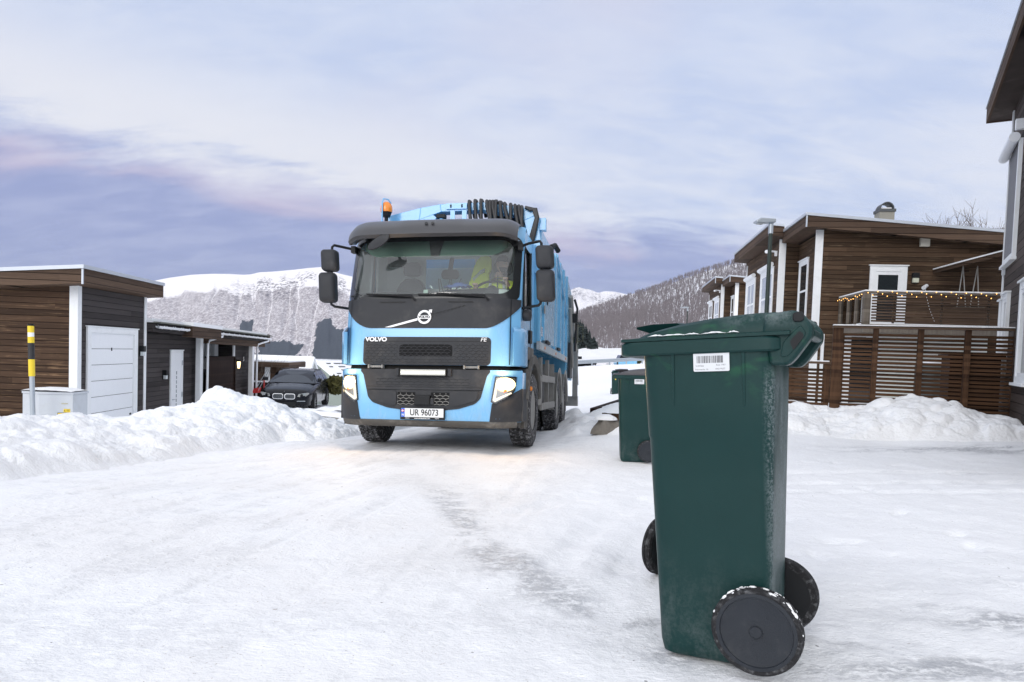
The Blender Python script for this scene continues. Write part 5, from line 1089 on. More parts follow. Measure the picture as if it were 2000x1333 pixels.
# warm spill of the dipped beams
for s in (-1, 1):
    ld = bpy.data.lights.new('headlamp', 'SPOT'); ld.energy = 22; ld.color = (1.0, 0.76, 0.45); ld.spot_size = R(125); ld.spot_blend = 0.9; ld.shadow_soft_size = 0.07
    lo_ = bpy.data.objects.new('headlamp', ld); col.objects.link(lo_); lo_.parent = truck; lo_.location = (s*1.02, -0.05, 0.86); lo_.rotation_euler = (R(-98), 0, 0)
for s in (-1, 1):      # stray light round each burning lamp
    ld = bpy.data.lights.new('headlamp_spill', 'POINT'); ld.energy = 13.0; ld.color = (1.0, 0.62, 0.26); ld.shadow_soft_size = 0.06
    lo_ = bpy.data.objects.new('headlamp_spill', ld); col.objects.link(lo_); lo_.parent = truck; lo_.location = (s*1.03, -0.02, 0.87)
# LED bar
lb = MB(); lb.box(-.295, .305, -.075, -.02, .935, 1.028); lbo = lb.build('light_bar', BLACK, truck, bevel=.006)
MB().box(-.282, .292, -.079, -.0755, .948, 1.016).build('lens', simple('light_bar_lens', (0.55, 0.55, 0.50), 0.3), lbo)
MB().box(-.272, .282, -.083, -.0795, .972, .992).build('led_strip', emit('led_glow', (1.0, 0.98, 0.88), 3.2), lbo)
for s in (-1, 1): MB().box(s*.335-.022, s*.335+.022, -.05, .0, .94, 1.03).build('bracket', DARK, lbo, bevel=.004)
# plate
pl_ = MB(); pl_.box(-.285, .285, -.052, -.02, .395, .545); plo = pl_.build('number_plate', BLACK, truck, bevel=.003)
MB().box(-.272, .272, -.0545, -.0525, .425, .535).build('plate_face', simple('plate_white', (0.74, 0.75, 0.76), 0.4, var=0.02), plo)
MB().box(-.272, -.226, -.0565, -.0546, .426, .534).build('country_strip', simple('plate_blue', (0.03, 0.13, 0.62), 0.4), plo)
fl_ = MB(); fl_.box(-.267, -.231, -.058, -.0566, .490, .518); fo = fl_.build('flag', red, plo)
MB().box(-.267, -.231, -.059, -.0581, .501, .507).box(-.257, -.251, -.059, -.0581, .490, .5009).box(-.257, -.251, -.059, -.0581, .5071, .518).build('cross', WHITE, fo)
fmv = lambda x, z, d=-.0572: frameM((x, d, z), (1, 0, 0), (0, 0, 1))
text_obj('lettering', 'N', 0.036, WHITE, plo, fmv(-.249, .452), 0.0005, 1.0, 0.001)
text_obj('lettering', 'UR 96073', 0.108, blk, plo, fmv(.025, .480, -.0552), 0.0006, 0.84, 0.0016)
text_obj('lettering', 'www.wistlastbuss.com', 0.022, WHITE, plo, fmv(0.0, .410, -.0528), 0.0004, 1.0, 0.0004)
for x in (-.19, .19): text_obj('lettering', 'VOLVO', 0.016, WHITE, plo, fmv(x, .411, -.0528), 0.0004, 1.0, 0.0003)
# ---- sun visor over the windscreen
vz = MB(); rowsv = [(2.70, .105, 0.0), (2.735, .055, 0.0), (2.80, .075, 0.0), (2.86, .12, .35), (2.93, .20, 1.0), (2.975, .33, .3), (2.99, .48, 0.0)]
P = []
for x in np.linspace(-1.14, 1.12, 49):
    q = abs(x)/1.16; bend = 0.05*q*q+0.20*max(0, (q-.70)/.30)**2.0; sag = -0.05*max(0, (q-.80)/.20)**2.2; dish = 0.035*(ss(np.array(q), .28, .42)*ss(np.array(q), .97, .75))
    P.append([(x, y-0.02+bend+float(dish)*k, z+sag*(1 if z < 2.9 else 1.6)) for z, y, k in rowsv])
vz.grid(P); vz.grid([[p[0], (p[0][0], p[0][1]+.22, p[0][2]+.05)] for p in P])
vis = vz.build('sun_visor', simple('satin_dark_visor', (0.055, 0.056, 0.062), 0.32, var=0.08, bump=0.05, bscale=200), truck, smooth=60, recalc=True)
for x in (-.03, .055): MB().lathe([(0.022, 0), (0.020, .012), (0.0, .014)], frameM((x, .095, 2.87), (1, 0, 0), (0, .55, .85)), 12).build('stud', DARK, vis, smooth=40)
mk = MB(); mk.lathe([(.025, -.02), (.03, 0.0), (0, .02)], Matrix.Translation((1.05, .42, 2.88)), 10).build('marker_lamp', emit('marker_lamp_glow', (1.0, 0.62, 0.22), 5.0), truck)
MB().tube([(.95, .5, 2.86), (1.05, .42, 2.865)], .02, 6).build('marker_arm', BLUE, truck)
# ---- wipers
for x0_, s_ in ((-.16, -1), (.78, -1)):
    wp_ = MB(); wp_.tube([front(x0_, 1.90, .03), front(x0_-.045, 1.952, .05), front(x0_-.30, 1.965, .05), front(x0_-.66, 1.985, .035)], [.017, .015, .012, .010], 6)
    wp_.tube([front(x0_-.05+t*(-.86), 1.965+.012*t, .022) for t in (0, .5, 1)], .011, 5); wp_.build('wiper', BLACK, truck, smooth=50)
# ---- mirrors
def mirror(name, xc, yc, zc, w, h, d, tilt, parent):
    mb = MB(); n = 28
    def loop(k, y): return [(xc+a*k, y, zc+b*k) for a, b in rrect(-w/2, w/2, -h/2, h/2, min(w, h)*.24, 6)]
    def sh(l): return [(x+(-.02*(z-zc)/h if True else 0), y, z) for x, y, z in l]
    mb.grid([sh(loop(.01, yc-d*.5)), sh(loop(.6, yc-d*.5)), sh(loop(.86, yc-d*.42)), sh(loop(.97, yc-d*.25)), sh(loop(1.0, yc)), sh(loop(1.0, yc+d*.35)), sh(loop(.95, yc+d*.5)), sh(loop(.01, yc+d*.5))], closed_v=True)
    o = mb.build(name, DARK, parent, smooth=50)
    MB().box(xc-w*.42, xc+w*.42, yc+d*.505, yc+d*.53, zc-h*.42, zc+h*.42).build('mirror_glass', M['chrome'], o)
    return o
for s in (-1, 1):
    ox = -1.375 if s < 0 else 1.47; dxw = .215 if s < 0 else .225
    mirror('wide_angle_mirror', ox, .22, 2.445, dxw, .29, .15, 0, truck); mirror('side_mirror', ox-(.02 if s < 0 else -.015), .22, 2.09, dxw+.005, .40, .16, 0, truck)
    mx = ox+(.03 if s < 0 else -.045); A = MB()
    A.tube([(s*1.13, .45, 2.63), (s*1.25, .34, 2.645), (mx+s*-.02, .24, 2.65), (mx, .22, 2.62), (mx, .22, 2.56)], .018, 8); A.box(s*1.13-.03, s*1.13+.03, .40, .50, 2.58, 2.67); A.build('mirror_arm', BLACK, truck, smooth=50)
    MB().tube([(mx, .22, 2.34), (mx, .22, 2.25)], .018, 8).build('mirror_link', BLACK, truck, smooth=50); A = MB(); A.tube([(mx, .22, 1.92), (mx, .23, 1.87), (mx-s*.03, .26, 1.845), (s*1.15, .42, 1.83)], .018, 8)
    A.build('mirror_arm', BLACK, truck, smooth=50)
kb = MB(); kb.lathe([(.001, -.10), (.05, -.085), (.075, -.02), (.075, .05), (.06, .07), (0.001, .075)], frameM((1.20, .52, 1.75), (0, 1, 0), (0, 0, 1)), 18); kb.build('kerb_mirror', DARK, truck, smooth=50)
MB().tube([(1.14, .5, 1.80), (1.2, .52, 1.79)], .03, 8).build('mirror_arm', BLACK, truck)
fmx = MB(); fmx.lathe([(.001, -.055), (.06, -.045), (.085, 0), (.08, .02), (.001, .03)], frameM((-.62, -.0, 2.625), (.86, 0, .50), (-.5, .0, .86)) @ Matrix.Diagonal((1.95, .72, 1, 1)), 22); fmx.build('front_mirror', DARK, truck, smooth=60)
MB().tube([(-.56, .12, 2.73), (-.57, .02, 2.70), (-.6, .01, 2.64)], .025, 8).build('mirror_arm', BLACK, truck)
# ---- side deflectors and steps
for s in (-1, 1):
    dfl = MB(); pts = [(1.10, .13), (1.165, .22), (1.20, .40), (1.205, .62)]
    P = [[(s*(x+.012), y-.012, z) for x, y in pts] for z in (1.085, 1.14, 1.3, 1.5)]+[[(s*(x-.004), y+.05, 1.56) for x, y in pts]]+[[(s*(x-.03), y+.06, 1.575) for x, y in pts]]
    dfl.grid(P); dfl.grid([[(s*(1.10+.012), .118, z), (s*1.09, .17, z)] for z in (1.085, 1.3, 1.5)]); dfl.build('corner_deflector', BLUE, truck, smooth=40)
    # wheel arch and flank behind the bumper
    a_ = MB(); ang = np.linspace(R(172), R(8), 14)
    P = [[(s*xx, 1.30+rr*math.cos(t), 0.56+rr*.98*math.sin(t)) for (xx, rr) in ((.82, .60), (1.22, .60), (1.235, .62), (1.235, .72), (1.20, .74))] for t in ang]
    a_.grid(P); a_.build('mudguard', DIRTY, truck, smooth=40)
    fk = MB(); fk.box(s*1.19-.02, s*1.19+.02, .60, .76, .36, 1.06); fk.box(s*1.0-.2, s*1.0+.2, .62, .70, .30, 1.06); fk.box(s*1.19-.02, s*1.19+.02, .60, 1.28, 1.18, 1.36)
    fk.box(s*1.17-.03, s*1.17+.03, .52, .80, .28, .42); fk.build('flank_panel', DIRTY, truck, bevel=.01)
    MB().lathe([(.03, 0), (.03, .02), (0, .03)], frameM((s*1.235, .80, .80), (0, 1, 0), (0, 0, s)), 10).build('side_marker', amber, truck)
# ---- wheels
def wheel(x, y, r, w, parent, dual=False):
    t = MB(); Mx = frameM((x, y, r), (0, 1, 0), (0, 0, 1)); hw = w/2; prof = [(r*.56, -hw*.9), (r*.72, -hw), (r*.92, -hw*.98), (r*.985, -hw*.84)]
    nb = 4
    for k in range(nb+1):
        c = -hw*.84+hw*1.68*k/nb
        prof += [(r, c+.006), ] if k == 0 else ([(r, c-.008), (r-.012, c-.005), (r-.012, c+.005), (r, c+.008)] if k < nb else [(r, c-.006)])
    prof += [(r*.985, hw*.84), (r*.92, hw*.98), (r*.72, hw), (r*.56, hw*.9)]
    t.lathe(prof, Mx, 44, caps=False)
    e = MB(); n = 46
    wo = t.build('wheel', TREAD, parent, smooth=35)
    for k in range(n):
        a = 2*math.pi*k/n
        for c0, c1, sh in ((-.82, -.46, 0.0), (-.42, -.04, .5), (.04, .42, 0.0), (.46, .82, .5)):
            aa = a+sh*math.pi/n; p0 = Mx @ Vector(((r-.002)*math.cos(aa), (r-.002)*math.sin(aa), c0*hw)); p1 = Mx @ Vector(((r-.002)*math.cos(aa+.03), (r-.002)*math.sin(aa+.03), c1*hw))
            q = Mx @ Vector((0, 0, (c0+c1)/2*hw)); e.bar(p0, p1, .042, .018, up=((p0+p1)/2-q))
    e.build('tread_blocks', TREAD, wo)
    sgn = 1 if x > 0 else -1; rm = MB()
    rm.lathe([(r*.56, hw*.85*sgn), (r*.53, hw*.70*sgn), (r*.50, hw*.2*sgn), (r*.30, (hw*.1)*sgn), (r*.22, hw*.5*sgn), (r*.16, hw*.62*sgn), (0.001, hw*.64*sgn)], Mx, 32); rm.lathe([(r*.56, -hw*.85*sgn), (r*.3, -hw*.6*sgn), (.001, -hw*.6*sgn)], Mx, 24)
    rm.build('rim', GREYM, wo, smooth=40); return wo
for s in (-1, 1):
    wheel(s*1.075, 1.30, 0.50, .30, truck)
    for y in (5.0, 6.37): wheel(s*1.07, y, .50, .27, truck); wheel(s*.76, y, .50, .27, truck)
# ---- chassis
chs = MB()
for s in (-1, 1): chs.box(s*.42-.04, s*.42+.04, .5, 8.2, .78, 1.05)
for y in (1.3, 5.0, 6.37): chs.tube([(-1, y, .5), (1, y, .5)], .075, 10)
chs.box(-.5, .5, .4, 2.1, .42, .8); chs.box(-.25, .2, .35, .9, .36, .42)
chs.build('chassis', BLACK, truck)
for s in (-1, 1):
    for z in (.96, .52): MB().box(s*1.20-.02, s*1.20+.02, 2.25, 4.25, z-.055, z+.055).build('side_guard', GREYM, truck, bevel=.006)
    for y in (2.7, 3.7): MB().box(s*1.13-.03, s*1.13+.03, y-.05, y+.05, .48, 1.30).build('guard_bracket', GREYM, truck)
    MB().box(s*.9-.22, s*.9+.22, 2.3, 3.4, .5, 1.1).build('fuel_tank', BLACK, truck, bevel=.04)
    MB().tube([(s*1.05, 2.15, .55), (s*1.05, 2.15, 1.0)], .17, 14).build('air_tank', GREYM, truck, smooth=40)
    for y in (5.0, 6.37):
        a_ = MB(); P = [[(s*xx, y+.60*math.cos(t), .52+.60*math.sin(t)) for xx in (.62, 1.22)]+[(s*1.235, y+.62*math.cos(t), .52+.62*math.sin(t)), (s*1.235, y+.69*math.cos(t), .52+.69*math.sin(t))] for t in np.linspace(R(180), R(0), 14)]
        a_.grid(P); a_.build('mudguard', GREYM, truck, smooth=40)
    MB().box(s*.98-.22, s*.98+.22, 4.22, 4.25, .42, 1.25).build('mud_flap', GREYM, truck); MB().box(s*.95-.24, s*.95+.24, 7.05, 7.08, .30, 1.1).build('mud_flap', BLACK, truck)
# ---- refuse body
bd_ = MB(); yA, yB, zA, zB, xb = 1.82, 6.80, 1.48, 3.24, 1.19
bd_.box(-xb, xb, yA, yB, zA, zB); body = bd_.build('refuse_body', BLUE2, truck)
for s in (-1, 1):
    MB().box(s*1.205-.025, s*1.205+.025, yA-.02, yB+.02, 1.385, 1.50).build('side_rail', simple('dirty_pale_rail', (0.38, 0.45, 0.50), 0.5, dirt=((0.25, 0.24, 0.22), 0.6, 4.0)), body)
    for y in (1.88, 4.15, 5.1, 5.9, 6.72): MB().box(s*1.205-.025, s*1.205+.025, y-.07, y+.07, 1.505, 3.26).build('body_rib', BLUE2, body, bevel=.008)
    MB().box(s*1.20-.02, s*1.20+.02, 2.42, 4.05, 1.56, 2.92).build('service_door', BLUE2, body, bevel=.006)
    MB().box(s*1.225-.008, s*1.225+.008, 2.75, 2.84, 2.16, 2.32).build('latch', BLACK, body); MB().box(s*1.225-.008, s*1.225+.008, 2.36, 2.44, 1.98, 2.10).build('latch', GREYM, body)
    for y in (2.45, 4.2, 6.3): MB().box(s*1.235-.006, s*1.235+.006, y-.03, y+.03, 1.42, 1.46).build('side_marker', amber, body)
    for y in (2.55, 4.4): MB().box(s*1.24-.02, s*1.24+.02, y, y+.45, 1.52, 1.57).build('hinge', BLACK, body)
    dgn = MB(); dgn.bar((s*1.225, 4.3, 3.25), (s*1.225, 6.7, 2.35), .06, .03, up=(s, 0, 0)); dgn.build('diagonal_rib', BLUE2, body)
lbm = MB(); lbm.box(1.1935, 1.198, 2.255, 2.42, 1.62, 1.76); lbs = lbm.build('sticker', simple('pale_sticker', (0.58, 0.60, 0.64), 0.5), body)
for k in range(3): MB().box(1.1985, 1.199, 2.27, 2.40-.03*k, 1.72-.035*k, 1.735-.035*k).build('print_line', simple('blue_print', (0.08, 0.12, 0.35), 0.5), lbs)
bm2 = MB(); bm2.box(-.8, .5, yA-.012, yA-.001, 2.0, 2.61); bm2.build('bulkhead_panel', simple('pale_bulkhead', (0.60, 0.70, 0.70), 0.5), body)
# front lifting frame with dark openings, hoses over it
fr1 = MB(); top = [(-1.13, 3.33), (-1.10, 3.40), (-.60, 3.51), (-.30, 3.555), (.35, 3.565), (1.06, 3.455), (1.18, 3.36), (1.23, 2.98), (1.23, 2.5)]
low = [(-1.13, 3.20), (-1.06, 3.24), (-.62, 3.33), (-.28, 3.44), (.35, 3.45), (.86, 3.36), (.98, 3.28), (1.06, 2.98), (1.06, 2.5)]
for a, b in ((yA-.12, yA+.10),):
    for i in range(len(top)-1): fr1.hexa([(low[i][0], a, low[i][1]), (low[i+1][0], a, low[i+1][1]), (low[i+1][0], b, low[i+1][1]), (low[i][0], b, low[i][1])], [(top[i][0], a, top[i][1]), (top[i+1][0], a, top[i+1][1]), (top[i+1][0], b, top[i+1][1]), (top[i][0], b, top[i][1])])
lf = fr1.build('lifting_frame', BLUE, truck, bevel=.006)
MB().prism([(-1.05, 3.20), (-.42, 3.20), (-.36, 3.36), (-.44, 3.42), (-1.0, 3.26)], lambda a, b, d: (a, d, b), yA-.115, yA-.02).build('gusset', BLUE, lf)
MB().box(-1.05, 1.05, yA+.11, yA+.6, 3.241, 3.36).build('opening_shade', simple('shade_dark_blue', (0.012, 0.03, 0.05), 0.7), truck)  # dark box coloured as the shade in the frame openings
for x in (-.10, .08, .50): MB().box(x-.035, x+.035, yA-.14, yA-.121, 3.15, 3.45).build('frame_strut', BLUE, lf)
MB().box(-.20, .12, yA-.15, yA-.1205, 3.47, 3.555).build('bracket', BLUE, lf); MB().tube([(-.26, yA-.18, 3.15), (-.26, yA-.18, 3.32)], .03, 8).build('valve', BLUE, lf); MB().box(-.33, -.19, yA-.23, yA-.13, 3.321, 3.38).build('valve_cap', BLACK, lf, bevel=.01)
for x in (-.125, .045): MB().tube([(x, yA-.153, 3.49), (x, yA-.153, 3.535)], .012, 6).build('bolt', BLACK, lf)
MB().box(1.20, 1.30, yA-.08, yA+.06, 3.14, 3.32).build('lug', BLUE, lf, bevel=.005)
hose = simple('black_hose', (0.022, 0.022, 0.024), 0.45, var=0.2)
rr = random.Random(9)
for k, (x, up_) in enumerate(((.42, .06), (.50, .08), (.58, .08), (.66, .06), (.78, .12), (.84, .10), (.90, .06), (.98, .05), (1.04, .03), (1.09, .02), (1.13, .0), (.70, .07), (.74, .09))):
    x = .16+(x-.42)*1.12; ztop = float(np.interp(x, [-.5, .35, 1.06, 1.18], [3.53, 3.565, 3.455, 3.36])); dz = up_*.55+.012; lean = rr.uniform(-.03, .09)
    pts = [(x+lean+.03, yA-.16, 2.95), (x+lean*.7+.02, yA-.18, 3.2), (x, yA-.175, ztop-.06), (x-.01, yA-.13, ztop+dz*.55), (x-.02, yA, ztop+dz), (x-.03, yA+.2, ztop+dz*.4), (x-.03, yA+.35, ztop-.1)]
    MB().tube(pts, .027, 8).build('hose', hose, truck, smooth=60)
MB().tube([(-.42, yA+.2, 3.5), (-.15, yA+.15, 3.60), (0.1, yA+.15, 3.61), (.35, yA+.2, 3.54)], .027, 8).build('hose', hose, truck, smooth=60)
for k in range(3): MB().tube([(1.0+.03*k, yA-.15, 3.46-.02*k), (1.12+.02*k, yA-.16, 3.43), (1.17+.01*k, yA-.17, 3.3), (1.10+.02*k, yA-.16, 3.05), (1.02+.02*k, yA-.1, 2.8)], .027, 8).build('hose', hose, truck, smooth=60)
MB().tube([(-1.07, 1.5, 3.05), (-1.07, 1.5, 3.34)], .03, 8).build('beacon_post', BLACK, truck)
bc_ = MB().lathe([(.055, 3.33), (.065, 3.36), (.078, 3.40)], Matrix.Translation((-1.07, 1.5, 0)), 20).build('beacon_base', BLACK, truck, smooth=40)
MB().lathe([(.084, 3.401), (.090, 3.44), (.085, 3.49), (.066, 3.53), (.03, 3.555), (.001, 3.56)], Matrix.Translation((-1.07, 1.5, 0)), 20).build('beacon', simple('orange_beacon', (0.90, 0.26, 0.02), 0.25, var=0.05, coat=0.5), truck, smooth=50)
MB().tube([(-1.10, 1.40, 3.1), (-1.10, 1.40, 3.52), (-1.09, 1.42, 3.585), (-1.03, 1.46, 3.58), (-1.0, 1.5, 3.53)], .011, 6).build('beacon_guard', BLUE, truck, smooth=50)
# roof top of the body and the rear lift
MB().box(-1.15, 1.15, 5.0, 6.78, 3.281, 3.42).build('roof_cover', BLUE2, truck, bevel=.03)
MB().tube([(1.1, 4.4, 3.28), (1.1, 4.4, 3.45), (1.15, 4.55, 3.5), (1.2, 4.7, 3.42)], .05, 8).build('work_lamp', BLACK, truck)
rl_ = MB(); rl_.hexa([(-1.2, 6.84, 1.0), (1.2, 6.84, 1.0), (1.2, 8.6, 1.0), (-1.2, 8.6, 1.0)], [(-1.2, 6.84, 3.3), (1.2, 6.84, 3.3), (1.2, 8.1, 3.1), (-1.2, 8.1, 3.1)]); tail = rl_.build('tailgate', BLUE2, truck, bevel=.02)
mbx = MB(); mbx.box(1.2, 1.26, 7.2, 7.9, 1.05, 1.85); mbx.build('dark_flap', DARK, tail)
for (p, q, r_) in (((1.25, 7.3, 2.9), (1.27, 8.3, 1.9), .05), ((1.26, 7.0, 2.6), (1.28, 7.6, 1.3), .04), ((1.24, 8.4, 2.6), (1.3, 8.7, .9), .06)): MB().tube([p, q], r_, 8).build('hydraulic_ram', GREYM, tail, smooth=40)
eq = simple('olive_equipment', (0.07, 0.08, 0.06), 0.6, dirt=((0.45, 0.42, 0.20), 0.4, 9.0))
MB().box(1.2, 1.36, 8.1, 8.35, 1.9, 2.35).build('control_box', eq, tail, bevel=.01); MB().tube([(1.3, 7.8, 2.9), (1.36, 7.9, 2.7), (1.33, 8.0, 2.2), (1.3, 8.1, 1.7)], .03, 6).build('hose', hose, tail)
MB().tube([(1.36, 8.2, 1.95), (1.48, 8.2, 1.95), (1.48, 8.2, 2.3), (1.36, 8.2, 2.3)], .012, 5).build('guard_loop', eq, tail)
MB().box(.9, 1.34, 8.6, 8.9, .38, .62).box(1.22, 1.34, 8.5, 8.7, .62, 1.7).build('lift_arm', GREYM, tail); MB().box(1.24, 1.38, 7.6, 7.9, 2.35, 2.55).build('rear_lamp', BLACK, tail)
# ---- inside the cab
dsh = MB(); dsh.grid([[(x, front(x*.95, 1.98)[1]+.05+dy, z) for dy, z in ((0, 1.93), (.10, 2.02), (.30, 2.06+0.05*math.exp(-((x-.70)/.35)**2)), (.42, 2.05), (.48, 1.9), (.5, 1.5))] for x in np.linspace(-1.08, 1.08, 30)]); dsh.build('dashboard', simple('dashboard_plastic', (0.06, 0.065, 0.07), 0.6), truck, smooth=50)
seatm = simple('seat_fabric', (0.075, 0.078, 0.085), 0.9)
for x in (-.62, .735):
    st = MB(); st.prism(rrect(-.26, .26, 1.45, 2.38, .16, 6), lambda a, b, d: (a*(1.0 if b < 2.05 else 1.0-(b-2.05)*1.2)+x, d+.12*(b-1.5), b), 1.22, 1.36); so_ = st.build('seat', seatm, truck, bevel=.03, smooth=50)
    MB().prism(rrect(x-.13, x+.13, 2.42, 2.62, .06, 5), lambda a, b, d: (a, d, b), 1.36, 1.44).build('headrest', seatm, so_, bevel=.02, smooth=50); MB().box(x-.26, x+.26, .85, 1.35, 1.40, 1.52).build('cushion', seatm, so_, bevel=.04)
sw_ = MB(); Ms = frameM((.70, .74, 2.12), (1, 0, 0), (0, .78, .62)); sw_.grid([[tuple(Ms @ Vector(((.225+.017*math.cos(b))*math.cos(a), (.225+.017*math.cos(b))*math.sin(a), .017*math.sin(b)))) for b in np.linspace(0, 2*math.pi, 9)[:-1]] for a in np.linspace(0, 2*math.pi, 37)[:-1]], closed_u=True, closed_v=True)
swo = sw_.build('steering_wheel', BLACK, truck, smooth=60); MB().bar(Ms @ Vector((-.21, 0, 0)), Ms @ Vector((.21, 0, 0)), .05, .02).lathe([(.07, -.02), (.06, .03), (0, .035)], Ms, 16).build('hub', BLACK, swo)
MB().prism(rrect(-.68, -.42, 2.40, 2.56, .05, 5), lambda a, b, d: (a, .50+d, b), 0, .03).build('interior_mirror', BLACK, truck, bevel=.01); MB().tube([(-.55, .52, 2.56), (-.55, .54, 2.74)], .03, 8).build('mirror_stem', DARK, truck)
MB().prism(rrect(-.16, .10, 2.36, 2.50, .06, 5), lambda a, b, d: (a, d, b), 1.30, 1.36).build('headrest', seatm, truck, bevel=.02); MB().tube([(-.03, 1.33, 2.50), (-.05, 1.5, 2.68)], .035, 8).build('headrest_stem', seatm, truck)
for k in range(5): MB().tube([(-.02+.05*k, .75, 2.08), (-.08+.08*k+(-.03 if k % 2 else .03), .78, 2.28)], .007, 5).build('cable', BLACK, truck)
dec = MB(); dec.grid([[front(x, z, -.006) for z in (1.985, 2.045)] for x in (.90, .96, 1.02)]); dec.build('windscreen_sticker', simple('pale_paper', (0.60, 0.66, 0.62), 0.6), truck)
dec = MB(); dec.grid([[front(x, z, -.006) for z in (1.995, 2.04)] for x in (-.07, -.01)]); dec.build('windscreen_sticker', simple('mint_sticker', (0.45, 0.58, 0.50), 0.6), truck)
def TL(x, y, z): return T_MAT @ Vector((x, y, z))
# gloves on the dashboard, jacket hung by the driver seat
gv = MB(); rr = random.Random(2)
gl_o = empty('work_gloves', TL(.20, .56, 2.03), 0, 'crumpled blue work gloves lying on the truck dashboard', 'gloves'); gl_o.matrix_world = T_MAT @ Matrix.Translation((.30, .52, 2.10))
P = [[(-.19+.38*i/14, -.07+.14*j/6, .02+.055*math.sin(math.pi*i/14)*math.sin(math.pi*j/6)+rr.uniform(-.012, .016)) for j in range(7)] for i in range(15)]
gv.grid(P); gv.grid([[(p[0], p[1], -.02) for p in row] for row in P]); gv.build('fabric', simple('blue_fabric', (0.10, 0.17, 0.45), 0.8), gl_o, smooth=70)
hv = simple('hi_vis_yellow', (0.78, 0.90, 0.05), 0.7, var=0.10, scale=7); sil = simple('reflective_band', (0.50, 0.53, 0.53), 0.4)
jk = empty('hi_vis_jacket', (0, 0, 0), 0, 'yellow hi-vis jacket hanging behind the driver seat in the truck cab', 'jacket'); jk.matrix_world = T_MAT @ Matrix.Translation((.44, 1.12, 2.03))
out = [(-.22, -.06), (-.06, -.08), (.06, .05), (.15, .20), (.13, .38), (.17, .43), (.17, .60), (.10, .63), (.0, .60), (-.07, .50), (-.11, .30), (-.16, .24), (-.12, .14)]
jm = MB(); jm.prism(rpoly(out, .03), lambda a, b, d: (a, d+.025*math.sin(a*38+b*6), b), 0.0, .09); jm.build('cloth', hv, jk, smooth=60, bevel=.015)
MB().prism([(-.085, .30), (.02, .41), (.08, .44), (.075, .39), (.02, .36), (-.07, .26)], lambda a, b, d: (a, d+.025*math.sin(a*38+b*6), b), -.012, .10).build('reflective_band', sil, jk)
MB().tube([(0.12, .06, .62), (.10, .3, .66), (.08, .50, .62)], .01, 5).build('hook', BLACK, jk)

# ---- the driver
def skin_mesh(nodes, edges, root, sub=2):
    me = bpy.data.meshes.new('tmp'); me.from_pydata([n[0] for n in nodes], edges, []); o = bpy.data.objects.new('tmp', me); col.objects.link(o)
    m = o.modifiers.new('skin', 'SKIN'); m.use_smooth_shade = True; sv = me.skin_vertices[0].data
    for i, n in enumerate(nodes): sv[i].radius = (n[1], n[1] if len(n) < 3 else n[2]); sv[i].use_root = (i == root)
    s = o.modifiers.new('sub', 'SUBSURF'); s.levels = sub; s.render_levels = sub
    dg = bpy.context.evaluated_depsgraph_get(); dg.update(); r = bpy.data.meshes.new_from_object(o.evaluated_get(dg)); bpy.data.objects.remove(o)
    v = [tuple(x.co) for x in r.vertices]; f = [tuple(p.vertices) for p in r.polygons]; bpy.data.meshes.remove(r); return v, f
drv = empty('person', (0, 0, 0), 0, 'truck driver in yellow hi-vis jacket and dark knitted cap, hands on the steering wheel', 'person'); drv.matrix_world = T_MAT @ Matrix.Translation((.735, 1.02, 1.715))
skinm = simple('skin', (0.56, 0.35, 0.27), 0.6, var=0.08, scale=20)
# local frame: seat at z 0, facing -y; the head is turned towards +x (his left)
Wr = Matrix.Translation((-.06, -.28, .55))
nodes = [((0, .08, .06), .17, .13), ((0, .06, .28), .16, .12), ((0, .05, .46), .17, .115), ((0, .03, .56), .09, .08), ((.005, .01, .63), .055), ((.01, -.005, .70), .06),
         ((.17, .05, .49), .075), ((.25, -.05, .29), .055), ((.23, -.18, .385), .042), ((.175, -.262, .475), .028), ((-.17, .05, .49), .075), ((-.26, -.05, .27), .055), ((-.265, -.17, .34), .042), ((-.262, -.255, .40), .028),
         ((.11, -.10, .05), .085), ((.12, -.42, .06), .065), ((.12, -.46, -.34), .045), ((.12, -.56, -.38), .04), ((-.11, -.10, .05), .085), ((-.12, -.42, .06), .065), ((-.12, -.46, -.34), .045), ((-.12, -.56, -.38), .04)]
edges = [(0, 1), (1, 2), (2, 3), (3, 4), (4, 5), (2, 6), (6, 7), (7, 8), (8, 9), (2, 10), (10, 11), (11, 12), (12, 13), (0, 14), (14, 15), (15, 16), (16, 17), (0, 18), (18, 19), (19, 20), (20, 21)]
def hand(base, wi, s):     # palm and five curled fingers closing round the rim
    n0 = len(nodes); bx, by, bz = base
    nodes.append(((bx-.0*s, by-.035, bz+.030), .026, .016)); edges.append((wi, n0))
    nodes.append(((bx-.01*s, by-.055, bz+.062), .030, .014)); edges.append((n0, n0+1))
    for k, L in enumerate((.9, 1.0, .95, .8)):
        ox = (k-1.5)*.018; i0 = len(nodes)
        nodes.append(((bx+ox-.01*s, by-.075, bz+.080), .0095)); nodes.append(((bx+ox-.012*s, by-.100*L-.005, bz+.078), .009)); nodes.append(((bx+ox-.013*s, by-.105*L-.004, bz+.052), .008))
        edges.extend([(n0+1, i0), (i0, i0+1), (i0+1, i0+2)])
    i0 = len(nodes); nodes.append(((bx-.030*s, by-.045, bz+.040), .011)); nodes.append(((bx-.042*s, by-.070, bz+.050), .0095)); edges.extend([(n0, i0), (i0, i0+1)])
hand((.175, -.262, .475), 9, 1); hand((-.262, -.255, .40), 13, -1)
v, f = skin_mesh(nodes, edges, 0, 2); bodyM = MB(); bodyM.add(v, f)
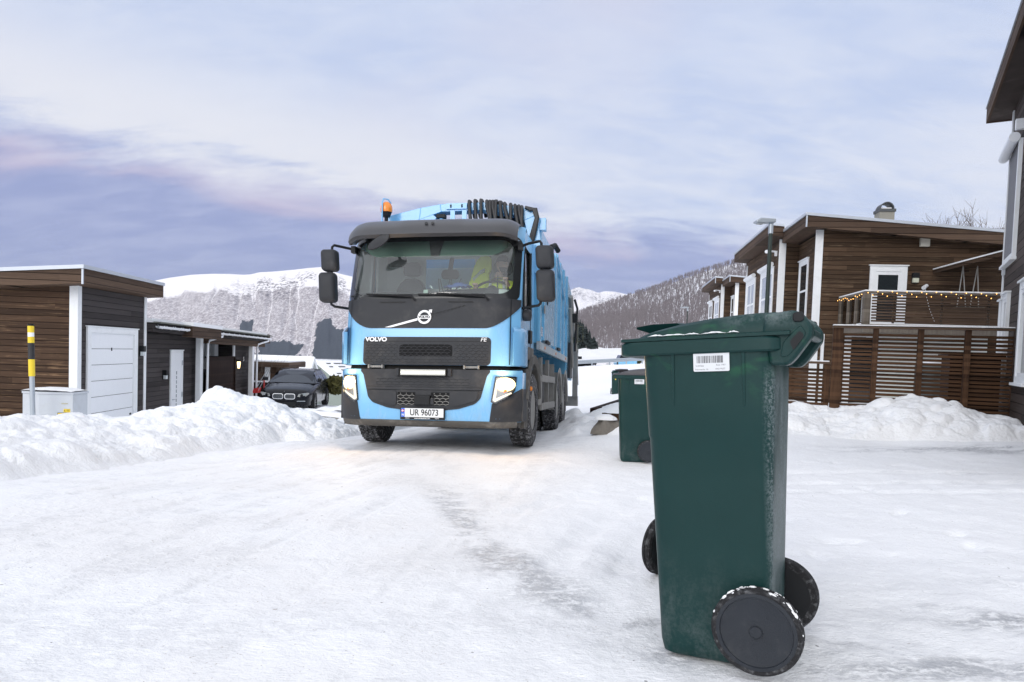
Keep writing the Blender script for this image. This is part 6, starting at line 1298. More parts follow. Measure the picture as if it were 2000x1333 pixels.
# head: sculpted sphere with brow, nose, lips, chin, ears
hm_ = MB(); nu, nv = 40, 28; HR_ = R(48); P = []
for i in range(nu):
    row = []
    for j in range(nv+1):
        th = 2*math.pi*i/nu; ph = math.pi*j/nv; x = math.sin(ph)*math.cos(th); y = math.sin(ph)*math.sin(th); z = math.cos(ph)   # face towards -y
        px_, py_, pz_ = x*.076, y*.098, z*.118
        if z < 0: k = 1-.26*(-z)**1.2; px_ *= k; py_ = py_*(1-.12*(-z))-.012*(-z)
        if y < 0:
            g = lambda cx, cz, sx, sz: math.exp(-((px_-cx)/sx)**2-((pz_-cz)/sz)**2)
            py_ -= .026*g(0, -.022, .012, .018)+.012*g(0, .006, .009, .022); py_ -= .006*g(0, .030, .05, .010); py_ += .010*(g(.030, .012, .016, .011)+g(-.030, .012, .016, .011))
            py_ -= .006*g(0, -.060, .022, .007)+.005*g(0, -.072, .018, .006)+.010*g(0, -.100, .022, .016); py_ += .004*g(0, -.066, .024, .003)
        row.append((px_, py_, pz_))
    P.append(row)
hm_.grid(P, closed_u=True)
for s in (-1, 1): hm_.lathe([(.001, -.006), (.016, -.006), (.020, .004), (.012, .010), (.001, .006)], frameM((s*.076, .012, -.005), (0, 1, 0), (0, .15, 1)) @ Matrix.Diagonal((.8, 1.5, 1, 1)), 12)
HM = Matrix.Translation((.055, -.01, .785)) @ Matrix.Rotation(HR_, 4, 'Z') @ Matrix.Rotation(R(4), 4, 'X')
bodyM.add([tuple(HM @ Vector(p)) for p in hm_.v], hm_.f); bodyM.build('body', skinm, drv, smooth=80)
def hp(mb, name, mat): mb.v = [tuple(HM @ Vector(p)) for p in mb.v]; return mb.build(name, mat, drv, smooth=70)
for s in (-1, 1):
    hp(MB().lathe([(0.001, -.011), (.008, -.008), (.011, 0), (.008, .008), (.001, .011)], Matrix.Translation((s*.030, -.082, .012)), 12), 'eye', simple('eye', (0.5, 0.48, 0.46), 0.2))
    hp(MB().lathe([(.001, -.002), (.005, 0), (.001, .002)], frameM((s*.030, -.0935, .012), (1, 0, 0), (0, 0, 1)), 10), 'pupil', blk)
    hp(MB().tube([(s*.014, -.099, .030), (s*.030, -.098, .034), (s*.046, -.088, .029)], .005, 6), 'eyebrow', simple('dark_hair', (0.025, 0.02, 0.018), 0.8))
hair = simple('beard_hair', (0.055, 0.042, 0.036), 0.9); B = MB(); P = []
for i in range(25):
    th = R(180+190*(i/24)-5) if False else R(-175+170*i/24); row = []
    for z in (-.040, -.055, -.075, -.095, -.108):
        k = math.sqrt(max(.02, 1-(z/.118)**2)); kk = 1-.26*(-z/.118)**1.2; row.append((math.cos(th)*.076*k*kk*1.05, math.sin(th)*.100*k*(1-.12*(-z/.118))*1.07-.012*(-z/.118)-.004, z*1.03))
    P.append(row)
B.grid(P); hp(B, 'beard', hair)
cap = MB(); cap.grid([[(math.sin(ph)*math.cos(t)*.084, math.sin(ph)*math.sin(t)*.106, .004+.036*(1-abs(math.sin(t)) if math.sin(t) > 0 else 1)*(0.5 if math.sin(t) > 0 else 1)*math.sin(ph)+math.cos(ph)*.128) for ph in np.linspace(0.01, R(80), 9)]+[(math.cos(t)*.086, math.sin(t)*.108, .034 if math.sin(t) < .2 else .018)] for t in np.linspace(0, 2*math.pi, 33)[:-1]], closed_u=True); hp(cap, 'knitted_cap', simple('dark_knit', (0.03, 0.032, 0.036), 0.95, bump=.4, bscale=160))
jn = [((0, .08, .02), .19, .15), ((0, .06, .28), .19, .145), ((0, .045, .46), .19, .135), ((0, .025, .575), .085, .08), ((.005, .012, .62), .078, .072), ((.18, .05, .485), .092), ((.26, -.05, .285), .075), ((.235, -.175, .38), .060), ((.185, -.25, .462), .046), ((-.18, .05, .485), .092), ((-.27, -.05, .265), .075), ((-.268, -.165, .335), .060), ((-.263, -.245, .39), .046)]
v, f = skin_mesh(jn, [(0, 1), (1, 2), (2, 3), (3, 4), (2, 5), (5, 6), (6, 7), (7, 8), (2, 9), (9, 10), (10, 11), (11, 12)], 0, 2); J = MB(); J.add(v, f); jo = J.build('jacket', hv, drv, smooth=80)
MB().tube([(0.0, -.098, .15), (0.0, -.10, .40), (.004, -.075, .55), (.006, -.068, .63)], .008, 6).build('zip', simple('dark_green_zip', (0.03, 0.08, 0.06), 0.6), jo)
for s in (-1, 1): MB().tube([(s*.09, -.075, .56), (s*.10, -.098, .45), (s*.10, -.10, .25)], .020, 8).build('reflective_band', sil, jo, smooth=50)
MB().lathe([(.079, -.012), (.081, .0), (.079, .012)], frameM((.25, -.10, .325), (1, 0, 0), (0, .55, .75)), 16).build('reflective_band', sil, jo)
# ================================================================== WHEELIE BINS
def bin_plastic(name, c, c2, frost=1.0):
    m, nt, p = new_mat(name); co = nd(nt, 'ShaderNodeTexCoord').outputs['Object']; s = nd(nt, 'ShaderNodeSeparateXYZ', {0: co}).outputs
    n = noise(nt, co, 3.0, 5, 0.6); cl = mixc(nt, n, c, c2)
    grn = sstep(nt, noise(nt, vscale(nt, co, (4, 4, 7)), 1.5, 5, 0.65, 0.6), 0.54, 0.72); up_ = sstep(nt, s[2], 0.80, 1.0)
    cl = mixc(nt, mth(nt, 'MULTIPLY', mth(nt, 'MULTIPLY', grn, up_), 0.40), cl, (0.022, 0.135, 0.055))
    scr = mth(nt, 'MULTIPLY', sstep(nt, noise(nt, vscale(nt, co, (60, 60, 14)), 1.0, 5, 0.7, 1.2), 0.72, 0.80), sstep(nt, noise(nt, co, 4.0, 3), 0.52, 0.66))
    cl = mixc(nt, mth(nt, 'MULTIPLY', scr, 0.38), cl, (0.20, 0.26, 0.245))
    salt = mth(nt, 'MULTIPLY', sstep(nt, s[2], 0.42, 0.02), sstep(nt, mth(nt, 'ADD', mth(nt, 'MULTIPLY', noise(nt, vscale(nt, co, (6, 6, 3)), 1.5, 6, 0.7, 0.4), 0.7), mth(nt, 'MULTIPLY', noise(nt, co, 90.0, 4, 0.7), 0.3)), 0.46, 0.70))
    cl = mixc(nt, mth(nt, 'MULTIPLY', salt, 0.30), cl, (0.20, 0.22, 0.22))
    # hoar frost on the back of the body and along the lid edges
    bk = mth(nt, 'MULTIPLY', sstep(nt, s[0], 0.335, 0.368), sstep(nt, s[2], 1.0, 0.88)); fr = noise(nt, vscale(nt, co, (30, 6, 3.0)), 1.0, 6, 0.7, 0.5); fg = noise(nt, co, 120.0, 3, 0.7)
    ff = mth(nt, 'MULTIPLY', bk, sstep(nt, mth(nt, 'ADD', mth(nt, 'MULTIPLY', fr, 0.5), mth(nt, 'MULTIPLY', fg, 0.5)), 0.42, 0.62))
    tp = mth(nt, 'MULTIPLY', sstep(nt, s[2], 1.075, 1.12), mth(nt, 'MULTIPLY', sstep(nt, s[0], 0.18, 0.33), sstep(nt, mth(nt, 'ADD', mth(nt, 'MULTIPLY', noise(nt, co, 11.0, 5, 0.6), .7), mth(nt, 'MULTIPLY', fg, .3)), 0.44, 0.64)))
    f = mth(nt, 'MULTIPLY', mth(nt, 'MAXIMUM', ff, mth(nt, 'MULTIPLY', tp, 0.55)), 0.36*frost)
    cl = mixc(nt, f, cl, (0.50, 0.55, 0.58))
    b = nd(nt, 'ShaderNodeBump', {'Strength': 0.10, 'Distance': 0.004, 'Height': mth(nt, 'ADD', noise(nt, co, 320, 2), mth(nt, 'MULTIPLY', noise(nt, co, 7.0, 3), 1.2))})
    setp(nt, p, Base_Color=cl, Roughness=mth(nt, 'ADD', 0.34, mth(nt, 'ADD', mth(nt, 'MULTIPLY', f, 0.4), mth(nt, 'MULTIPLY', n, 0.10))), Normal=b.outputs[0], Specular_IOR_Level=0.24); return m
GREEN = bin_plastic('green_bin_plastic', (0.0042, 0.026, 0.025), (0.0075, 0.040, 0.039))
GREYLID = simple('grey_lid_plastic', (0.062, 0.060, 0.068), 0.45, var=0.15, scale=8, bump=0.1, bscale=200)
WHEELR = simple('snow_flecked_tyre', (0.022, 0.022, 0.024), 0.8, var=0.2, scale=30, dirt=((0.60, 0.62, 0.65), 0.22, 40.0), bump=0.3, bscale=120, spec=0.2)
DISC = simple('wheel_disc_plastic', (0.020, 0.024, 0.031), 0.42, var=0.15, scale=12, bump=0.12, bscale=300, dirt=((0.08, 0.08, 0.085), 0.2, 20.0), spec=0.3)
def LT(x): return float(np.interp(x, [-.10, -.06, 0, .09, .176, .26, .323, .38, .42], [1.075, 1.079, 1.098, 1.117, 1.128, 1.135, 1.138, 1.137, 1.130]))
def bin_build(label):
    t = empty('wheelie_bin', (0, 0, 0), 0, label, 'wheelie bin', 'green wheelie bins along the road')
    def sec(z, inset=0.0):
        f = z/1.03; xf = -0.012-0.034*f+inset; xb = 0.338+0.033*min(1, f*1.1)-inset; hw = 0.206+0.044*f-inset
        if z < 0.735: xf += .0025; hw -= .004
        r = 0.045+0.012*f
        return [(x, y, z) for x, y in rrect(xf, xb, -hw, hw, r, 5, 6)]
    mb = MB(); zs_ = [0.006, 0.01, 0.05, 0.2, 0.4, 0.6, 0.730, 0.742, 0.85, 0.95, 1.03]
    L = [sec(0.004, .06), sec(0.004, .02), sec(0.012, .006)]+[sec(z) for z in zs_[2:]]+[sec(1.03, .012), sec(0.6, .012)]
    mb.grid(L, closed_v=True); mb.f.append(tuple(range(len(L[0])))); mb.mi.append(0)
    body = mb.build('body', GREEN, t, smooth=50)
    # rim flange
    rim = MB(); rr_ = lambda i, z: [(x, y, z) for x, y in rrect(-.120+i, .398-i, -.266+i, .266-i, .050, 5, 6)]
    rim.grid([rr_(.052, 1.030), rr_(.006, 1.012), rr_(0.0, 1.018), rr_(0.0, 1.052), rr_(.006, 1.058), rr_(.06, 1.058)], closed_v=True); rim.build('rim', GREEN, body, smooth=40)
    for s in (-1, 1):
        for x in (.063, .284):
            mb = MB(); y0, y1 = s*.2495, s*.244; d = .006
            mb.hexa([(x-d*.5, y1, .84), (x+d*.5, y1, .84), (x+d*.5, s*.236, .84), (x-d*.5, s*.236, .84)], [(x-d, s*.256, 1.02), (x+d, s*.256, 1.02), (x+d, s*.243, 1.02), (x-d, s*.243, 1.02)]); mb.build('rib', GREEN, body, bevel=.002)
    # lid: stepped plate with a raised rounded crown
    lid = MB(); P = []
    for x in np.linspace(-.110, .42, 31):
        top_ = LT(x); e = float(ss(np.array(x), -.110, -.097)); cr = float(ss(np.array(x), -.062, -.035))
        ztop = 1.0605+.010*e+(top_-1.0705)*cr; row = []
        for q, (y, k) in enumerate(((-.259, 0), (-.259, .0), (-.250, .30), (-.234, .32), (-.222, .82), (-.205, .97), (-.12, 1.0), (0, 1.02))):
            z = 1.0605 if q == 0 else (1.0705 if q == 1 else (1.073 if q in (2,) else 1.073+(ztop-1.073)*max(0, (k-.3)/.7)))
            row.append((x, y, min(z, ztop+.0) if cr < .05 and q > 1 else z))
        P.append(row+[(a, -b, c) for a, b, c in row[:-1][::-1]])
    lid.grid(P); lid.f.append(tuple(range(len(P[0])))[::-1]); lid.mi.append(0); lid.f.append(tuple((len(P)-1)*len(P[0])+k for k in range(len(P[0])))); lid.mi.append(0)
    lo = lid.build('lid', GREEN, t, smooth=38)
    hd = MB(); pr_ = rpoly([(-.088, 1.124), (-.03, 1.131), (.062, 1.130), (.062, 1.105), (0.0, 1.084), (-.035, 1.074), (-.042, 1.100), (-.088, 1.117)], .008, 3); vs_ = []     # flared lip at the front of the lid
    for y in np.linspace(-1, 1, 9): vs_.append([(a, y*.135*(.62+.38*ss(np.array(b), 1.085, 1.12)), b-.006*y*y) for a, b in pr_])
    hd.grid(vs_, closed_v=True); k_ = len(pr_); hd.f += [tuple(range(k_)), tuple(8*k_+q for q in range(k_))]; hd.mi += [0, 0]; hd.build('lid_lip', GREEN, lo, smooth=40)
    # handle brackets, grip and hinge pins at the back
    out = rpoly([(.335, 1.058), (.348, 1.128), (.430, 1.136), (.455, 1.124), (.482, 1.085), (.480, 1.052), (.432, .985), (.412, .966), (.362, .968), (.352, 1.02)], .012)
    for s in (-1, 1):
        mb = MB(); mb.prism(out, lambda a, b, d: (a, d, b), s*.155, s*.238); bk = mb.build('handle_bracket', GREEN, t, bevel=.010, smooth=40)
        mb = MB(); mb.prism(rpoly([(.400, 1.04), (.450, 1.090), (.466, 1.060), (.414, .994), (.390, .992)], .012), lambda a, b, d: (a, d, b), s*.236, s*.2425); mb.build('bracket_rib', GREEN, bk, bevel=.004, smooth=40)
        mb = MB(); mb.prism(rpoly([(.418, 1.040), (.448, 1.072), (.460, 1.055), (.428, 1.010)], .008), lambda a, b, d: (a, d, b), s*.2427, s*.244); mb.build('hollow_shade', BLACK, bk)  # black plate painted as the shade of a hollow in the bracket
        mb = MB(); mb.prism(rpoly([(.428, 1.098), (.428, 1.128), (.460, 1.128), (.460, 1.098)], .012), lambda a, b, d: (a, d, b), s*.2385, s*.2465); mb.build('hinge_pin', BLACK, bk, bevel=.003)
    MB().tube([(.464, -.156, 1.066), (.464, .156, 1.066)], .019, 14).build('handle', GREEN, t, smooth=50)
    # wheels on one axle
    for s in (-1, 1):
        r, h = .134, .025; Mx = frameM((.312, s*.275, .148), (1, 0, 0), (0, 0, s*1.0)) @ Matrix.Rotation(0, 4, 'Z')
        Mx = Matrix(((1, 0, 0, .312), (0, 0, s, s*.275), (0, 1, 0, .148), (0, 0, 0, 1)))
        w = MB(); w.lathe([(r*.86, h*.92), (r*.955, h), (r, h*.62), (r, h*.25), (r-.004, h*.18), (r-.004, -h*.18), (r, -h*.25), (r, -h*.62), (r*.955, -h), (r*.80, -h*.9), (r*.78, -h*.3)], Mx, 64, closed=True); wo = w.build('wheel', WHEELR, t, smooth=40)
        d = MB(); d.lathe([(r*.885, h*.6), (r*.88, h*1.02), (r*.80, h*1.05), (r*.785, h*.78), (r*.76, h*.74), (r*.14, h*.80), (r*.135, h*1.15), (r*.115, h*1.27), (.0005, h*1.28)], Mx, 64); d.build('disc', DISC, wo, smooth=35)
        i = MB(); i.lathe([(r*.80, -h*.93), (r*.80, -h*.92), (r*.78, h*.35), (r*.18, h*.30), (r*.17, -h*.9), (.0005, -h*.9)], Mx, 48)
        for k in range(8):
            a = 2*math.pi*k/8+.2; i.bar(Mx @ Vector((r*.15*math.cos(a), r*.15*math.sin(a), 0)), Mx @ Vector((r*.79*math.cos(a), r*.79*math.sin(a), 0)), .004, h*1.3, up=(0, 1, 0))
        i.build('spokes', BLACK, wo, smooth=35)
    MB().tube([(.312, -.25, .148), (.312, .25, .148)], .011, 12).build('axle', BLACK, t, smooth=50); MB().box(.26, .335, -.19, .19, .12, .19).build('axle_mount', GREEN, t, bevel=.012)
    # barcode sticker on the side
    Fm = frameM((.187, -.2540, .985), (1, 0, .0), (0, -.040, 1)); st = MB(Fm).prism(rrect(-.056, .056, -.031, .031, .004, 3), lambda a, b, d: (a, b, d), 0, .0012).build('barcode_sticker', simple('white_sticker', (0.66, 0.68, 0.71), 0.5, var=.02), t)
    rr = random.Random(3); x = -.045; bc = MB(Fm)
    while x < .038:
        w_ = rr.choice((.0009, .0013, .002, .0028)); bc.box(x, x+w_, -.004, .019, .0013, .0016); x += w_+rr.choice((.001, .0014, .0022))
    bc.build('barcode', simple('grey_print', (0.07, 0.07, 0.08), 0.6), st)
    for (x, y, tx_) in ((-.036, -.013, '5107666'), (.030, -.011, 'Rest 140 l'), (-.030, -.0245, 'Nermarka 16'), (.028, -.0235, '04219637')): text_obj('lettering', tx_, .0075, simple('pale_print', (0.16, 0.16, 0.18), 0.6), st, Fm @ Matrix.Translation((x, y, .0014)), .0001)
    return t
hero = None
def squash(o, Mx):
    for c_ in o.children:
        c_.data.transform(Mx); squash(c_, Mx)
hero = bin_build('big dark green wheelie bin with green lid, nearest the camera, frost on its back')
squash(hero, Matrix.Diagonal((1.019, 0.776, 1, 1)))
hero.location = (0.6203, 2.4110, -0.0048); hero.rotation_euler = (-0.02, -0.0703, -0.5149)
sm = MB(); rr = random.Random(8)       # rime and crumbs of snow left on lid and tyre
def recolour(o, names, mat):
    for c in o.children:
        if c.name.split('.')[0] in names:
            c.data = c.data.copy(); c.data.materials.clear(); c.data.materials.append(mat)
        recolour(c, names, mat)
rsn = random.Random(12)
snow_t = MB()      # crumbs of snow clinging to the top of the near tyre
wr_ = .134
for k in range(70):
    a = R(rsn.choice((rsn.uniform(20, 175), rsn.uniform(15, 80), rsn.uniform(100, 160), rsn.uniform(-20, 200)))); rr_ = wr_*rsn.uniform(.975, 1.008); sz_ = rsn.uniform(.0015, .0050)*(1.2 if 25 < math.degrees(a) < 160 else .6)
    c0 = Vector((.3179+rr_*math.cos(a), -.2134-rsn.uniform(-.018, .0195), .148+rr_*math.sin(a))); tg = Vector((-math.sin(a), 0, math.cos(a)))
    snow_t.lathe([(.0003, -sz_*.6), (sz_*.8, -.2*sz_), (sz_*.7, .4*sz_), (.0003, .7*sz_)], frameM(c0, tg, (math.cos(a), 0, math.sin(a))) @ Matrix.Diagonal((rsn.uniform(1, 3.2), 1, 1, 1)), 6)
b2 = dup(hero); b2['label'] = 'green wheelie bin with a dark grey lid, beside the snowy planter'; recolour(b2, ('lid', 'lid_lip'), GREYLID)
p2 = atY(1214, 905, 8.2); th = R(-6); b2.location = (p2[0]-math.sin(th)*.205, p2[1]+math.cos(th)*.205, g1(p2[0]+.2, p2[1]+.2)-.01); b2.rotation_euler = (0, -.02, th)
b3 = dup(hero); b3['label'] = 'farthest green wheelie bin, small in the distance on the snowy road edge'
p3 = atY(1199, 770, 32.0); th = R(78); b3.rotation_euler = (0, 0, th); b3.location = (p3[0]+.05, p3[1], g1(p3[0], p3[1])-.02)
fy = MB(); fy.box(-.038, -.032, -.06, .06, .80, .815).lathe([(.001, -.004), (.03, -.004), (.03, .0), (.001, .0)], frameM((-.034, 0, .72), (0, 1, 0), (0, 0, 1)), 12); fy.build('yellow_sticker', yel, b3)
b4 = dup(hero); b4['label'] = 'wheelie bin almost hidden behind the nearest one, only its black wheel showing'
th = R(-135); b4.rotation_euler = (0, 0, th); c, s = math.cos(th), math.sin(th)
b4.location = (0.718-(c*.318+s*.2134), 3.13-(s*.318-c*.2134), g1(.66, 3.13)-.006)
snow_t.build('snow_layer', M['snow'], hero, smooth=60)
# snow crumbs on the rim and a dusting along the lid of the nearest bin
for k, (x, w_) in enumerate(((.07, .05), (.13, .03), (.20, .045), (.26, .02), (.01, .03))):
    mb = MB(); n = 10; mb.grid([[(x-w_+2*w_*i/n, -.202+.010*j/3, 1.0745+.0065*math.sin(math.pi*i/n)*math.sin(math.pi*(j+.5)/4)*rr.uniform(.7, 1.3)) for j in range(4)] for i in range(n+1)]); mb.build('snow_layer', M['snow'], hero, smooth=70)
for k in range(16):
    x = -.06+.42*k/15; z = LT(x); n = 7; w_ = rr.uniform(.012, .028); mb = MB()
    if rr.random() < .35: continue
    mb.grid([[(x-w_+2*w_*i/n, .05+.09*j/4, z+.004+.010*math.sin(math.pi*i/n)*math.sin(math.pi*(j+.5)/5)) for j in range(5)] for i in range(n+1)]); mb.build('snow_layer', M['snow'], hero, smooth=70)
# ================================================================== CAR, STREET FURNITURE, FAR THINGS
CARP = simple('black_car_paint', (0.008, 0.009, 0.013), 0.2, var=0.1, coat=0.0, spec=0.22); CGL = simple('car_glass', (0.02, 0.024, 0.028), 0.06, var=.1, spec=.5)
cpos = np.array([-7.98, 23.9, g1(-7.9, 24.6)-.02]); crz = R(7.0)
car = empty('parked_car', cpos, crz, 'black estate car with twin chrome ringed grilles parked in the snowy driveway', 'car')
def csec(y):
    yy = [0.0, .06, .18, .5, .95, 1.3, 2.5, 3.6, 4.4, 4.75, 4.88]
    w = np.interp(y, yy, [.62, .74, .82, .89, .92, .93, .935, .93, .90, .84, .76]); zt = np.interp(y, yy, [.66, .72, .80, .88, .95, 1.00, 1.02, 1.03, 1.03, .98, .80]); zb_ = np.interp(y, yy, [.30, .24, .20, .19, .19, .2, .2, .2, .22, .28, .38])
    return w, zt, zb_
cb = MB(); P = []
for y in [0.0, .03, .06, .12, .18, .3, .5, .7, .95, 1.15, 1.3, 1.7, 2.1, 2.5, 3.0, 3.6, 4.1, 4.4, 4.6, 4.75, 4.85, 4.88]:
    w, zt, zb_ = csec(y); hood = y < 1.35
    half_ = [(w*.80, zb_), (w*.97, zb_+.08), (w, .45*zt+.1), (w*.985, zt*.72), (w*.955, zt*.88), (w*.90, zt*.955), (w*.74, zt+.004), (w*.45, zt+.022), (0, zt+.03 if hood else zt+.02)]
    P.append([(-a, y, b) for a, b in half_]+[(a, y, b) for a, b in half_[:-1][::-1]])
cb.grid(P); cb.f.append(tuple(range(len(P[0])))); cb.mi.append(0); cb.f.append(tuple((len(P)-1)*len(P[0])+k for k in range(len(P[0])))[::-1]); cb.mi.append(0); cb.build('body', CARP, car, smooth=32)
gh = MB(); P = []
for t, (y0, y1) in ((0, (1.22, 4.74)), (.33, (1.60, 4.60)), (.66, (1.95, 4.42)), (.92, (2.30, 4.24)), (1.0, (2.5, 4.1))):
    z = 1.0+.45*t; w = .86-.20*t-.06*max(0, (t-.9)/.1); P.append([(x, y, z+(.02 if abs(x) < .5 and t > .95 else 0)) for x, y in rrect(-w, w, y0, y1, .16, 4, 5)])
gh.grid(P, closed_v=True); gh.f.append(tuple((len(P)-1)*len(P[0])+k for k in range(len(P[0])))); gh.mi.append(0); gh.build('roof', CARP, car, smooth=45)
ws = lambda x, t: (x*(.80-.19*t), 1.22+1.07*t-.012+.0*x-.02, 1.015+.40*t)
wsm = MB(); wsm.grid([[(x*(.815-.19*t), 1.205+1.075*t+.10*abs(x)**3-.008, 1.02+.395*t) for t in np.linspace(0.02, .97, 6)] for x in np.linspace(-1, 1, 15)]); wsm.build('windscreen', CGL, car, smooth=60)
for s in (-1, 1):
    for (ya, yb) in ((1.75, 2.55), (2.66, 3.45), (3.56, 4.30)):
        m_ = MB(); m_.grid([[(s*(.863-.20*t+.004), ya+(yb-ya)*u+(.30*t*(1-u) if ya < 2 else 0)-(.28*t*u if yb > 4 else 0), 1.04+.36*t) for t in (.0, .5, .95)] for u in (0, .5, 1)]); m_.build('side_window', CGL, car)
    MB().prism(rpoly([(1.50, 1.06), (1.42, 1.10), (1.44, 1.20), (1.62, 1.20), (1.62, 1.07)], .03), lambda a, b, d: (d, a, b), s*.90, s*1.06).build('wing_mirror', CARP, car, bevel=.02)
    MB().tube([(s*.63, 2.5, 1.47), (s*.63, 4.1, 1.47)], .018, 6).build('roof_rail', BLACK, car)
    MB().box(s*.94-.004, s*.94+.004, 2.60, 2.61, .35, 1.02).build('door_seam', BLACK, car)
    def cf_(x, z, o=0): return (x, -.035+.16*max(0, (abs(x)-.42)/.45)**1.8+.10*max(0, z-.60)+.03*abs(x)-o, z)
    hp_ = [(.46, .60), (.50, .69), (.80, .74), (.84, .70), (.74, .61), (.54, .585)]; S = (lambda q: q) if s > 0 else mir
    h_ = patch(rpoly(S(hp_), .01), .0, .02, 'headlight', simple('headlamp_glass', (0.42, 0.43, 0.42), .1, metal=.3, var=.3, scale=14), car, cf_)
    patch(S([(.60+.045*math.cos(a), .65+.04*math.sin(a)) for a in np.linspace(0, 6.28, 13)[:-1]]), .004, .003, 'lamp', BLACK, h_, cf_)
    kp = rrect(.02, .385, .50, .70, .07, 4); kp = kp if s > 0 else mir(kp)
    kg = patch(kp, .008, .02, 'grille', M['chrome'], car, cf_); ki = rrect(.042, .363, .522, .678, .055, 4); ki = ki if s > 0 else mir(ki); patch(ki, .010, .001, 'grille_backing', BLACK, kg, cf_)
    for k in range(8): x = s*(.07+.038*k); kb_ = MB(); kb_.bar(cf_(x, .525, .012), cf_(x, .675, .012), .008, .006); kb_.build('grille_bar', M['galv'], kg)
    for y in (.92, 3.90):
        Mx = frameM((s*.84, y, .33), (0, 1, 0), (0, 0, 1)); w_ = MB(); w_.lathe([(.22, -.1), (.31, -.11), (.33, -.08), (.33, .08), (.31, .11), (.22, .1)], Mx, 28, closed=True); wo = w_.build('wheel', M['rubber'], car, smooth=40)
        r_ = MB(); r_.lathe([(.225, .1*s), (.215, .02*s), (.05, .02*s), (.05, .075*s), (.001, .085*s)], Mx, 24, caps=False)
        for k in range(10):
            a = 2*math.pi*k/10; r_.bar(Mx @ Vector((.04*math.cos(a), .04*math.sin(a), .06*s)), Mx @ Vector((.215*math.cos(a), .215*math.sin(a), .085*s)), .030, .02, up=(s, 0, 0))
        r_.build('rim', simple('dark_alloy', (0.16, 0.165, 0.175), .35, metal=.5), wo, smooth=40)
        MB().grid([[(s*(.90+d), y+(.38)*math.cos(a), .33+.38*math.sin(a)) for d in (-.05, .036)] for a in np.linspace(0, math.pi, 14)]).build('wheel_arch', BLACK, car)
MB().lathe([(.001, .0), (.035, .0), (.035, .008), (.001, .01)], frameM((0, .07, .735), (1, 0, 0), (0, .6, .8)), 16).build('badge', M['chrome'], car)
patch(rpoly([(-.38, .22), (.38, .22), (.42, .40), (-.42, .40)], .03), .006, .002, 'air_intake', BLACK, car, lambda x, z, o=0: (x, -.045+.05*abs(x)-o, z))
for s in (-1, 1):
    q = [(.45, .43), (.72, .43), (.72, .455), (.45, .45)]; patch(q if s > 0 else mir(q), .012, .003, 'chrome_trim', M['galv'], car, lambda x, z, o=0: (x, -.03+.16*max(0, (abs(x)-.42)/.45)**1.8-o, z))
fs = MB(); fs.grid([[(x, y, csec(y)[1]+.034-.02*abs(x/.6)**2) for y in (.45, .7, .95, 1.1)] for x in np.linspace(-.5, .5, 8)])

# snow-capped concrete barrier beside the car
bp = atY(612, 806, 18.5); br = empty('concrete_barrier', (bp[0], bp[1], g1(bp[0], bp[1])-.15), R(-30), 'pale concrete block under a thick slab of snow, right of the black car', 'barrier')
MB().box(-.25, 1.6, -.2, .5, -.1, .42).build('block', M['concrete'], br, bevel=.02)
cs = MB(); cs.grid([[(-.30+2.2*i/16, -.28+1.6*j/10, .425+.30*math.sin(math.pi*min(1, (j+1.2)/9))**.6*(.35+.65*min(1, i/10))+.03*math.sin(i*1.3+j)) for j in range(11)] for i in range(17)]); cs.grid([[(-.30+2.2*i/16, -.28, .425+(.12 if k else 0)) for k in (0, 1)] for i in range(17)]); cs.build('snow_layer', M['snow'], br, smooth=70)
# things by the right of the truck: timber, snowy planter, stone
tp = atY(1158, 797, 14.6); t2 = atY(1215, 784, 16.0); tb = empty('timber_beam', tuple(tp), 0, 'dark timber beam lying in the snow behind the green bins', 'timber'); MB().bar((0, 0, -.08), Vector(t2)-Vector(tp)+Vector((0, 0, -.02)), .14, .14).build('beam', M['darkwood'], tb, bevel=.01)
pp = atY(1175, 824, 11.2); pl = empty('planter', tuple(pp), R(-9), 'low brown planter box heaped with snow beside the grey lidded bin', 'planter')
MB().box(0, 1.2, 0, .06, -.3, .14).box(0, .06, .061, 1.4, -.3, .14).box(1.14, 1.2, .061, 1.4, -.3, .14).build('boards', M['post'], pl)
cs = MB(); cs.grid([[(-.03+1.26*i/16, -.03+1.45*j/14, .145+.20*math.sin(math.pi*(i+.1)/18)**.8*math.sin(math.pi*min(1, (j+.2)/16))**.9+.006*math.sin(i*2.+j*1.7)) for j in range(15)] for i in range(17)]); cs.build('snow_layer', M['snow'], pl, smooth=70)
sp_ = atY(1162, 837, 10.4); so_ = empty('stone', (sp_[0], sp_[1], sp_[2]-.07), R(5), 'grey granite boulder with a cap of snow in front of the planter', 'stone')
rock = simple('granite', (0.17, 0.155, 0.135), 0.9, var=.4, scale=26, bump=.6, bscale=50); rs = np.random.RandomState(4)
def lump(rx, ry, rz, n=18, m=12, am=.12, flat=0.0):
    P = []
    for i in range(n):
        row = []
        for j in range(m+1):
            th = 2*math.pi*i/n; ph = math.pi*j/m; k = 1+am*math.sin(3*th+2*ph)+am*.7*math.sin(5*th-3*ph+1); row.append((rx*math.sin(ph)*math.cos(th)*k, ry*math.sin(ph)*math.sin(th)*k, max(-flat, rz*math.cos(ph)*k)))
        P.append(row)
    return P
mb = MB(); mb.grid(lump(.26, .2, .19), closed_u=True); mb.v = [(x+.22, y+.1, z*1.25-.02) for x, y, z in mb.v]; mb.build('rock', rock, so_, smooth=50)
mb = MB(); mb.grid(lump(.17, .15, .08, am=.06), closed_u=True); mb.v = [(x+.18, y+.1, z+.20) for x, y, z in mb.v]; mb.build('snow_layer', M['snow'], so_, smooth=70)

